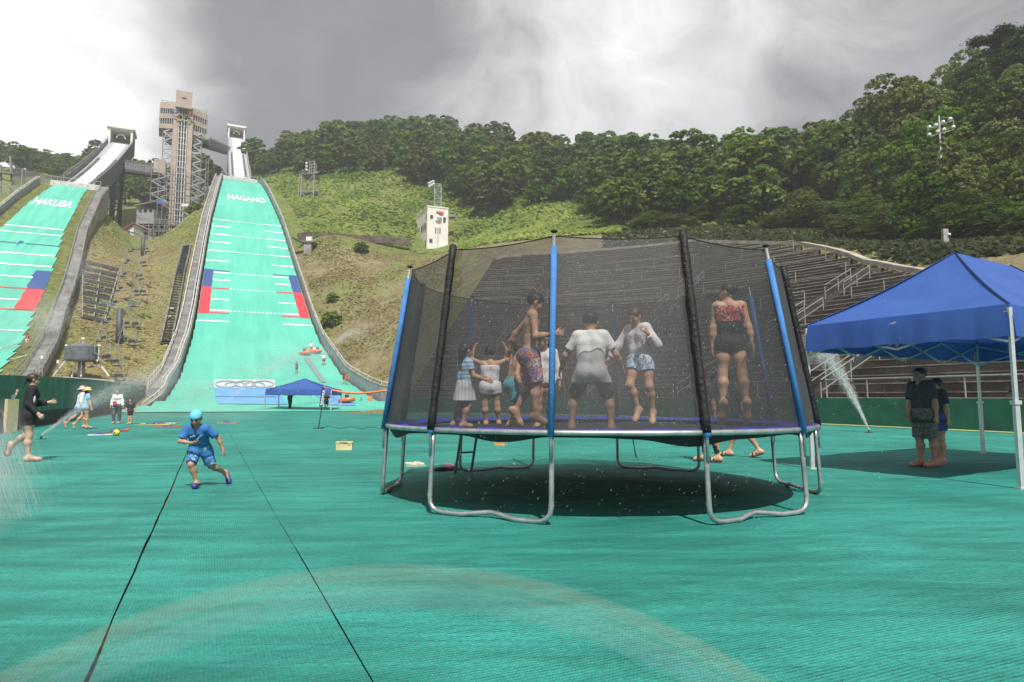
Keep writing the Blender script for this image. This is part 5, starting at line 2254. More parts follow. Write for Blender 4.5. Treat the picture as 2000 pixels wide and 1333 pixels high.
CH = [(257, 492, 124), (247, 515, 117), (240, 541, 110), (232, 569, 103), (221, 597, 96), (209, 631, 88), (197, 668, 79), (183, 718, 66),
      (288, 492, 124), (282, 520, 117), (275, 546, 110), (268, 577, 103), (260, 600, 97), (250, 640, 88), (240, 668, 80), (229, 716, 66), (237, 745, 60), (268, 641, 90), (262, 676, 82), (282, 577, 105), (213, 706, 69)]
first = None
WHERE = ['topmost', 'second highest', 'third highest', 'fourth highest', 'middle', 'sixth down', 'second lowest', 'lowest']
for i, (px, py, Y) in enumerate(CH):
    c_ = make_chair() if first is None else copy_tree(first)
    first = first or c_
    k = 1.18
    Y = min(Y, hit(px, py + 14)[1] * 0.94)
    CH[i] = (px, py, Y)
    c_.location = tuple(at(px, py, Y))
    c_.scale = (k, k, k)
    c_.rotation_euler = (0, 0, R(150) if i < 8 else R(-25))
    row = 'left row' if i < 8 else 'right row'
    c_['label'] = ('empty grey lift chair, %s of the left row up the hillside' % WHERE[i]) if i < 8 else ('empty grey lift chair, %s of the right row up the hillside' % WHERE[i - 8]) if i < 16 else \
        ('empty grey lift chair ' + ['just above the green wall', 'right of the lower pylon', 'below and right of the lower pylon', 'beside the upper stairs, right of both rows', 'between the two rows above the drum'][i - 16])
for off_, lab in (((257, 492, 124), 'thin haul cable over the left row of lift chairs'), ((288, 492, 124), 'thin haul cable over the right row of lift chairs')):
    sel = CH[:8] if off_[0] == 257 else CH[8:16]
    m = MB()
    m.tube([at(*q) + np.array([0, 0, 2.35]) for q in sel], .022, 4)
    prop(m.build('haul_cable', STEEL_M), lab, 'cable')
# ------------------------------------------------------------------ green curtain wall at the left
t = thing('curtain_wall', (*sl2xy(20, -6.3), 0.3), 'long green curtain wall with black skirting along the left of the run-out', 'wall')
m = MB()
mk = MB()
pf = MB()
S_ = np.arange(8, 72, 1.0)
lw = lambda s: -6.35 if s < 62 else -6.35 + (s - 62) ** 2 * 0.010
gl = lambda s: gz(sl2xy(s, -6.35)[1])
def wtop(s):
    x, y = sl2xy(s, lw(s))
    return float(at(1000, 735 + (y - 26) * 0.52, y)[2]) if y < 90 else 3
for mm, f0, f1, th in ((mk, 0.0, 0.30, 0.06), (m, 0.30, 1.0, 0.05)):
    vs = []
    for s in S_:
        z0 = gl(s)
        h = min(2.3, max(1.2, wtop(s) - z0))
        rip = 0.03 * math.sin(s * 4.1)
        for l, f in ((lw(s) + rip, f0), (lw(s) + rip, f1), (lw(s) - th + rip, f1), (lw(s) - th + rip, f0)):
            x, y = sl2xy(s, l)
            vs.append((x, y, z0 + h * f))
    n = len(S_)
    fs = []
    for i in range(n - 1):
        for q in range(4):
            r = (q + 1) % 4
            fs.append((i * 4 + q, i * 4 + r, (i + 1) * 4 + r, (i + 1) * 4 + q))
    fs += [(0, 3, 2, 1), tuple((n - 1) * 4 + q for q in range(4))]
    mm.add(vs, fs)
m.build('curtain', GREENCURT, t)
mk.build('skirting', BLACKCURT, t)
for s in np.arange(8, 71, 4.0):
    x, y = sl2xy(s, lw(s) - 0.12)
    pf.beam((x, y, gl(s) - .3), (x, y, gl(s) + min(2.3, max(1.2, wtop(s) - gl(s)))), .08)
pf.build('posts', STEEL_D, t)

# ------------------------------------------------------------------ right: green front wall and the stepped terraces
t = thing('stand_wall', (*ST[10], 0), 'low dark green wall along the foot of the stone terraces', 'wall')
m = MB()
vs = []
for i in range(len(ST)):
    n = np.array([math.cos(ST_H[i]), -math.sin(ST_H[i])])
    z = gz(ST[i][1])
    for d, q in ((0, -.2), (0, WALL_H - 0.06), (.25, WALL_H - 0.06), (.25, -.2)):
        vs.append((*(ST[i] + n * d), z + q))
fs = [(i * 4 + q, (i + 1) * 4 + q, (i + 1) * 4 + (q + 1) % 4, i * 4 + (q + 1) % 4) for i in range(len(ST) - 1) for q in range(4)] + [(3, 2, 1, 0), tuple((len(ST) - 1) * 4 + q for q in range(4))]
m.add(vs, fs)
m.build('panels', GREENWALL, t)
t = thing('hose', (*(ST[8] - np.array([.3, 0])), gz(ST[8][1])), 'pale yellow hose lying along the foot of the green wall', 'hose')
m = MB()
m.tube([(*(ST[i] + np.array([-0.35 + .04 * math.sin(i * 1.7), -.1])), gz(ST[i][1]) + .03) for i in range(0, len(ST))], .028, 6)
m.build('tube', mat('hose_yellow', (0.62, 0.55, 0.22), .5), t)


def terrace_material():
    m, nt, N, L = new_mat('terrace_stone')
    g = NT(nt)
    tc = g.n('ShaderNodeTexCoord')
    P = tc.outputs['Object']
    n1 = g.noise(P, 0.5, 5, .65)
    n2 = g.noise(P, 3.0, 4, .65)
    geo = g.n('ShaderNodeNewGeometry')
    col = g.mix(g.smooth(n1, .35, .65), (0.070, 0.060, 0.052), (0.135, 0.118, 0.104))
    col = g.mix(g.smooth(n2, .55, .75, 0, .6), col, (0.24, 0.21, 0.19))
    b = g.n('ShaderNodeBsdfPrincipled', Base_Color=col, Roughness=.95)
    bp = g.n('ShaderNodeBump', Strength=.5, Height=n2)
    bp.inputs['Distance'].default_value = .05
    L.new(bp.outputs[0], b.inputs['Normal'])
    L.new(b.outputs[0], g.n('ShaderNodeOutputMaterial').inputs[0])
    return m


TERR = terrace_material()
t = thing('terraced_stand', (*ST[20], 0), 'wide dark stone terraces of the spectator stand behind the trampoline', 'stand')
m = MB()
plk = MB()
n_row = max(ST_N)
AISLE = (4, 13, 21, 29, 37)
for i in range(len(ST) - 1):
    for k in range(-1, n_row):
        if k >= min(ST_N[i], ST_N[i + 1]):
            break
        a0, b0 = stand_pt(i, k), stand_pt(i + 1, k)
        a1, b1 = stand_pt(i, k + 1), stand_pt(i + 1, k + 1)
        up = np.array([0, 0, ROW_H])
        m.add([a0 - up, b0 - up, b0, a0], [(0, 1, 2, 3)])                                           # riser
        m.add([a0, b0, b1 - up, a1 - up], [(0, 1, 2, 3)])                                            # tread
        if k >= 0 and not any(abs(i - q) < 1 for q in AISLE):                                     # a bench board set on the edge
            n = np.array([math.cos(ST_H[i]), -math.sin(ST_H[i]), 0])
            d = (a1 - up - a0)
            q = [a0 + d * -.06, b0 + d * -.06, b0 + d * .38, a0 + d * .38]
            vs = [p + (0, 0, .003) for p in q] + [p + (0, 0, .055) for p in q]
            plk.add(vs, [(3, 2, 1, 0), (4, 5, 6, 7), (0, 1, 5, 4), (2, 3, 7, 6)])
    # side cheek where the rows stop
for i in range(len(ST) - 1):
    if ST_N[i] != ST_N[i + 1]:
        lo, hi = sorted((ST_N[i], ST_N[i + 1]))
        j = i + 1
        for k in range(lo, hi):
            a, b = stand_pt(j, k), stand_pt(j, k + 1)
            m.add([a - (0, 0, 2.0), b - (0, 0, 2.0), b - (0, 0, ROW_H), a], [(0, 1, 2, 3)])
for end in (0, len(ST) - 1):
    for k in range(-1, ST_N[end]):
        a, b = stand_pt(end, k), stand_pt(end, k + 1)
        m.add([a - (0, 0, 3), b - (0, 0, 3), b - (0, 0, ROW_H), a], [(0, 1, 2, 3)])
m.build('steps', TERR, t)
o = plk.build('bench_boards', mat('bench_wood', (0.27, 0.235, 0.205), .9, var=.45, scale=1.2), t)
# pale kerb capping the upper edge
m = MB()
for i in range(len(ST) - 1):
    a, b = stand_pt(i, ST_N[i]), stand_pt(i + 1, ST_N[i + 1])
    if np.linalg.norm(a - b) < 6:
        m.beam(a + (0, 0, -.1), b + (0, 0, -.1), .55, .35)
m.build('edge_kerb', mat('pale_kerb', (0.40, 0.36, 0.32), .9, var=.25, scale=.8), t)


RAIL = mat('rail_pale_steel', (0.34, 0.325, 0.31), .6, .2, var=.2)


def rail_run(i0, i1, k, label, every=2):
    pts = [stand_pt(i, k) for i in range(i0, i1 + 1) if k < ST_N[i]]
    if len(pts) < 3:
        return
    t = thing('guard_rail', pts[0], label, 'railing')
    for q in pts[::every]:
        m = MB()
        m.beam(q, q + (0, 0, 1.0), .045)
        m.build('post', RAIL, t)
    for z_, r_ in ((1.0, .035), (.18, .028)):
        m = MB()
        m.tube([q + (0, 0, z_) for q in pts], r_, 5)
        m.build('bar', RAIL, t)


ORD = ['lowest', 'second', 'third', 'fourth', 'fifth', 'topmost']
for n_, k in enumerate((0, 9, 17, 24, 31, 37)):
    for seg, (i0, i1) in enumerate(((0, 12), (14, 20), (22, 28), (30, 36), (38, 41))):
        rail_run(i0, i1, k, 'pale metal guard rail, %s level of the terraces, %s section from the blue tent' % (ORD[n_], ['first', 'second', 'third', 'fourth', 'farthest'][seg]), 2)
for q in AISLE[1:]:
    for n_, (k0, k1) in enumerate(((0, 5), (10, 15), (18, 22), (25, 29))):
        if k1 >= ST_N[q]:
            continue
        t = thing('handrail', stand_pt(q, k0), 'pale sloping handrail pair, %s flight of the aisle %s' % (['lowest', 'second', 'third', 'top'][n_], ['beside the blue tent', 'behind the right half of the trampoline', 'behind the middle of the trampoline', 'far behind the trampoline net'][AISLE.index(q) - 1]), 'handrail')
        m = MB()
        h = np.array([math.sin(ST_H[q]), math.cos(ST_H[q]), 0])
        for d in (-.7, .7):
            a, b = stand_pt(q, k0) + h * d, stand_pt(q, k1) + h * d
            m.beam(a + (0, 0, 1.0), b + (0, 0, .9), .045)
            m.beam(a + (0, 0, .5), b + (0, 0, .45), .035)
            for f in (0, .5, 1):
                c = a + (b - a) * f
                m.beam(c, c + (0, 0, .9), .04)
        m.build('bars', RAIL, t)

# ------------------------------------------------------------------ blue canopy tents
BLUE = mat('blue_tent_cloth', (0.030, 0.095, 0.36), .62, var=.10, scale=1.5, bump=.5, bscale=2.2, col2=(0.042, 0.125, 0.43), trans=.18)
BLUE_T = mat('blue_tent_trim', (0.010, 0.025, 0.12), .7)
ALU = mat('white_aluminium', (0.62, 0.63, 0.64), .4, .4, var=.1)


def tent(label, c0, ex, ey, z_leg, z_eave, z_peak, pa, pb, val, legs_s=.045, group=None):
    """c0: near left leg; ex: along the short side; ey: along the long side"""
    c0, ex, ey = np.array(c0, float), np.array(ex, float), np.array(ey, float)
    t = thing('canopy_tent', c0, label, 'tent', group)
    up = np.array([0, 0, 1.0])
    legs = [c0, c0 + ex, c0 + ex + ey, c0 + ey]
    for p in legs:
        m = MB()
        m.beam(p, p + up * z_eave, legs_s)
        m.beam(p, p + up * z_eave * .47, legs_s * 1.3)
        m.box(p + up * .012, (legs_s * 2.6, legs_s * 2.6, .02))
        m.box(p + up * z_eave * .47, (legs_s * 2.0, legs_s * 2.0, .05))
        m.build('leg', ALU, t)
    ins = .03
    mid = c0 + ex / 2
    A = mid + ey * pa + up * z_peak
    B = mid + ey * pb + up * z_peak
    # canopy as a grid so that the cloth can sag between its frame
    def sheet(m, P, Q, Rr, Sq, n=10, sag=.10):
        base = []
        for i in range(n + 1):
            for j in range(n + 1):
                u, v = i / n, j / n
                p = (P * (1 - u) + Q * u) * (1 - v) + (Sq * (1 - u) + Rr * u) * v
                p = p - up * sag * 4 * u * (1 - u) * (1 - v) * .7 - up * sag * math.sin(v * math.pi) * .8
                base.append(p)
        m.add(base, [(i * (n + 1) + j, (i + 1) * (n + 1) + j, (i + 1) * (n + 1) + j + 1, i * (n + 1) + j + 1) for i in range(n) for j in range(n)])
    e = [p + up * (z_eave + .04) for p in legs]
    m = MB()
    sheet(m, e[0], e[1], A, A, sag=.10)
    sheet(m, e[1], e[2], B, A, sag=.07)
    sheet(m, e[2], e[3], B, B, sag=.07)
    sheet(m, e[3], e[0], A, B, sag=.07)
    can = m.build('canopy', BLUE, t, True)
    m = MB()
    for a, b in ((e[0], e[1]), (e[1], e[2]), (e[2], e[3]), (e[3], e[0])):
        n = 26
        vs = []
        d = unit(b - a)
        o_ = np.array([d[1], -d[0], 0])
        for i in range(n + 1):
            p = a + (b - a) * i / n
            rp = .018 * math.sin(i * 1.9) + .012 * math.sin(i * .7 + 1)
            vs += [p + up * .003, p + o_ * (rp * .5 + .035) - up * val * .5, p + o_ * (rp + .05) - up * (val + .01 * math.sin(i * .9))]
        m.add(vs, [(i * 3 + q, (i + 1) * 3 + q, (i + 1) * 3 + q + 1, i * 3 + q + 1) for i in range(n) for q in range(2)])
    m.build('valance', BLUE, t, True)
    for q, w in ((e[0], A), (e[1], A), (e[2], B), (e[3], B)):
        m = MB()
        pts = []
        for i in range(11):
            f = i / 10
            pts.append(q * (1 - f) + w * f - up * .07 * math.sin(f * math.pi) * .8 + up * .012)
        m.tube(pts, .011, 4)
        m.build('seam_piping', BLUE_T, can)
    m = MB()
    for a, b in ((legs[0], legs[1]), (legs[1], legs[2]), (legs[2], legs[3]), (legs[3], legs[0])):
        n = 2 if np.linalg.norm(b - a) < 4 else 4
        for i in range(n):
            p, q = a + (b - a) * i / n, a + (b - a) * (i + 1) / n
            z1, z0 = z_eave - .05, z_eave - .45
            m.beam(p + up * z1, q + up * z0, .028)
            m.beam(p + up * z0, q + up * z1, .028)
    m.beam(mid + up * (z_eave - .4), A - up * .03, .03)
    m.beam(mid + ey + up * (z_eave - .4), B - up * .03, .03)
    m.build('scissor_frame', ALU, t)
    return t


l1 = on_ground(1587, 917)
l2 = on_ground(1996, 957)
ex = l2 - l1
ex[2] = 0
ey = np.array([-ex[1], ex[0], 0]) / np.linalg.norm(ex[:2]) * (5.8)
ze = float(at(1583, 643, l1[1])[2])
pk = np.array(l1 + ex / 2)
tent('big blue canopy tent with white legs at the right edge of the run-out', l1, ex, ey, 0, ze, float(at(1880, 496, (l1 + ex / 2 + ey * .34)[1])[2]), .33, .67, .42)
u0 = on_ground(517, 804)
u1 = on_ground(640, 804)
w_ = np.array([u1[0] - u0[0], 0, 0])
tent('small faded blue canopy tent far off before the NAGANO slope', u0, (w_[0] * 1.05, 0, 0), (0, 3.2, 0), 0, float(at(560, 762, u0[1])[2]) - u0[2], float(at(580, 740, u0[1] + 1.6)[2]) - u0[2], .5, .5, .45, .07)

# feather flag on its pole with a rope line to the trampoline
p = on_ground(622, 838)
t = thing('feather_flag', p, 'dark navy feather flag with white letters on a thin leaning pole', 'flag')
q = at(632, 757, p[1])
m = MB()
m.tube([p, p + (q - p) * .5 + (.02, 0, 0), q], .02, 6)
m.box(p + (0, 0, .02), (.3, .3, .04))
m.build('pole', STEEL_D, t)
m = MB()
a, b = at(623, 795, p[1]), at(629, 757, p[1])
m.add([a, at(630, 795, p[1]), at(635.5, 758, p[1]), b, a + (0, .02, 0), at(630, 795, p[1] + .02), at(635.5, 758, p[1] + .02), b + (0, .02, 0)], [(0, 1, 2, 3), (7, 6, 5, 4), (0, 4, 5, 1), (1, 5, 6, 2), (2, 6, 7, 3), (3, 7, 4, 0)])
fl = m.build('banner', mat('flag_navy', (0.03, 0.05, 0.16), .7), t)
m = MB()
for k in range(6):
    c = at(627 + k * .9, 790 - k * 5, p[1] - .03)
    m.box(c, (.045, .01, .07))
    m.box(c + (.05, 0, .02), (.02, .01, .09))
m.build('lettering', WHITE_P, fl)
t = thing('rope', p, 'thin rope line along the ground from the flag foot towards the trampoline', 'rope')
m = MB()
q = on_ground(750, 840)
m.tube([p + (q - p) * f + np.array([0, 0, .03 + .06 * math.sin(f * math.pi * 3) ** 2]) for f in np.linspace(0, 1, 14)], .012, 5)
m.build('line', STEEL_D, t)

# ------------------------------------------------------------------ sheets, banner and board at the foot of the big slope
t = thing('slide_sheet', at(500, 788, 58), 'pale blue plastic sheet on the slope foot below the white ring banner', 'sheet')
BLUES = mat('pale_blue_sheet', (0.13, 0.38, 0.78), .5, var=.12, scale=.6)


def on_slope(px, py, lift=.05):
    """where a line of sight meets the big landing slope or the flat before it"""
    r = ray(px, py)
    for Y in np.linspace(40, 210, 1700):
        p = r * (Y / r[1]) + np.array([0, 0, CAM_H])
        s, l = xy2sl(p[0], p[1])
        if p[2] < (nz_(s) if s > 55 else gz(p[1])):
            return p + np.array([0, 0, lift])
    return p


def draped(name, quad, m_, parent, lift=.06, n=10):
    m = MB()
    a, b, c, d = [np.array(q, float) for q in quad]
    vs = []
    for i in range(n + 1):
        for j in range(n + 1):
            u, v = i / n, j / n
            q = (a * (1 - u) + b * u) * (1 - v) + (d * (1 - u) + c * u) * v
            vs.append(on_slope(q[0], q[1], lift))
    m.add(vs, [(i * (n + 1) + j, (i + 1) * (n + 1) + j, (i + 1) * (n + 1) + j + 1, i * (n + 1) + j + 1) for i in range(n) for j in range(n)])
    return m.build(name, m_, parent, True)


draped('sheet', ((425, 790), (562, 791), (538, 757), (419, 757)), BLUES, t)
t = thing('slide_sheet', at(650, 788, 58), 'pale blue plastic sheet behind the right of the far blue tent', 'sheet')
draped('sheet', ((640, 792), (696, 793), (645, 765), (606, 765)), BLUES, t)
t = thing('ring_banner', at(478, 757, 60), 'wide white banner with faint grey rings on the slope foot', 'banner')
p0, p1 = at(418, 757, 62), at(537, 757, 64)
p2, p3 = at(537, 742, 64), at(418, 741, 62)
m = MB()
d = np.array([0, .12, 0])
m.add([p0, p1, p2, p3, p0 + d, p1 + d, p2 + d, p3 + d], [(0, 1, 2, 3), (7, 6, 5, 4), (0, 4, 5, 1), (1, 5, 6, 2), (2, 6, 7, 3), (3, 7, 4, 0)])
m.build('cloth', WHITE_P, t)
x = unit(p1 - p0)
cols = [mat('faint_ring_' + n, c, .7) for n, c in (('blue', (.40, .45, .52)), ('yellow', (.55, .52, .40)), ('grey', (.38, .38, .38)), ('green', (.40, .50, .44)), ('red', (.56, .40, .38)))]
m = MB()
for k in range(3):
    m.cur = (0, 2, 4)[k]
    c = p0 + (p1 - p0) * (.2 + .3 * k) + (0, -.03, (p3 - p0)[2] * .45)
    m.tube([c + x * .95 * math.cos(a) + np.array([0, 0, .30]) * math.sin(a) for a in np.linspace(0, 2 * math.pi, 24, endpoint=False)], .035, 5, closed=True)
for k in range(2):
    m.cur = (1, 3)[k]
    c = p0 + (p1 - p0) * (.35 + .3 * k) + (0, -.03, (p3 - p0)[2] * .30)
    m.tube([c + x * .95 * math.cos(a) + np.array([0, 0, .30]) * math.sin(a) for a in np.linspace(0, 2 * math.pi, 24, endpoint=False)], .035, 5, closed=True)
m.build('ring_emblem', cols, t, True)
t = thing('drag_mat', on_slope(620, 720), 'long grey mat strip down the lower slope below the orange rafts', 'mat')
draped('strip', ((627, 748), (636, 748), (605, 700), (592, 700)), mat('grey_strip', (0.20, 0.27, 0.27), .8), t, .08)
p = on_ground(336, 791)
t = thing('pale_board', p, 'pale flat board lying at the left foot of the NAGANO slope', 'board')
m = MB()
a, b, c, d = on_ground(319, 793), on_ground(354, 793), on_ground(356, 786.5), on_ground(325, 786.5)
m.prism([a[:2], b[:2], c[:2], d[:2]], [q[2] + .02 for q in (a, b, c, d)], [q[2] + .14 for q in (a, b, c, d)])
m.build('panel', mat('pale_board', (0.60, 0.55, 0.48), .7), t)
# long orange inflatable boom
t = thing('orange_boom', at(700, 768, 56), 'long orange inflatable boom sagging right of the far blue tent', 'boom')
m = MB()
m.tube([at(px, py, 55) for px, py in ((632, 757), (650, 763), (672, 767), (700, 769), (725, 767), (757, 763), (800, 762))], .085, 8)
m.build('tube', mat('orange_vinyl', (0.85, 0.20, 0.05), .4, spec=.6), t, True)
for k, (px, py) in enumerate(((652, 790), (757, 795))):
    q = on_ground(px, 800)
    m = MB()
    m.cyl(q, at(px, 763, q[1]), .04, seg=6)
    m.build('support_pole', STEEL_M, t)
t = thing('beige_mat', on_ground(738, 795), 'beige foam mat under the far children right of the boom', 'mat')
m = MB()
a, b, c, d = on_ground(728, 797), on_ground(765, 798), on_ground(765, 793.5), on_ground(722, 793.5)
m.prism([a[:2], b[:2], c[:2], d[:2]], [q[2] + .02 for q in (a, b, c, d)], [q[2] + .12 for q in (a, b, c, d)])
m.build('pad', mat('beige_foam', (0.55, 0.47, 0.38), .8), t)
RAFT = mat('orange_raft', (0.80, 0.16, 0.04), .35, spec=.6)


def raft(p, label, r=.5):
    t = thing('raft', p, label, 'raft')
    m = MB()
    m.tube([p + np.array([r * 1.25 * math.cos(a), r * .8 * math.sin(a), .26 + .06 * math.cos(a)]) for a in np.linspace(0, 2 * math.pi, 18, endpoint=False)], .22, 8, closed=True)
    m.build('tube', RAFT, t, True)
    m = MB()
    m.tube([p + np.array([r * .5 * math.cos(a), r * .35 * math.sin(a), .2]) for a in np.linspace(0, 2 * math.pi, 12, endpoint=False)], .2, 6, closed=True)
    m.build('floor', mat('raft_floor', (0.55, 0.14, 0.06), .6), t, True)


raft(on_slope(596, 694), 'orange inflatable raft at the start of the grey strip on the slope')
raft(on_slope(617, 691), 'orange inflatable raft on the slope beside the slope edge, right of its neighbour')
raft(on_slope(677, 788), 'orange inflatable raft on the flat below the orange boom')

# ------------------------------------------------------------------ toys, cases, shoes
p = on_ground(673, 880)
t = thing('cream_case', p, 'cream plastic equipment case standing on the green matting', 'case')
CREAM = mat('cream_plastic', (0.72, 0.60, 0.34), .5)
m = MB()
m.box(p + (0, 0, .085), (.35, .16, .15), .05)
m.build('body', CREAM, t)
m = MB()
m.box(p + (0, 0, .178), (.37, .18, .034), .05)
for d in (-.12, .12):
    m.box(p + (d, -.086, .16), (.03, .02, .05), .05)
l_ = m.build('lid', CREAM, t)
m = MB()
m.tube([p + (-.05, 0, .195), p + (-.045, 0, .225), p + (.045, 0, .225), p + (.05, 0, .195)], .008, 6)
m.build('handle', mat('case_handle', (0.45, 0.26, 0.10), .5), l_)
m = MB()
for k in range(8):
    m.box(p + (-.08 + .023 * k, -.095, .176), (.014, .004, .016), .05)
m.build('lettering', STEEL_D, l_)
p = on_ground(976, 871)
t = thing('orange_basket', p, 'small orange slatted basket seen under the trampoline', 'basket')
ORB = mat('orange_plastic', (0.72, 0.28, 0.05), .5)
m = MB()
for k in range(5):
    m.box(p + (-.10 + .05 * k, -.07, .09), (.028, .015, .17))
    m.box(p + (-.10 + .05 * k, .07, .09), (.028, .015, .17))
for z in (.02, .16):
    m.box(p + (0, -.078, z), (.25, .012, .03))
    m.box(p + (0, .078, z), (.25, .012, .03))
    for d in (-.122, .122):
        m.box(p + (d, 0, z), (.012, .144, .03))
m.box(p + (0, 0, .012), (.23, .13, .012))
m.build('basket', ORB, t)


def ski(px0, px1, py0, py1, label, mt, w=.07):
    a, b = on_ground(px0, py0), on_ground(px1, py1)
    t = thing('toy_ski', a, label, 'toy ski')
    m = MB()
    L_ = np.linalg.norm(b - a)
    d = unit(b - a)
    m.beam(a + (0, 0, .03), b + (0, 0, .03), w * 2, .03)
    m.beam(b + (0, 0, .03), b + d * .12 + (0, 0, .09), w * 1.6, .025)
    m.build('board', mt, t)
    m = MB()
    for f in (.4, .55):
        c = a + (b - a) * f
        m.box(c + (0, 0, .07), (.16, .10, .06), math.atan2(d[1], d[0]))
    m.build('binding', mat('ski_binding', (0.10, 0.14, 0.5), .5), t)


YEL = mat('yellow_plastic', (0.80, 0.62, 0.06), .4)
REDP = mat('red_plastic', (0.66, 0.07, 0.05), .4)
WHP = mat('white_plastic', (0.78, 0.76, 0.72), .4)
ski(262, 330, 832, 831, 'yellow toy ski with blue bindings, nearest the left wall', YEL)
ski(275, 345, 829, 828, 'white and red toy ski lying behind the yellow one', pattern_mat('red_white_ski', [(0.75, .73, .7), (.66, .07, .05), (.75, .73, .7), (.1, .2, .6)], 6))
ski(300, 352, 836, 835.5, 'red toy ski in front of the yellow one', REDP)
ski(425, 462, 828, 828, 'white toy ski with orange tip right of the running boy', pattern_mat('orange_white_ski', [(.75, .75, .75), (.8, .25, .06), (.75, .75, .75)], 4))
ski(172, 218, 852, 851, 'white toy ski lying nearest the yellow ball', WHP)
ski(206, 246, 846, 843, 'red toy ski with dark tip behind the yellow ball', REDP)
p = on_ground(227, 852)
t = thing('ball', p, 'yellow ball on the matting beside the toy skis', 'ball')
m = MB()
m.ball(p + (0, 0, .10), .10, 18, 12)
m.build('shell', YEL, t, True)
m = MB()
m.cyl(p + (0, -.092, .12), p + (0, -.104, .125), .022, seg=10)
m.build('valve', STEEL_D, t)


def shoe(p, ang, label, mt, sole, L_=.21):
    t = thing('shoe', p, label, 'shoe')
    d = np.array([math.cos(ang), math.sin(ang), 0])
    C = lambda a, b, ra, rb: ('c', np.array(a, float), np.array(b, float), ra, rb, None)
    q = np.zeros(3)
    v, f = sdf_mesh([(.02, [C(q - d * L_ * .35 + (0, 0, .045), q + d * L_ * .3 + (0, 0, .03), .036, .03), C(q - d * L_ * .36 + (0, 0, .06), q - d * L_ * .1 + (0, 0, .06), .034, .028)])], .008,
                    [(np.array([0, 0, .012]), np.array([0, 0, -1.0])), (np.array([0, 0, .078]), np.array([0, 0, 1.0]))])
    mesh_obj('upper', v, f, mt, t, True)
    m = MB()
    m.box((0, 0, .006), (L_ * 1.02, .075, .012), ang)
    m.build('sole', sole, t, False, True)


CRM = mat('cream_shoe', (0.66, 0.56, 0.44), .7)
PNK = mat('pink_shoe', (0.80, 0.42, 0.58), .6)
BLK = mat('black_rubber', (0.02, 0.02, 0.022), .7)
shoe(on_ground(804, 912), .2, 'cream child shoe, left one of the pair near the trampoline leg', CRM, WHP)
shoe(on_ground(819, 911), .3, 'cream child shoe, right one of the pair near the trampoline leg', CRM, WHP)
shoe(on_ground(880, 914), .1, 'pink shoe behind the red sandals by the ladder', PNK, WHP)
shoe(on_ground(874, 921), .5, 'pink red sandal shoe in front of the pink one', mat('crimson_shoe', (0.5, .06, .12), .6), BLK)
shoe(on_ground(858, 922), 2.8, 'black red sandal shoe nearest the trampoline leg', BLK, mat('crimson_shoe', (0.5, .06, .12), .6))
shoe(on_ground(891, 920), .0, 'grey sandal shoe at the foot of the ladder', mat('grey_shoe', (0.2, .19, .19), .6), BLK)

# ------------------------------------------------------------------ trampoline
TC = np.array([1.055, 8.565])
TR_, TF_, TT_ = 2.624, 2.668, 2.36
ZR, ZT, ZF = 0.825, 2.745, 2.60
TRA = thing('trampoline', (TC[0], TC[1], 0), 'large round trampoline with black safety net and blue poles', 'trampoline')
DL = 0.256
TH = -0.524


def tang(k, s):
    return -math.pi / 2 + TH + k * math.pi / 3 + s * DL


def ring(r, a, z):
    return np.array([TC[0] + r * math.cos(a), TC[1] + r * math.sin(a), z])


m = MB()
m.tube([ring(TR_, a, ZR) for a in np.linspace(0, 2 * math.pi, 72, endpoint=False)], .027, 10, closed=True)
m.build('rim', STEEL, TRA, True)
FX = {(0, -1): (846, 1008), (0, 1): (1070, 1027), (1, -1): (1390, 1023), (1, 1): (1566, 1000)}
for k in range(6):
    a0, a1 = tang(k, -1), tang(k, 1)
    am = (a0 + a1) / 2
    f0, f1 = ring(TF_, a0, .03), ring(TF_, a1, .03)
    t0, t1 = ring(TR_, a0, ZR - .02), ring(TR_, a1, ZR - .02)
    mid = (f0 + f1) / 2
    inw = unit(np.array([TC[0], TC[1], 0]) - mid * (1, 1, 0))
    pts = []
    for f in np.linspace(0, .82, 6):
        pts.append(t0 + (f0 - t0) * f)
    b0 = f0 + (f1 - f0) * .13
    c0 = t0 + (f0 - t0) * .82
    for f in (.25, .5, .75, 1):
        pts.append((1 - f) ** 2 * c0 + 2 * f * (1 - f) * f0 + f * f * b0)
    w = [f0 + (f1 - f0) * q + inw * o * .10 + np.array([0, 0, h]) for q, o, h in ((.28, .02, .0), (.42, .6, .02), (.5, .8, .03), (.58, .6, .02), (.72, .02, .0))]
    pts += w
    b1 = f0 + (f1 - f0) * .87
    c1 = t1 + (f1 - t1) * .82
    for f in (0, .25, .5, .75):
        pts.append((1 - f) ** 2 * b1 + 2 * f * (1 - f) * f1 + f * f * c1)
    for f in np.linspace(.82, 0, 6):
        pts.append(t1 + (f1 - t1) * f)
    m = MB()
    m.tube(pts, .024, 10)
    lg = m.build('leg', STEEL, TRA, True)
    for tq, fq in ((t0, f0), (t1, f1)):
        for f in (.35, .80):
            m = MB()
            c = tq + (fq - tq) * f
            d = unit(fq - tq)
            m.cyl(c - d * .012, c + d * .012, .0255, seg=10)
            m.build('joint_band', STEEL_M, lg)
SLEEVE_B = mat('blue_foam_sleeve', (0.05, 0.20, 0.52), .75, var=.12, bump=.3, bscale=40)
SLEEVE_K = mat('black_pole_sleeve', (0.012, 0.013, 0.014), .55, var=.3, scale=10, bump=.8, bscale=22, spec=.4)
CAPB = mat('blue_cap', (0.10, 0.32, 0.70), .45)
poles = []
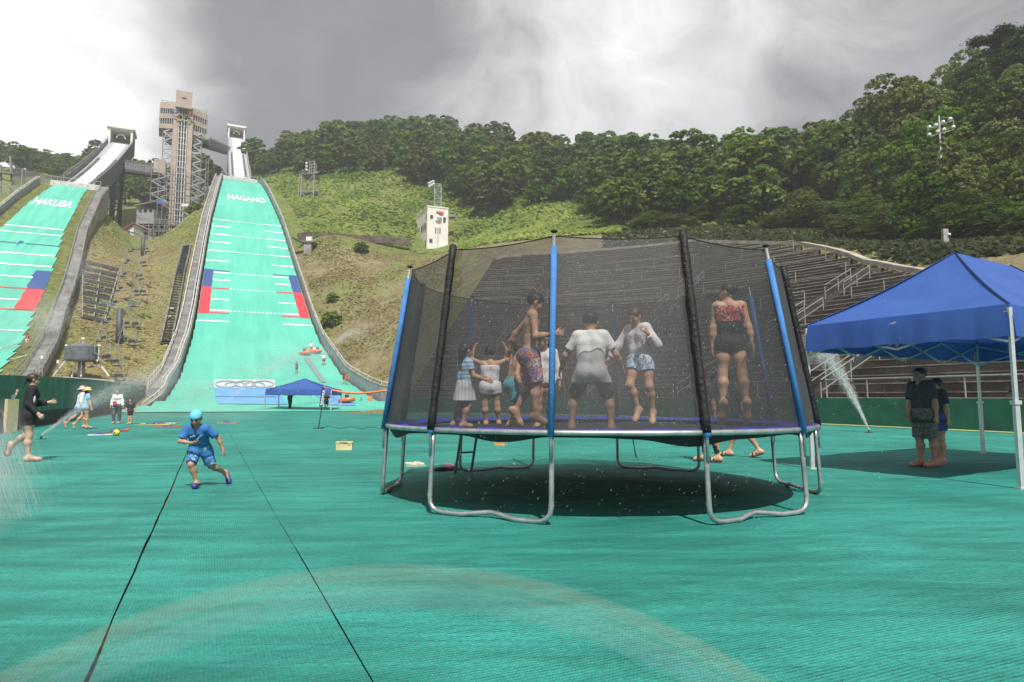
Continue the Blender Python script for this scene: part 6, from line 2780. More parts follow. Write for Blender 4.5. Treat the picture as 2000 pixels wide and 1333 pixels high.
for k in range(6):
    for s in (-1, 1):
        a = tang(k, s)
        black = s < 0
        foot = ring(TR_ + .035, a, ZR - .26)
        base = ring(TR_ + .035, a, ZR)
        top = ring(TT_, a, ZT) + np.array([-.02, 0, 0])
        poles.append((a, base, top, black))
        p = MB()
        p.tube([foot, base, top], .017, 8)
        po = p.build('net_pole', STEEL, TRA, True)
        d = top - base
        m = MB()
        if black:
            n = 14
            pts = [base + d * (i / n * 1.0) for i in range(n + 1)]
            m.tube(pts, [.040 + .004 * math.sin(i * 2.3) for i in range(n + 1)], 10)
            m.build('sleeve', SLEEVE_K, po, True)
        else:
            m.tube([base - d * .02, base + d * .5, base + d * .925], .031, 10)
            m.build('sleeve', SLEEVE_B, po, True)
        m = MB()
        m.ball(top + (0, 0, .01), (.036, .036, .018), 10, 6)
        m.build('end_cap', BLK, po, True)
        if black:
            m = MB()
            c = ring(TR_ + .035, a, ZR)
            m.cyl(c - (0, 0, .035), c + (0, 0, .05), .036, .033, 10)
            m.build('collar', CAPB, po, True)


def net_material():
    m, nt, N, L = new_mat('safety_netting')
    g = NT(nt)
    tc = g.n('ShaderNodeTexCoord')
    n1 = g.noise(tc.outputs['Object'], 1.6, 4, .6)
    n2 = g.noise(tc.outputs['Object'], 240, 2, .6)
    wet = g.noise(tc.outputs['Object'], 120, 1, .5)
    col = g.mix(g.smooth(wet, .70, .78), (0.048, 0.048, 0.050), (0.6, 0.62, 0.63))
    lw_ = g.n('ShaderNodeLayerWeight', Blend=0.5)         # threads close up when the mesh is seen edge-on
    op = g.math('ADD', g.smooth(n1, .3, .7, .53, .62), g.smooth(n2, .3, .7, -.08, .08))
    op = g.math('ADD', op, g.smooth(lw_.outputs['Facing'], .50, .92, 0.0, .34), clamp=True)
    mx = g.n('ShaderNodeMixShader', i0=op)
    L.new(g.n('ShaderNodeBsdfTransparent').outputs[0], mx.inputs[1])
    b = g.n('ShaderNodeBsdfPrincipled', Base_Color=col, Roughness=.6)
    L.new(b.outputs[0], mx.inputs[2])
    L.new(mx.outputs[0], g.n('ShaderNodeOutputMaterial').inputs[0])
    return m


NET = net_material()
m = MB()
order = sorted(range(12), key=lambda i: poles[i][0] % (2 * math.pi))
NZ, NSEG = 8, 8
cols_ = []
for q in range(12):
    a0_, b0_, t0_, _ = poles[order[q]]
    a1_, b1_, t1_, _ = poles[order[(q + 1) % 12]]
    gap = ((a1_ - a0_) % (2 * math.pi))
    for i in range(NSEG):
        f = i / NSEG
        col = []
        for j in range(NZ + 1):
            v = j / NZ
            p0 = b0_ + (t0_ - b0_) * v * .985
            p1 = b1_ + (t1_ - b1_) * v * .985
            p = p0 + (p1 - p0) * f
            c_ = np.array([TC[0], TC[1], p[2]])
            rad = np.linalg.norm(p[:2] - TC)
            want = np.linalg.norm(p0[:2] - TC)
            bow = f * (1 - f) * 4
            p = c_ + (p - c_) * ((rad + (want - rad) * (.55 if v < .3 else .12) - .03) / rad)
            p = p - np.array([0, 0, .05 * gap / .79 * bow * v * v])
            if j == 0:
                p = p - np.array([0, 0, .03])
            col.append(p)
        cols_.append(col)
nc = len(cols_)
vs = [p for c in cols_ for p in c]
m.add(vs, [(i * (NZ + 1) + j, ((i + 1) % nc) * (NZ + 1) + j, ((i + 1) % nc) * (NZ + 1) + j + 1, i * (NZ + 1) + j + 1) for i in range(nc) for j in range(NZ)])
net_o = m.build('safety_net', NET, TRA, True)
m = MB()
m.tube([c[-1] for c in cols_], .006, 5, closed=True)
m.build('top_cord', BLK, net_o, True)
m = MB()
seg = 72
vs, fs = [], []
for i in range(seg):
    a = 2 * math.pi * i / seg
    vs += [ring(r, a, z) for r, z in ((TR_ - .34, ZR + .002), (TR_ - .20, ZR + .03 + .010 * math.sin(i * 1.7)), (TR_ - .06, ZR + .036 + .012 * math.sin(i * 2.9)), (TR_ + .012, ZR + .022))]
for i in range(seg):
    j = (i + 1) % seg
    for q in range(3):
        fs.append((i * 4 + q, i * 4 + q + 1, j * 4 + q + 1, j * 4 + q))
m.add(vs, fs)
m.build('pad', mat('pad_blue_vinyl', (0.030, 0.040, 0.42), .45, var=.2, scale=3, bump=.4, bscale=6), TRA, True)
m = MB()
vs = [ring(r, 2 * math.pi * i / seg, ZR - .04 - .05 * (1 - (r / TR_) ** 2)) for r in (.02, .6, 1.2, 1.8, TR_ - .22) for i in range(seg)]
m.add(vs, [(q * seg + i, (q + 1) * seg + i, (q + 1) * seg + (i + 1) % seg, q * seg + (i + 1) % seg) for q in range(4) for i in range(seg)])
m.build('jump_mat', mat('black_jump_mat', (0.020, 0.020, 0.022), .7, var=.3), TRA, True)
# black skirt drooping in scallops below the rim
m = MB()
vs, fs = [], []
n = 144
for i in range(n):
    a = 2 * math.pi * i / n
    dr = .045 + .055 * max(0, math.sin(a * 9 + 1.1)) ** 1.5 + .03 * max(0, math.sin(a * 4 + .4))
    vs += [ring(TR_ - .02, a, ZR - .01), ring(TR_ - .035, a, ZR - dr * .6), ring(TR_ - .06, a, ZR - dr)]
for i in range(n):
    j = (i + 1) % n
    for q in range(2):
        fs.append((i * 3 + q, j * 3 + q, j * 3 + q + 1, i * 3 + q + 1))
m.add(vs, fs)
m.build('skirt', mat('black_skirt', (0.016, 0.017, 0.018), .7), TRA, True)
m = MB()
c = ring(TR_ - .05, tang(0, 1) + .28, ZR - .05)
m.beam(c, c + (.02, 0, -.13), .02, .006)
m.beam(c + (.02, 0, -.13), c + (.03, 0, -.17), .028, .008)
m.build('strap', BLK, TRA)
m = MB()
for k in range(72):                                               # springs under the pad
    a = 2 * math.pi * (k + .5) / 72
    m.tube([ring(TR_ - .23, a, ZR - .035), ring(TR_ - .03, a, ZR - .005)], .010, 5)
o = m.build('springs', STEEL, TRA, True)
o['kind'] = 'stuff'
LADD = thing('ladder', on_ground(905, 930), 'short steel ladder leaning at the back left of the trampoline', 'ladder')
m = MB()
A0, A1 = on_ground(889, 926), on_ground(920, 924)
B0, B1 = on_plane(903, 848, ZR), on_plane(938, 848, ZR)
sh = np.array([0, .25, 0])
B0, B1 = np.array([A0[0] + .13, A0[1] - .2, ZR]), np.array([A1[0] + .13, A1[1] - .2, ZR])
m.tube([A0, B0], .02, 8)
m.tube([A1, B1], .02, 8)
m.build('rails', STEEL_M, LADD, True)
for f in (.40, .78):
    m = MB()
    a, b = A0 + (B0 - A0) * f, A1 + (B1 - A1) * f
    m.beam(a, b, .06, .025)
    m.build('rung', STEEL_M, LADD)
# ------------------------------------------------------------------ trees
def leaf_material(name, c1, c2, c3):
    m, nt, N, L = new_mat(name)
    g = NT(nt)
    at_ = g.n('ShaderNodeAttribute', _attribute_name='tint')
    oi = g.n('ShaderNodeObjectInfo')
    col = g.ramp(at_.outputs['Fac'], [(0.0, c1), (0.5, c2), (1.0, c3)])
    hs = g.n('ShaderNodeHueSaturation', Hue=g.math('ADD', .488, g.math('MULTIPLY', oi.outputs['Random'], .030)), Saturation=g.math('ADD', 1.0, g.math('MULTIPLY', oi.outputs['Random'], .25)),
             Value=g.math('ADD', .75, g.math('MULTIPLY', g.math('FRACT', g.math('MULTIPLY', oi.outputs['Random'], 7.3)), .55)), Color=col)
    d = g.n('ShaderNodeBsdfPrincipled', Base_Color=hs.outputs[0], Roughness=.55)
    d.inputs['Specular IOR Level'].default_value = .25
    tr = g.n('ShaderNodeBsdfTranslucent', Color=hs.outputs[0])
    mx = g.n('ShaderNodeMixShader', i0=.38)
    L.new(d.outputs[0], mx.inputs[1])
    L.new(tr.outputs[0], mx.inputs[2])
    L.new(mx.outputs[0], g.n('ShaderNodeOutputMaterial').inputs[0])
    return m


LEAF = leaf_material('broad_leaves', (0.064, 0.120, 0.026), (0.118, 0.190, 0.042), (0.205, 0.265, 0.066))
LEAF_L = leaf_material('light_leaves', (0.072, 0.115, 0.026), (0.132, 0.180, 0.044), (0.220, 0.250, 0.075))
NEEDLE = leaf_material('conifer_needles', (0.028, 0.056, 0.020), (0.052, 0.090, 0.032), (0.092, 0.128, 0.046))
BARK = mat('bark_grey', (0.11, 0.085, 0.065), .9, var=.4, scale=4, bump=.8, bscale=12)


def cards(P, Nn, size, rr, tint, bend=.0):
    """leaf sprays: small quads near points P facing roughly along Nn"""
    n = len(P)
    Nn = Nn + rr.normal(0, .55, (n, 3))
    Nn /= np.linalg.norm(Nn, axis=1)[:, None] + 1e-9
    a = np.cross(Nn, rr.normal(0, 1, (n, 3)))
    a /= np.linalg.norm(a, axis=1)[:, None] + 1e-9
    b = np.cross(Nn, a)
    s = size * (.6 + .8 * rr.random(n))[:, None]
    asp = (.55 + .5 * rr.random(n))[:, None]
    V = np.stack([P - a * s * .5, P - b * s * asp * .5 + a * s * .08, P + a * s * .5, P + b * s * asp * .5 - a * s * .05], 1)
    return V.reshape(-1, 3), np.arange(4 * n).reshape(n, 4), np.repeat(tint, 4)


def set_tint(o, t):
    at_ = o.data.attributes.new('tint', 'FLOAT', 'POINT')
    at_.data.foreach_set('value', np.asarray(t, np.float32))


def broadleaf(seed, H_, Rc, nleaf, size, mtl, base=.30, shape=1.0):
    rr = np.random.default_rng(seed)
    P, Nn, T_ = [], [], []
    nl = 26
    lobes = []
    for i in range(nl):
        u = rr.random()
        zz = base + (1 - base) * (.12 + .80 * (i + .5) / nl)
        f = (zz - base) / (1 - base)
        prof = (math.sin(math.pi * min(1, (f * .86 + .14))) ** .6) * shape
        a = i * 2.399 + rr.normal(0, .3)
        r = Rc * prof * (.35 + .40 * rr.random())
        lr = Rc * (.24 + .20 * rr.random()) * (1.05 - .35 * f)
        lobes.append((np.array([r * math.cos(a), r * math.sin(a), zz * H_]), lr, rr.random()))
    wsum = sum(l[1] ** 2 for l in lobes)
    for c, lr, tn in lobes:
        n = int(nleaf * lr * lr / wsum)
        d = rr.normal(0, 1, (n, 3))
        d /= np.linalg.norm(d, axis=1)[:, None]
        d[:, 2] = np.where(d[:, 2] < -.3, -d[:, 2], d[:, 2])
        rad = lr * (.72 + .36 * rr.random(n) ** .6)
        # clumpy surface: sub-bunches
        k = max(4, n // 28)
        kc = rr.normal(0, 1, (k, 3))
        kc /= np.linalg.norm(kc, axis=1)[:, None]
        w = (d @ kc.T).argmax(1)
        d = d * .55 + kc[w] * .45
        d /= np.linalg.norm(d, axis=1)[:, None]
        p = c + d * rad[:, None] * np.array([1.1, 1.1, .82])
        P.append(p)
        Nn.append(d + np.array([0, 0, .5]))
        T_.append(np.clip(tn * .5 + rr.random(k)[w] * .35 + rr.random(n) * .25, 0, 1))
    P, Nn, T_ = np.concatenate(P), np.concatenate(Nn), np.concatenate(T_)
    V, F, t = cards(P, Nn, size, rr, T_)
    m = MB()
    m.tube([(0, 0, -1.5), (0.05 * Rc, 0, H_ * .3), (0, .04 * Rc, H_ * .62), (.03 * Rc, 0, H_ * .85)], [H_ * .022, H_ * .016, H_ * .009, H_ * .003], 7)
    for c, lr, tn in lobes[::2]:
        z0 = min(c[2] * .72, H_ * .62)
        m.tube([(0, 0, z0), c * (.5, .5, 1) * (1, 1, .92), c], [H_ * .007, H_ * .005, H_ * .002], 5)
    return V, F, t, m, mtl


def conifer(seed, H_, Rc, nleaf, size, mtl):
    rr = np.random.default_rng(seed)
    P, Nn, T_ = [], [], []
    m = MB()
    m.tube([(0, 0, -1.5), (0, 0, H_ * .5), (0, 0, H_)], [H_ * .018, H_ * .011, .03], 7)
    nb = 70
    for i in range(nb):
        f = .10 + .88 * i / nb
        a = i * 2.399
        L_ = Rc * (1 - f) ** .8 * (.75 + .4 * rr.random()) + .25
        d = np.array([math.cos(a), math.sin(a), -.22])
        n = max(6, int(nleaf / nb * (L_ / Rc) * 1.9))
        q = rr.random(n) ** .7
        p = np.array([0, 0, f * H_]) + d * (q * L_)[:, None] + rr.normal(0, 1, (n, 3)) * np.array([.13, .13, .06]) * L_ * (.4 + q)[:, None]
        P.append(p)
        Nn.append(np.tile(np.array([d[0] * .5, d[1] * .5, .9]), (n, 1)))
        T_.append(np.clip(rr.random() * .45 + q * .25 + rr.random(n) * .3, 0, 1))
        if i % 3 == 0:
            m.tube([(0, 0, f * H_), np.array([0, 0, f * H_]) + d * L_ * .9], [.05, .015], 4)
    P, Nn, T_ = np.concatenate(P), np.concatenate(Nn), np.concatenate(T_)
    V, F, t = cards(P, Nn, size, rr, T_)
    return V, F, t, m, mtl


def pine(seed, H_, Rc, nleaf, size, mtl):
    """umbrella-limbed pine: flat plates of needles on crooked limbs"""
    rr = np.random.default_rng(seed)
    P, Nn, T_ = [], [], []
    m = MB()
    m.tube([(0, 0, -1.5), (.3, .1, H_ * .35), (-.2, 0, H_ * .7), (0.1, 0, H_)], [H_ * .02, H_ * .015, H_ * .009, .05], 7)
    nb = 30
    for i in range(nb):
        f = .32 + .67 * i / nb
        a = i * 2.399 + rr.normal(0, .4)
        L_ = Rc * (1.08 - f) ** .55 * (.55 + .6 * rr.random())
        tip = np.array([math.cos(a) * L_, math.sin(a) * L_, f * H_ + rr.normal(0, .02) * H_])
        m.tube([(0, 0, f * H_ * .96), tip * (.55, .55, 1) + (0, 0, -.2), tip], [.10, .07, .03], 5)
        for k in range(3):
            c = tip * ((.55 + .22 * k), (.55 + .22 * k), 1) + rr.normal(0, .3, 3)
            n = nleaf // (nb * 3)
            p = c + rr.normal(0, 1, (n, 3)) * np.array([.22, .22, .07]) * L_
            P.append(p)
            Nn.append(np.tile((0, 0, 1.0), (n, 1)))
            T_.append(np.clip(rr.random() * .5 + rr.random(n) * .4, 0, 1))
    P, Nn, T_ = np.concatenate(P), np.concatenate(Nn), np.concatenate(T_)
    V, F, t = cards(P, Nn, size, rr, T_)
    return V, F, t, m, mtl


def make_tree(name, data):
    V, F, t, m, mtl = data
    e = thing(name, (0, 0, 0), 'x', 'tree')
    o = mesh_obj('crown', V, F, mtl, e, False)
    set_tint(o, t)
    m.build('trunk', BARK, e, True, True)
    return e


FARP = [('broadleaf_tree', broadleaf(11, 11.5, 4.6, 4200, .62, LEAF)), ('broadleaf_tree', broadleaf(12, 10.0, 5.2, 4200, .62, LEAF_L, .24)),
        ('broadleaf_tree', broadleaf(13, 13.0, 4.4, 4200, .60, LEAF, .3)), ('broadleaf_tree', broadleaf(14, 9.0, 4.6, 3800, .60, LEAF_L, .15)),
        ('broadleaf_tree', broadleaf(15, 12.0, 5.4, 4600, .62, LEAF, .22)), ('conifer_tree', conifer(16, 14.0, 3.0, 3800, .55, NEEDLE))]
NEARP = [('broadleaf_tree', broadleaf(21, 17, 6.6, 34000, .27, LEAF, .14)), ('broadleaf_tree', broadleaf(22, 15, 6.2, 32000, .27, LEAF_L, .10)),
         ('broadleaf_tree', broadleaf(23, 18, 6.2, 34000, .27, LEAF, .18)), ('conifer_tree', conifer(24, 17, 4.4, 28000, .27, NEEDLE)), ('pine_tree', pine(25, 20, 6.5, 36000, .32, NEEDLE))]
firsts = {}
used_spots = []


def plant(idx, data_list, x, y, scale, label, group, sink=.6, key='f'):
    name, data = data_list[idx]
    k = (key, idx)
    if k not in firsts:
        firsts[k] = make_tree(name, data)
        e = firsts[k]
    else:
        e = copy_tree(firsts[k])
    e.location = (x, y, tz(x, y) - sink)
    rz = rng.random() * 6.28
    e.rotation_euler = (0, 0, rz)
    v = scale * (.9 + .2 * rng.random())
    w_ = v * (1.22 if key == 'f' else 1)
    e.scale = (w_, w_, v * (.92 + .16 * rng.random()))
    e['label'] = label
    e['group'] = group
    return e


# plan of the wood: between the grass edge and the ridge, seen as rows of crowns
EDGE = [(500, 345, 215), (560, 342, 202), (650, 352, 187), (760, 352, 184), (830, 385, 174), (900, 398, 164), (1000, 432, 146), (1100, 410, 148), (1180, 415, 122), (1210, 462, 104), (1300, 462, 102), (1400, 466, 98), (1500, 470, 94)]
eX = [float(at(a, b, c)[0] / at(a, b, c)[1]) for a, b, c in EDGE]
eY = [c for a, b, c in EDGE]
RIDGE = [(500, 285, 250), (560, 300, 255), (620, 275, 262), (700, 262, 264), (860, 276, 252), (1000, 325, 240), (1200, 345, 220), (1400, 386, 198), (1600, 400, 172), (1700, 380, 165)]
rX = [float(at(a, b, c)[0] / at(a, b, c)[1]) for a, b, c in RIDGE]
rY = [c for a, b, c in RIDGE]


def scatter(n_try, spacing, inside, spots):
    out = []
    for _ in range(n_try):
        q = inside()
        if q is None:
            continue
        ok = True
        for p in spots:
            if (p[0] - q[0]) ** 2 + (p[1] - q[1]) ** 2 < (spacing(q)) ** 2:
                ok = False
                break
        if ok:
            spots.append(q)
            out.append(q)
    return out


def in_wood():
    px = rng.uniform(480, 1680)
    t_ = (px - 1000) / FPX
    y0, y1 = np.interp(t_, eX, eY), np.interp(t_, rX, rY)
    y = rng.uniform(y0 + 3, y1 + 10)
    return (t_ * y, y)


wood = scatter(9000, lambda q: 5.4 + .009 * q[1], in_wood, used_spots)[:285]


def in_left():
    px = rng.uniform(-60, 175)
    y = rng.uniform(225, 268)
    return ((px - 1000) / FPX * y, y)


def in_gap():
    px = rng.uniform(195, 440)
    y = rng.uniform(205, 262)
    x = (px - 1000) / FPX * y
    s, l = xy2sl(x, y)
    if (abs(l - N_C) < 9 and s < 290) or (abs(l - H_C) < 9 and s < 228):
        return None
    return (x, y)


left = scatter(700, lambda q: 8.5, in_left, used_spots)
gapt = scatter(900, lambda q: 8.0, in_gap, used_spots)
cnt = 0
for (x, y) in wood:
    edge = y < np.interp(x / y, eX, eY) + 12
    k = rng.choice([0, 1, 2, 3, 4, 4, 0, 5 if x / y > .28 else 2])
    sc = (.78 if edge else .95) + rng.normal(0, .12)
    lab = 'dark green tree in the dense wood on the ridge behind the grassy hill' if k != 5 else 'pointed conifer standing out of the wood right of the ridge'
    plant(k, FARP, x, y, max(.55, sc), lab, 'broad trees of the ridge wood' if k != 5 else 'conifers in the ridge wood')
for (x, y) in left:
    plant(rng.choice([0, 1, 2, 3, 4]), FARP, x, y, .85 + rng.normal(0, .1), 'green tree on the far left skyline above the HAKUBA slope', 'trees on the left skyline')
for (x, y) in gapt:
    plant(rng.choice([0, 1, 2, 3, 4]), FARP, x, y, .92 + rng.normal(0, .1), 'green tree filling the slope behind the tower and between the inruns', 'trees behind the elevator tower')

# the tall near trees above the terraces at the right
NT_ = [  # px, py of the crown's top, distance, kind
    (1560, 372, 92, 1), (1520, 350, 112, 0), (1600, 335, 104, 2), (1470, 365, 108, 1), (1640, 236, 100, 0), (1700, 275, 86, 2), (1750, 150, 96, 0), (1715, 185, 108, 2),
    (1800, 165, 90, 1), (1850, 215, 82, 0), (1765, 300, 76, 3), (1820, 320, 74, 1), (1900, 170, 84, 2), (1955, 60, 92, 4), (1990, 90, 84, 4), (1930, 140, 100, 0), (2030, 110, 78, 2), (1880, 110, 112, 0),
    (1960, 260, 70, 1), (1900, 330, 68, 0), (2010, 300, 64, 1), (1690, 380, 80, 0), (1740, 395, 76, 2), (2080, 240, 66, 0), (1630, 390, 88, 0), (1580, 400, 90, 2), (1520, 420, 92, 1), (1440, 405, 98, 0), (1380, 400, 102, 2), (1320, 420, 102, 1), (1270, 415, 104, 0), (1860, 400, 67, 1), (1780, 430, 72, 0), (1975, 395, 62, 0), (1838, 283, 66, 1), (1800, 330, 66, 0), (1890, 380, 60, 2), (1950, 420, 58, 1), (2020, 400, 56, 0), (1720, 430, 72, 1), (1650, 420, 78, 1), (1830, 430, 64, 2), (1960, 95, 94, 0), (2015, 80, 90, 2), (1910, 125, 96, 1), (1870, 150, 100, 0), (1760, 165, 104, 2), (1790, 250, 80, 2), (1690, 330, 92, 0)]
for i, (px, py, Y, k) in enumerate(NT_):
    top = at(px, py, Y)
    z0 = tz(top[0], top[1]) - .8
    Hn = {0: 17, 1: 15, 2: 18, 3: 17, 4: 20}[k]
    sc = (top[2] - z0) / Hn
    lab = {0: 'tall leafy tree in the near wood above the terraces at the right', 1: 'light green leafy tree in the near wood above the terraces at the right', 2: 'tall leafy tree in the near wood above the terraces at the right',
           3: 'layered dark conifer in the near wood above the blue tent', 4: 'tall pine with flat limbs topping the near wood at the right edge'}[k]
    e = plant(k, NEARP, top[0], top[1], 1.0, lab, {0: 'tall leafy trees at the right', 1: 'light green leafy trees at the right', 2: 'tall leafy trees at the right', 3: None, 4: 'pines at the right edge'}[k] or 'conifers above the tent', .8, 'n')
    lat_ = min(1.25, max(.55, sc * 1.05))
    e.scale = (lat_, lat_, sc)

# ------------------------------------------------------------------ brush on the hills
def brush(name, label, n, sampler, size, mtl, kind_group):
    rr = np.random.default_rng(len(name) + n)
    P, T_ = [], []
    pts = sampler(rr, n)
    z = np.zeros(len(pts))
    for a in range(0, len(pts), 4000):
        z[a:a + 4000] = terrain(pts[a:a + 4000])
    h = .15 + .5 * rr.random(len(pts)) ** 2
    P = np.c_[pts, z + h * size * .8]
    cl = np.sin(pts[:, 0] * .31 + 2 * np.sin(pts[:, 1] * .17)) * .5 + .5
    T_ = np.clip(cl * .55 + rr.random(len(pts)) * .5, 0, 1)
    Nn = np.tile((.2, -.9, 1.5), (len(P), 1)) + rr.normal(0, .3, (len(P), 3))
    V, F, t = cards(P, Nn, size, rr, T_)
    o = mesh_obj(name, V, F, mtl)
    set_tint(o, t)
    prop(o, label, 'undergrowth', kind='stuff')


GRASS = leaf_material('hill_grass', (0.160, 0.235, 0.055), (0.255, 0.340, 0.085), (0.37, 0.415, 0.13))
DRYG = leaf_material('dry_grass', (0.24, 0.205, 0.09), (0.33, 0.29, 0.13), (0.29, 0.33, 0.11))


def samp_hill(rr, n):
    px = rr.uniform(505, 1215, n * 2)
    t_ = (px - 1000) / FPX
    y1 = np.interp(t_, eX, eY) + 6
    y0 = np.interp(px, [505, 600, 800, 900, 1215], [196, 131, 146, 118, 100])
    f = rr.random(n * 2)
    y = y0 + (y1 - y0) * f
    p = np.stack([t_ * y, y], 1)
    s = p @ np.array([UX, UY])
    l = p @ np.array([VX, VY])
    ok = (np.abs(l - N_C) > np.interp(s, N_S, N_W) + 1.5) & ~((np.abs(p[:, 0] - (bx0 + 1)) < 4.5) & (np.abs(p[:, 1] - BY - 3) < 7))
    clump = (np.sin(p[:, 0] * .45 + 1.7 * np.sin(p[:, 1] * .23)) + np.sin(p[:, 1] * .6 + p[:, 0] * .2)) > rr.normal(-.6, .9, len(p))
    return p[ok & clump][:n]


brush('hill_brush', 'rough green brush and tall grass over the hill right of the ski jumps', 26000, samp_hill, .85, GRASS, None)


def samp_low(rr, n):
    px = rr.uniform(585, 900, n * 2)
    t_ = (px - 1000) / FPX
    y0 = np.interp(px, [585, 640, 740, 900], [118, 96, 76, 86])
    y1 = np.interp(px, [585, 600, 800, 900], [128, 130, 144, 118])
    y = y0 + (y1 - y0) * rr.random(n * 2)
    p = np.stack([t_ * y, y], 1)
    s = p @ np.array([UX, UY])
    l = p @ np.array([VX, VY])
    q, nr, on = stand_lat(p)
    ok = (np.abs(l - N_C) > np.interp(s, N_S, N_W) + 1.6) & ~(on & (q > -.5) & (q < 3 + ROW_D * nr))
    cl = (np.sin(p[:, 0] * .5 + 2 * np.sin(p[:, 1] * .3)) + np.sin(p[:, 1] * .5)) > rr.normal(0, .9, len(p))
    return p[ok & cl][:n]


brush('dry_grass', 'patchy dry grass on the lower bank beside the NAGANO slope', 9000, samp_low, .42, DRYG, None)


def samp_mid(rr, n):
    s = rr.uniform(62, 175, n * 2)
    f = rr.random(n * 2)
    l0 = H_C + np.maximum(np.interp(s, H_S, H_W) + 3.8, 7.0)
    l1 = N_C - np.interp(s, N_S, N_W) - 2.8
    l = l0 + (l1 - l0) * f
    p = np.stack([UX * s + VX * l, UY * s + VY * l], 1)
    return p[:n]


brush('dry_grass', 'thin dry grass over the brown hillside between the two slopes', 9000, samp_mid, .34, DRYG, None)
def samp_wood(rr, n):
    px = rr.uniform(480, 1700, n)
    t_ = (px - 1000) / FPX
    y0, y1 = np.interp(t_, eX, eY) - 1, np.interp(t_, rX, rY) + 6
    y = y0 + (y1 - y0) * rr.random(n)
    return np.stack([t_ * y, y], 1)


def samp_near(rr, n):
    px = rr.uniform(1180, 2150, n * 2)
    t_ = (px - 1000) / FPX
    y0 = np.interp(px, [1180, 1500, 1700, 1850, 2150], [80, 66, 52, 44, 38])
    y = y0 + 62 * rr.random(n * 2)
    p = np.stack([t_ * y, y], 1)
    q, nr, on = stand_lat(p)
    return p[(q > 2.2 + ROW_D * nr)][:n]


brush('wood_undergrowth', 'leafy undergrowth filling the floor of the ridge wood', 26000, samp_wood, 1.3, LEAF, None)
brush('wood_undergrowth', 'dark leafy undergrowth at the foot of the near trees behind the terraces', 30000, samp_near, .55, leaf_material('shade_darkened_leaves', (0.020, 0.036, 0.010), (0.036, 0.058, 0.014), (0.060, 0.080, 0.022)), None)  # leaf colour darkened to paint in the shade under the trees
# a few separate bushes
BUSHD = broadleaf(31, 2.2, 1.7, 700, .42, LEAF_L, .02)
bush0 = None
for px, py, Y, sc, lab in ((706, 488, 133, 1.0, 'round green bush on the bank just below the path wall'), (648, 632, 104, 1.1, 'green bush on the bank beside the NAGANO slope, lower one'), (650, 584, 108, .7, 'small green bush on the bank beside the NAGANO slope, upper one'),
                           (374, 412, 166, .9, 'green bush right of the tower foot'), (388, 404, 168, .7, 'small green bush at the top of the bank left of the NAGANO slope'), (1092, 385, 150, 1.9, 'large pale green bush standing forward of the wood on the grassy hill')):
    if bush0 is None:
        e = bush0 = make_tree('bush', BUSHD)
    else:
        e = copy_tree(bush0)
    p = hit(px, py + 6, 60)
    e.location = (p[0], p[1], p[2] - .15)
    e.scale = (sc, sc, sc)
    e['label'] = lab
    e['category'] = 'bush'

# floodlights among the near trees
p = at(1838, 255, 70)
t = thing('floodlight_mast', (p[0], p[1] + .5, tz(p[0], p[1])), 'mast carrying two rows of white floodlights among the near trees', 'floodlight')
m = MB()
m.cyl((p[0], p[1] + .5, tz(p[0], p[1]) - 1), p + (0.2, .5, 1.9), .16, .08, 8)
m.build('mast', STEEL_M, t, True)
m = MB()
a, b = at(1812, 252, 70), at(1862, 236, 70)
c, d = at(1812, 268, 70), at(1862, 254, 70)
m.beam(a, b, .1)
m.beam(c, d, .1)
m.beam(a, c, .08)
m.beam(b, d, .08)
m.build('rack', STEEL_M, t)
for (px, py) in ((1815, 249), (1828, 245), (1842, 239), (1856, 233), (1815, 264), (1832, 258), (1844, 254), (1862, 249)):
    q = at(px, py, 69.6)
    dr = unit((-.55, -.7, -.35))
    m = MB()
    m.cyl(q - dr * .22, q + dr * .14, .10, .22, 10)
    l_ = m.build('lamp', WHITE_P, t, True)
    m = MB()
    m.cyl(q + dr * .145, q + dr * .16, .20, seg=10)
    m.build('lens', MATS['lamp_glass'], l_, True)
p0, p1 = at(1847, 492, 53), at(1846, 455, 53)
t = thing('post', p0, 'pale broad post at the foot of the near trees above the terraces', 'post')
m = MB()
m.box((p0 + p1) / 2, (.42, .3, p1[2] - p0[2] + .6))
m.build('shaft', mat('pale_post', (0.36, 0.35, 0.34), .8, var=.3, scale=2), t)
m = MB()
m.ball(p1 + (.2, -.2, -.2), .12)
m.build('lamp', WHITE_P, t, True)
# ------------------------------------------------------------------ people
WHITE_C = cloth('white_cotton', (0.86, 0.85, 0.86), var=.05)
WHITE_L = cloth('white_lilac_cotton', (0.78, 0.74, 0.81), var=.06)
BLACK_C = cloth('black_cloth', (0.014, 0.014, 0.016), var=.3)
CHAR = cloth('charcoal_cloth', (0.045, 0.047, 0.055), var=.25)
GREYC = cloth('grey_trousers', (0.13, 0.135, 0.145), var=.2)
SKYB = cloth('light_blue_cloth', (0.33, 0.60, 0.80), var=.10)
ROYAL = cloth('royal_blue_cloth', (0.035, 0.17, 0.46), var=.20)
CYAN = cloth('cyan_cap_cloth', (0.15, 0.55, 0.78), var=.12)
DENIM = cloth('denim', (0.06, 0.12, 0.24), var=.25)
TEAL = pattern_mat('teal_swim_print', [(.02, .02, .03), (.06, .34, .42), (.10, .40, .48), (.06, .30, .38), (.5, .5, .48)], 9)
FLORAL = pattern_mat('floral_swim_print', [(.05, .06, .14), (.62, .60, .58), (.60, .16, .10), (.10, .14, .34), (.66, .50, .40), (.05, .06, .16)], 13)
CAMO = pattern_mat('leaf_print_cloth', [(.03, .035, .04), (.18, .19, .19), (.06, .07, .08), (.30, .22, .20), (.04, .045, .05)], 26)
REDFL = pattern_mat('red_floral_print', [(.03, .02, .03), (.62, .09, .07), (.05, .04, .06), (.70, .24, .16), (.04, .02, .03)], 16)
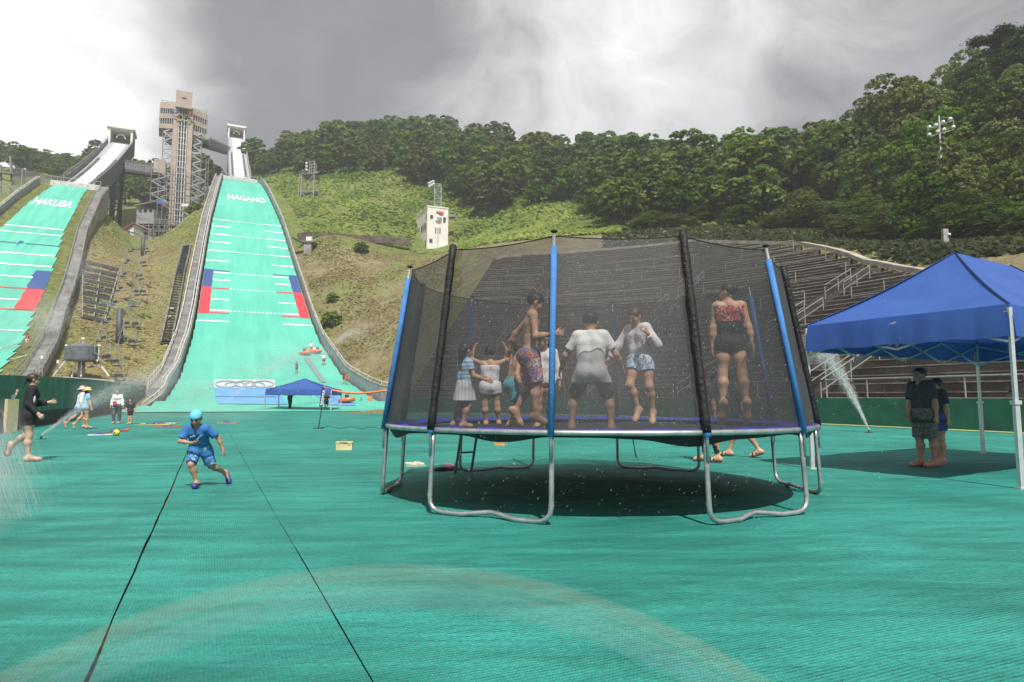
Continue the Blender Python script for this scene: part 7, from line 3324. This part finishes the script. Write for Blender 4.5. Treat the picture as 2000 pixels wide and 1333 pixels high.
TIE = pattern_mat('blue_white_print', [(.66, .70, .76), (.16, .36, .66), (.72, .75, .80), (.08, .24, .55), (.62, .68, .76)], 13)
SEAP = pattern_mat('blue_wave_print', [(.03, .12, .34), (.22, .46, .70), (.03, .10, .28), (.10, .30, .60), (.45, .60, .75)], 20)
CAPP = pattern_mat('patchwork_cap', [(.60, .30, .10), (.55, .18, .45), (.62, .50, .16), (.16, .26, .5), (.6, .2, .2)], 20)
STRIPE_B = stripe_mat('blue_white_stripe', (0.62, 0.74, 0.84), (0.20, 0.46, 0.70), 130)
STRIPE_P = stripe_mat('pale_stripe', (0.70, 0.69, 0.72), (0.52, 0.54, 0.62), 150, 0)
STRAW = mat('straw_hat', (0.68, 0.50, 0.24), .8, var=.15, scale=30)
BEIGE = mat('beige_hat', (0.58, 0.50, 0.42), .8, var=.12)
REDCLO = cloth('red_cloth', (0.55, 0.06, 0.06))
ORANGE_C = cloth('orange_cloth', (0.78, 0.24, 0.04))
PURPLE = mat('purple_rubber', (0.07, 0.05, 0.26), .45, var=.2)
SANDM = mat('dark_sandal', (0.04, 0.03, 0.03), .7)
FLIP = mat('brown_flipflop', (0.16, 0.08, 0.06), .7)


def gp(px, py):
    return on_ground(px, py) + np.array([0, 0, .012])


def bed(px, Y, z=.80):
    p = at(px, 800, Y)
    return np.array([p[0], p[1], z])


# woman in black striding right at the left edge
r_, k_ = person('woman in black top and shorts with dark sunglasses, walking right at the left edge', gp(50, 903), 1.60, 88,
                dict(female=True, skin=SKIN_PALE, spine=(.05, 0, 1), armR=((-.12, -.12, -1), (.62, -.25, -.75)), armL=((.25, .15, -1), (.85, -.1, .12)), curlR=.7, curlL=.7,
                     legR=((.06, 0, -1), (.02, 0, -1)), legL=((-.02, 0, -1), (-.50, .60, -.45)), footL=(-.15, .2, -1), slim=.95,
                     hair=('ponytail', HAIR_BROWN), shoe=('flip', FLIP), vox=.010,
                     clothes=[('shorts', BLACK_C, dict(leg=.50, t=.020)), ('top', BLACK_C, dict(sleeve=1.85, hem=-.06, t=.016, neck=.022, scoop=.2))]))
m = MB()
for sg in (-1, 1):
    c = k_['head'] + k_['HM'] @ np.array([sg * .155 * k_['hh'], .41 * k_['hh'], .03 * k_['hh']])
    m.ball(c, (.034, .030, .020), 10, 6)
a = k_['head'] + k_['HM'] @ np.array([.30 * k_['hh'], .36 * k_['hh'], .05 * k_['hh']])
b = k_['head'] + k_['HM'] @ np.array([.40 * k_['hh'], -.02 * k_['hh'], .03 * k_['hh']])
m.beam(a, b, .008, .014)
a2 = k_['head'] + k_['HM'] @ np.array([-.30 * k_['hh'], .40 * k_['hh'], .05 * k_['hh']])
m.beam(a2, a, .008, .014)
m.build('sunglasses', MATS['dark_eye'], r_, True, True)
m = MB()
c = (k_['J']['R']['sh'] + k_['J']['R']['el']) / 2
m.ball(c + np.array([.045, -.022, -.05]), (.034, .034, .085), 12, 8)
m.ball(c + np.array([.015, -.030, .05]), (.026, .026, .055), 12, 8)
m.build('sleeve_print', pattern_mat('sleeve_print', [(.66, .62, .62), (.55, .26, .20), (.62, .60, .66), (.20, .30, .46)], 20), r_, True, True)

person('person in white sleeves and jeans lifting both hands at the left edge', gp(2, 842), 1.66, 60,
       dict(armR=((.35, -.1, -.45), (.45, .1, .9)), armL=((.45, .3, -.5), (.3, .1, .95)), hair=('bob', HAIR), vox=.014, curlR=.9, curlL=.9,
            clothes=[('trousers', DENIM, dict(leg=1.9)), ('top', WHITE_C, dict(sleeve=1.85, hem=-.06))]))
p = gp(17, 846)
t = thing('board_stand', p, 'cream framed brown board standing beside the person at the left edge', 'board')
m = MB()
m.box(p + (0, .05, .55), (.10, .5, 1.1))
m.build('frame', CREAM, t)
m = MB()
m.box(p + (-.12, .02, .35), (.14, .44, .7))
m.build('panel', mat('brown_panel', (0.20, 0.06, 0.05), .7), t)
person('person in white shirt, striped hem and beige sun hat walking beside the straw hat', gp(153, 838), 1.55, 78,
       dict(spine=(.10, 0, 1), armR=((-.1, -.1, -1), (.15, -.1, -1)), armL=((.1, .1, -1), (.2, .1, -1)), legR=((.42, 0, -1), (.02, 0, -1)), legL=((-.30, 0, -1), (-.75, 0, -.72)), footL=(.2, 0, -1),
            hair=('short', HAIR), hat=('brim', BEIGE), vox=.014, clothes=[('shorts', CHAR, dict(leg=.75)), ('top', STRIPE_B, dict(sleeve=.6, hem=-.08, t=.017)), ('top', WHITE_L, dict(sleeve=1.85, hem=0.02, t=.022, name='jacket'))]))
person('person in light blue top and dark shorts with a yellow straw hat', gp(164, 840), 1.46, 82,
       dict(female=True, spine=(.10, 0, 1), armR=((.25, -.1, -1), (.30, -.1, -1)), armL=((-.1, .1, -1), (.1, .1, -1)), legR=((.18, 0, -1), (.02, 0, -1)), legL=((-.22, 0, -1), (-.62, 0, -.8)), footL=(.25, 0, -1),
            hair=('bob', HAIR), hat=('straw', STRAW), vox=.014, clothes=[('shorts', CHAR, dict(leg=.40)), ('top', SKYB, dict(sleeve=.5, hem=-.05))]))
r_, k_ = person('woman in white shirt and grey trousers with a red pouch', gp(227, 828), 1.52, 195,
                dict(female=True, armR=((-.25, -.05, -1), (-.15, -.1, -1)), armL=((.25, -.05, -1), (.1, -.1, -1)), legR=((-.12, -.1, -1), (.02, .1, -1)), legL=((.10, .12, -1), (0, .1, -1)), hair=('bob', HAIR), vox=.014,
                     clothes=[('trousers', GREYC, dict(leg=1.85, t=.02)), ('top', WHITE_C, dict(sleeve=1.8, hem=-.07))]))
m = MB()
m.box(k_['pel'] + np.array([-.10, -.16, .10]), (.13, .05, .17))
m.beam(k_['pel'] + np.array([-.10, -.15, .17]), k_['neck'] + np.array([.07, -.09, -.03]), .015)
m.build('pouch', REDCLO, r_, False, True)
person('child in dark clothes and a red cap beside the woman with the red pouch', gp(253, 829), 1.14, 200,
       dict(kid=.8, vox=.014, armR=((-.3, -.1, -1), (.2, -.2, -.9)), armL=((.3, -.1, -1), (.0, -.2, -1)), hat=('cap', REDCLO), clothes=[('shorts', CHAR, dict(leg=.7)), ('top', CHAR, dict(sleeve=.9, hem=-.05))]))

# the running boy
r_, k_ = person('boy in blue shirt, patterned shorts and light blue cap running with head down', gp(388, 952), 1.12, 192,
                dict(kid=.8, slim=.86, skin=SKIN_TAN, spine=(-.14, -.50, .85), nod=24, look=8, turn=10,
                     armR=((-.42, -.12, -.80), (.78, -.50, -.12)), armL=((.72, .15, -.62), (.42, -.10, -1)), curlR=.9, curlL=.45, palmR=(0, .6, .6), handR=(.95, -.1, .05),
                     legR=((-.20, -.62, -.80), (.32, .12, -1)), legL=((.34, .10, -1), (.80, .60, -.50)), footL=(.28, -.45, -.85), footR=(-.25, -1, -.04),
                     hair=None, hat=('cap', CYAN), shoe=('clog', PURPLE), vox=.008,
                     clothes=[('shorts', SEAP, dict(leg=.92, t=.022)), ('top', ROYAL, dict(sleeve=.78, hem=-.07, t=.018))]))
m = MB()
c = k_['chest'] + k_['fw'] * .088 - k_['spine'] * .03
for dx, dz, l_, an in ((-.05, .0, .030, .2), (-.02, .015, .025, -.4), (.055, .01, .05, .7), (.03, -.02, .03, .5)):
    q = c + k_['rt'] * dx * -1 + k_['spine'] * dz
    d = k_['rt'] * math.cos(an) * -1 + k_['spine'] * math.sin(an)
    m.beam(q - d * l_ * .6, q + d * l_ * .6, .014, .008, up=k_['fw'])
m.build('shirt_print', mat('print_pale_blue', (0.42, 0.66, 0.80), .7), r_, False, True)

# on the trampoline
person('small girl in striped light blue top and white skirt reaching right on the trampoline', bed(907, 8.15), 1.06, 62,
       dict(kid=1, female=False, spine=(.02, 0, 1), armR=((.30, -.1, -.85), (.86, .05, -.28)), armL=((.4, .2, -.8), (.9, .1, -.1)), legR=((.12, 0, -1), (-.30, 0, -1)), legL=((-.12, .1, -1), (-.35, .1, -1)),
            nod=8, hair=('long', HAIR), clothes=[('skirt', STRIPE_P, dict(len=.175, flare=.15)), ('top', STRIPE_B, dict(sleeve=.55, hem=.02))]))
person('small girl in white playsuit, back turned, both hands raised to her head', bed(957, 8.65), 1.06, 5,
       dict(kid=1, armR=((.6, .2, .35), (-.35, .1, .9)), armL=((-.6, .2, .30), (.35, .1, .9)), legR=((.18, 0, -1), (.10, .2, -1)), legL=((-.06, 0, -1), (.05, .15, -1)), curlR=.9, curlL=.9,
            nod=5, hair=('bun', HAIR), clothes=[('shorts', WHITE_L, dict(leg=.45, t=.026)), ('top', WHITE_L, dict(sleeve=0, hem=.03, neck=-.03, scoop=-.2))]))
person('shirtless small boy in black and teal swim shorts bending forward on the trampoline', bed(1002, 8.5), 1.12, 70,
       dict(kid=1, spine=(.14, -.02, 1), nod=25, armR=((-.15, -.35, -.9), (.25, -.3, -.9)), armL=((.4, .3, -.7), (.6, .1, -.6)), legR=((.10, -.1, -1), (-.32, 0, -1)), legL=((.28, .2, -1), (-.25, 0, -1)),
            hair=('short', HAIR), clothes=[('shorts', TEAL, dict(leg=.85, t=.020, waist=.08))]))
person('tall shirtless boy in floral swim shorts reaching for a blue pole', bed(1034, 7.55), 1.50, 82,
       dict(kid=.25, skin=SKIN, spine=(.06, 0, 1), nod=28, slim=.92, armR=((.10, -.25, -1), (.92, -.28, .12)), armL=((-.75, .45, -.75), (-.3, .3, -.8)), curlR=.7, curlL=.4, shw=.105,
            legR=((.22, -.05, -1), (-.05, 0, -1)), legL=((.10, .1, -1), (-.55, .1, -.9)), footL=(.5, 0, -.8), footR=(.9, -.2, -.35), air=.02,
            hair=('short', HAIR), clothes=[('shorts', FLORAL, dict(leg=.98, t=.026, waist=.03))]))
person('girl in white top, red shorts and patchwork swim cap on the trampoline', bed(1063, 8.15), 1.18, 190,
       dict(kid=.7, nod=22, armR=((-.2, -.1, -1), (-.05, -.1, -1)), armL=((.28, 0, -1), (.12, -.05, -1)), legR=((-.06, -.1, -1), (0, .1, -1)), legL=((.06, 0, -1), (0, .1, -1)),
            hair=None, hat=('cap', CAPP), clothes=[('shorts', REDCLO, dict(leg=.35)), ('top', WHITE_C, dict(sleeve=1.8, hem=-.05))]))
person('boy in wet white t-shirt and dark shorts, back turned, knees bent', bed(1155, 7.05), 1.38, 4,
       dict(kid=.5, spine=(0, .12, 1), nod=22, armR=((.62, .15, -.9), (.30, .55, -.6)), armL=((-.62, .15, -.9), (-.25, .55, -.6)), legR=((.42, .42, -.9), (.05, -.35, -1)), legL=((-.42, .42, -.9), (-.05, -.35, -1)),
            slim=.90, hair=('short', HAIR), clothes=[('shorts', CHAR, dict(leg=.92, t=.018)), ('top', WHITE_C, dict(sleeve=.70, hem=-.09, t=.018))]))
person('girl in white long-sleeved top and blue white shorts hopping on the trampoline', bed(1253, 8.3), 1.42, 218,
       dict(kid=.35, spine=(-.08, -.10, 1), nod=30, slim=.92, armR=((-.55, .1, -.8), (-.55, -.1, -.8)), armL=((.45, -.1, -.8), (-.45, -.45, .55)), curlL=.8, curlR=.5,
            legR=((-.28, -.35, -1), (.32, .25, -1)), legL=((.14, -.15, -1), (.12, .32, -1)), footR=(-.35, -.6, -.7), footL=(-.1, -.7, -.65), air=.03,
            hair=('ponytail', HAIR_BROWN), clothes=[('shorts', TIE, dict(leg=.42, t=.026)), ('top', WHITE_L, dict(sleeve=1.85, hem=-.02, t=.016))]))
person('woman in black swimsuit with red floral back in mid jump on the trampoline', bed(1430, 8.3), 1.62, -6,
       dict(female=True, skin=SKIN, look=-62, nod=5, slim=.96, armR=((.24, 0, -1), (.16, .05, -1)), armL=((-.14, 0, -1), (-.06, .05, -1)), legR=((.14, -.05, -1), (.10, -.15, -1)), legL=((-.06, -.04, -1), (-.02, -.15, -1)),
            footL=(-.25, .35, -1), footR=(-.05, .4, -1), air=.07, hair=('bun', HAIR),
            clothes=[('shorts', BLACK_C, dict(leg=.30, t=.010, name='swim_shorts')), ('top', BLACK_C, dict(sleeve=0, hem=-.02, neck=-.05, scoop=-.3, t=.008, name='swimsuit')), ('top', REDFL, dict(sleeve=0, hem=.155, neck=-.015, scoop=-.1, t=.013, name='floral_back'))]))
# behind the trampoline
person('person in black leggings and dark top walking left behind the trampoline legs', gp(1388, 903), 1.62, 262,
       dict(armR=((-.2, .2, -1), (-.3, 0, -.9)), armL=((.2, -.1, -1), (.1, -.1, -1)), legR=((-.22, .05, -1), (.0, 0, -1)), legL=((.12, 0, -1), (.20, 0, -1)), footL=(-.9, 0, -.05), hair=('short', HAIR), vox=.010, shoe=('sandal', SANDM),
            clothes=[('trousers', BLACK_C, dict(leg=1.80, t=.008)), ('top', CHAR, dict(sleeve=.6, hem=-.06))]))
person('bare-legged person in dark shorts and black sandals striding left behind the trampoline', gp(1448, 894), 1.60, 268,
       dict(armR=((-.2, .2, -1), (-.2, 0, -.9)), armL=((.2, -.1, -1), (.1, -.1, -1)), legR=((-.42, .05, -1), (-.18, 0, -1)), legL=((.30, 0, -1), (.62, 0, -.9)), footL=(-.8, 0, -.32), hair=('short', HAIR), vox=.010, shoe=('sandal', SANDM),
            clothes=[('shorts', BLACK_C, dict(leg=.75)), ('top', CHAR, dict(sleeve=.6, hem=-.06))]))
# under the big tent
person('man in dark shirt and leaf-print shorts standing under the big blue tent', gp(1810, 914), 1.66, 225,
       dict(skin=SKIN_TAN, shw=.112, slim=.98, spine=(-.04, 0, 1), armR=((-.15, -.15, -1), (-.10, -.45, -.75)), armL=((.2, 0, -1), (.05, -.25, -1)), legR=((-.06, 0, -1), (-.02, .02, -1)), legL=((.12, .1, -1), (.05, .05, -1)),
            hair=('short', HAIR), vox=.010, shoe=('flip', FLIP), clothes=[('shorts', CAMO, dict(leg=1.0, t=.03)), ('top', CHAR, dict(sleeve=.8, hem=-.09, t=.022))]))
person('person in dark top and blue shorts standing behind the man under the big tent', gp(1838, 908), 1.50, 240,
       dict(slim=1.0, armR=((-.2, -.15, -1), (-.15, -.3, -.9)), armL=((.2, 0, -1), (.1, -.2, -1)), hair=('short', HAIR), vox=.011, shoe=('flip', mat('tan_flipflop', (.45, .34, .22), .7)),
            clothes=[('shorts', cloth('bright_blue_cloth', (.04, .12, .42)), dict(leg=.6, t=.024)), ('top', CHAR, dict(sleeve=.7, hem=-.05, t=.02))]))

# far away people: a few pixels each, still whole figures
FV = .022
r_, k_ = person('person in dark clothes holding a black umbrella beneath the far blue tent', gp(566, 803), 1.56, 190,
                dict(vox=FV, armR=((-.1, -.2, -1), (.2, -.3, .8)), hair=('short', HAIR), clothes=[('trousers', CHAR, dict(leg=1.85)), ('top', BLACK_C, dict(sleeve=1.8, hem=-.05))]))
h_ = to_world(r_, k_['J']['R']['wr'])
t = thing('umbrella', h_, 'black open umbrella held up before the far blue tent', 'umbrella')
m = MB()
m.lathe(h_ + (0, 0, .52), [(.62, -.02), (.55, .10), (.34, .22), (.05, .30), (.04, .28), (.33, .19), (.54, .07)], 12)
m.build('canopy', BLACK_C, t)
m = MB()
m.cyl(h_ + (0, 0, -.1), h_ + (0, 0, .9), .014, seg=6)
m.build('shaft', STEEL_D, t)


def far(px, py, h, psi, label, top, bot, sit=False, slope=False, kid=0, legs=None, pos=None):
    b = pos if pos is not None else (on_slope(px, py) if slope else gp(px, py))
    sp = dict(vox=FV if h > 1.2 else .018, kid=kid, hair=('short', HAIR), clothes=[('shorts', bot, dict(leg=.8, t=.03)), ('top', top, dict(sleeve=.7, hem=-.05, t=.025))],
              armR=((-.3, -.2, -1), (-.1, -.4, -.8)), armL=((.3, -.2, -1), (.2, -.3, -.8)), legR=((-.10, -.2, -1), (0, .1, -1)), legL=((.10, .15, -1), (0, .15, -1)))
    if sit:
        sp.update(sit=1, legR=((-.1, -1, .1), (0, -.8, -.4)), legL=((.1, -1, .1), (0, -.8, -.4)))
    if legs:
        sp['legR'], sp['legL'] = legs
    return person(label, b, h, psi, sp)


far(517, 797, 1.15, 180, 'child in dark clothes at the left legs of the far blue tent', CHAR, CHAR, kid=.7)
far(591, 796, 1.0, 180, 'small child in dark clothes beneath the middle of the far blue tent', CHAR, CHAR, kid=1)
far(643, 799, 1.5, 180, 'person in dark top and red shorts at the right of the far blue tent', CHAR, REDCLO)
far(637, 802, 1.55, 200, 'person in black leaning by the flag pole of the far tent', BLACK_C, BLACK_C)
far(705, 799, 1.1, 180, 'child in blue standing left of the person in orange, below the boom', ROYAL, CHAR, kid=.7)
far(713, 797, 1.45, 160, 'person in dark green between the child in blue and the person in orange', cloth('dark_green_cloth', (.03, .10, .06)), CHAR)
far(722, 799, 1.45, 180, 'person in orange shirt facing away below the orange boom', ORANGE_C, GREYC)
far(741, 796, 1.35, 200, 'person in grey on the beige mat, left of the person in white', GREYC, CHAR)
far(750, 797, 1.3, 180, 'person in white on the beige mat beside the trampoline net', WHITE_C, CHAR)
far(579, 731, 1.5, 120, 'person in grey climbing the aqua slope above the far tent', GREYC, GREYC, slope=True)
far(632, 714, 1.5, 200, 'person in white bending on the aqua slope right of the grey strip', WHITE_C, CHAR, slope=True)
far(672, 750, 1.4, 180, 'person in dark clothes standing at the right foot of the aqua slope', CHAR, CHAR, slope=True)
far(677, 752, 1.3, 190, 'person in red clothes at the right foot of the aqua slope', REDCLO, REDCLO, slope=True)
far(607, 690, 1.5, 190, 'person in white standing between the two rafts on the slope', WHITE_C, REDCLO, slope=True)
for px, py, lab, tp in ((594, 694, 'left rider sitting in the left orange raft on the slope', CHAR), (599, 694, 'right rider sitting in the left orange raft on the slope', ORANGE_C), (614, 691, 'left rider sitting in the right orange raft on the slope', WHITE_C), (620, 691, 'right rider sitting in the right orange raft on the slope', BLACK_C)):
    b = on_slope(px, py) + np.array([0, 0, .28])
    far(px, py, 1.25, 180, lab, tp, CHAR, sit=True, kid=.4, pos=b)
b = on_slope(677, 788) + np.array([0, 0, .28])
far(677, 788, 1.2, 180, 'rider sitting in the orange raft on the flat below the boom', CHAR, CHAR, sit=True, kid=.4, pos=b)
ph = np.array([*sl2xy(77, H_C + hw_(77) + .6), hz_(77)])
for q in np.linspace(60, 100, 400):
    l = H_C + hw_(q) + .7
    x, y = sl2xy(q, l)
    ax_, ay_ = project((x, y, hz_(q)))
    if ay_ < 678:
        ph = np.array([x, y, hz_(q) - .05])
        break
far(44, 676, 1.5, 60, 'person in red and white working with a hose on the HAKUBA verge', REDCLO, WHITE_C, pos=ph)
t = thing('hose', ph, 'pale hose trailing from the worker down the HAKUBA verge', 'hose')
m = MB()
m.tube([ph + np.array([-.3, -.2, .5]), ph + np.array([-1.0, -2, -.2]), ph + np.array([-.2, -4, -1.2]), ph + np.array([2.2, -4.5, -1.5]), ph + np.array([3.0, -3.4, -.9])], .05, 6)
m.build('tube', mat('pale_hose', (.6, .58, .5), .6), t, True)
# ------------------------------------------------------------------ water in the air
m_, nt, N, L = new_mat('water_spray')
g = NT(nt)
mx = g.n('ShaderNodeMixShader', i0=0.22)
L.new(g.n('ShaderNodeBsdfTransparent').outputs[0], mx.inputs[1])
ad = g.n('ShaderNodeMixShader', i0=.5)
L.new(g.n('ShaderNodeBsdfDiffuse', Color=(0.9, 0.92, 0.93)).outputs[0], ad.inputs[1])
L.new(g.n('ShaderNodeBsdfTranslucent', Color=(0.9, 0.92, 0.93)).outputs[0], ad.inputs[2])
L.new(ad.outputs[0], mx.inputs[2])
L.new(mx.outputs[0], g.n('ShaderNodeOutputMaterial').inputs[0])
SPRAY = m_
DROP = mat('water_drop', (0.85, 0.88, 0.90), .12, spec=.9, var=.02)


def spindles(P, D, ln, th):
    """drops drawn out along their flight: slim four-sided spindles"""
    n = len(P)
    D = D / (np.linalg.norm(D, axis=1)[:, None] + 1e-9)
    a = np.cross(D, np.array([.3, 1.0, .2]))
    a /= np.linalg.norm(a, axis=1)[:, None] + 1e-9
    b = np.cross(D, a)
    ln, th = ln[:, None], th[:, None]
    V = np.stack([P - D * ln * .5, P + a * th, P + b * th, P - a * th, P - b * th, P + D * ln * .5], 1).reshape(-1, 3)
    k = np.arange(n)[:, None] * 6
    F = np.concatenate([k + np.array(f) for f in ((0, 2, 1), (0, 3, 2), (0, 4, 3), (0, 1, 4), (5, 1, 2), (5, 2, 3), (5, 3, 4), (5, 4, 1))])
    return V, F


def jet(label, p0, p1, rise, spread, n, ln, th, seed, power=1.0):
    """a stream that leaves p0, arcs over by rise and falls apart towards p1"""
    rr = np.random.default_rng(seed)
    p0, p1 = np.array(p0, float), np.array(p1, float)
    t = rr.random(n) ** power
    up = np.array([0, 0, 1.0])
    c = p0 + (p1 - p0) * t[:, None] + up * (4 * rise * t * (1 - t))[:, None]
    d = (p1 - p0) + up * (4 * rise * (1 - 2 * t))[:, None]
    off = rr.normal(0, 1, (n, 3)) * (spread * (.03 + t ** 1.2))[:, None]
    V, F = spindles(c + off, d + rr.normal(0, .05, (n, 3)) * np.linalg.norm(p1 - p0), ln * (.4 + t) * (.5 + rr.random(n)), th * (.5 + rr.random(n)))
    o = mesh_obj('water_spray', V, F, SPRAY)
    prop(o, label, 'water spray', kind='stuff')
    return o


def sprinkler(p, label, aim):
    t = thing('sprinkler', p, label, 'sprinkler')
    p = np.array(p, float)
    a = unit(np.array(aim, float) - p)
    m = MB()
    m.cyl(p, p + (0, 0, .10), .035, .025, 10)
    m.box(p + (0, 0, .012), (.26, .09, .024), .3)
    m.build('base', STEEL_D, t)
    m = MB()
    m.cyl(p + (0, 0, .09), p + (0, 0, .09) + a * .16, .018, .011, 8)
    m.build('nozzle', STEEL, t)


p = on_ground(80, 859)
q = at(345, 735, 34)
sprinkler(p, 'small dark sprinkler head on the matting near the woman in black', q)
jet('white fan of water thrown right from the sprinkler by the woman in black', p + (0, 0, .12), q, .5, .50, 9000, .36, .0036, 1, 1.0)
p = on_ground(1697, 846)
q = at(1592, 672, 24.5)
sprinkler(p, 'small dark sprinkler head by the yellow hose left of the tent shade', q)
jet('narrow white water jet rising up left from the sprinkler by the yellow hose', p + (0, 0, .12), q, .35, .26, 4600, .26, .0036, 2, 1.5)
jet('coarse white water falling close by at the left edge of the picture', at(-110, 700, 6.0), at(8, 1010, 6.4), .1, .22, 4200, .20, .0011, 3, .8)
jet('white plume of water bursting over the HAKUBA stairway', at(70, 700, 70), at(104, 610, 70), 1.0, 1.3, 3600, .5, .010, 4, .6)
jet('thin spray drifting above the top of the slope rack', at(160, 575, 88), at(172, 520, 88), 1.5, 1.8, 2400, .4, .008, 5, .6)
jet('long thin water stream crossing the foot of the NAGANO slope', at(420, 805, 48), at(640, 690, 62), 1.2, .5, 2200, .5, .010, 6, .8)
jet('second long thin water stream left of the first across the slope foot', at(330, 800, 44), at(590, 702, 60), .8, .7, 1500, .5, .009, 7, .8)
jet('short white spray over the bank right of the NAGANO slope', at(640, 690, 90), at(716, 652, 86), 1.2, .6, 900, .5, .015, 8, .8)

# loose drops glinting in front of the netting, and fine rain below the frame
rr = np.random.default_rng(9)
n = 420
P = np.stack([rr.uniform(-.5, 3.1, n), rr.uniform(4.7, 6.3, n), rr.uniform(.2, 2.6, n)], 1)
V, F = spindles(P, np.tile((.05, 0, 1.0), (n, 1)), .004 + .007 * rr.random(n), .0012 + .0018 * rr.random(n) ** 2)
n2 = 130
P2 = np.stack([rr.uniform(-.6, 2.4, n2), rr.uniform(4.9, 6.2, n2), rr.uniform(.05, .75, n2)], 1)
V2, F2 = spindles(P2, np.tile((.55, 0, .8), (n2, 1)) + rr.normal(0, .06, (n2, 3)), .012 + .025 * rr.random(n2), .0004 + .0005 * rr.random(n2))
prop(mesh_obj('water_drops', np.concatenate([V, V2]), np.concatenate([F, F2 + len(V)]), DROP), 'bright loose water drops in the air before the trampoline net', 'water drops', kind='stuff')

# the rainbow: its coloured light painted as tinted mist tubes about the antisolar line
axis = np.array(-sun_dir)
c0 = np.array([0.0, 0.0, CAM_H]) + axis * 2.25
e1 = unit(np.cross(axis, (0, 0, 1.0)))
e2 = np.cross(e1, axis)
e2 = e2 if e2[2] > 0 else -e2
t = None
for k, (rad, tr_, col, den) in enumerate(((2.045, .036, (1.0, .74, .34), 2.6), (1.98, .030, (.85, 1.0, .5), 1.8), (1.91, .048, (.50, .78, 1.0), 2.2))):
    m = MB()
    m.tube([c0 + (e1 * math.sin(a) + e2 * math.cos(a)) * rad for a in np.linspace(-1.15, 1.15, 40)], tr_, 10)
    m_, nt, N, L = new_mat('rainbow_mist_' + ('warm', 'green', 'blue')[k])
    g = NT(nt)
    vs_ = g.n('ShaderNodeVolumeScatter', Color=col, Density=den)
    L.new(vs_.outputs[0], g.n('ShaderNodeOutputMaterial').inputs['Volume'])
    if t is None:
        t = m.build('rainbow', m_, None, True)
        prop(t, 'faint rainbow arc painted as tinted mist low over the near matting', 'rainbow', kind='stuff')
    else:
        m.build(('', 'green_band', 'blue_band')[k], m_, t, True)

# ------------------------------------------------------------------ the damp summer air over the arena
hz, nt, N, L = new_mat('damp_air')
g = NT(nt)
pv = g.n('ShaderNodeVolumePrincipled', Color=(0.93, 0.96, 1.0), Density=0.00062)
L.new(pv.outputs[0], g.n('ShaderNodeOutputMaterial').inputs['Volume'])
m = MB()
m.box((0, 180, 54), (560, 420, 122))
prop(m.build('haze', hz), kind='stuff')

# banks of fine mist where the sprinklers fall
for p, rad, den, lab in ((at(-18, 920, 5.6), (.30, .30, .62), .34, 'soft white mist of falling spray close by at the left edge'), (at(45, 640, 66), (2.6, 2.6, 5.0), .028, 'white mist drifting over the foot of the HAKUBA stairway'),
                         (at(300, 792, 34), (6.5, 2.6, 1.5), .035, 'low mist where the left sprinkler fan comes down'), (at(520, 760, 66), (11, 5, 6.0), .010, 'thin mist hanging over the foot of the NAGANO slope'), (at(1596, 680, 24), (.7, .7, .8), .16, 'small cloud of mist at the top of the right water jet')):
    m = MB()
    m.ball(p, rad, 18, 12)
    m_, nt, N, L = new_mat('fine_mist')
    g = NT(nt)
    vs_ = g.n('ShaderNodeVolumeScatter', Color=(.97, .98, 1.0), Density=den)
    L.new(vs_.outputs[0], g.n('ShaderNodeOutputMaterial').inputs['Volume'])
    prop(m.build('mist', m_, None, True), lab, 'mist', kind='stuff')
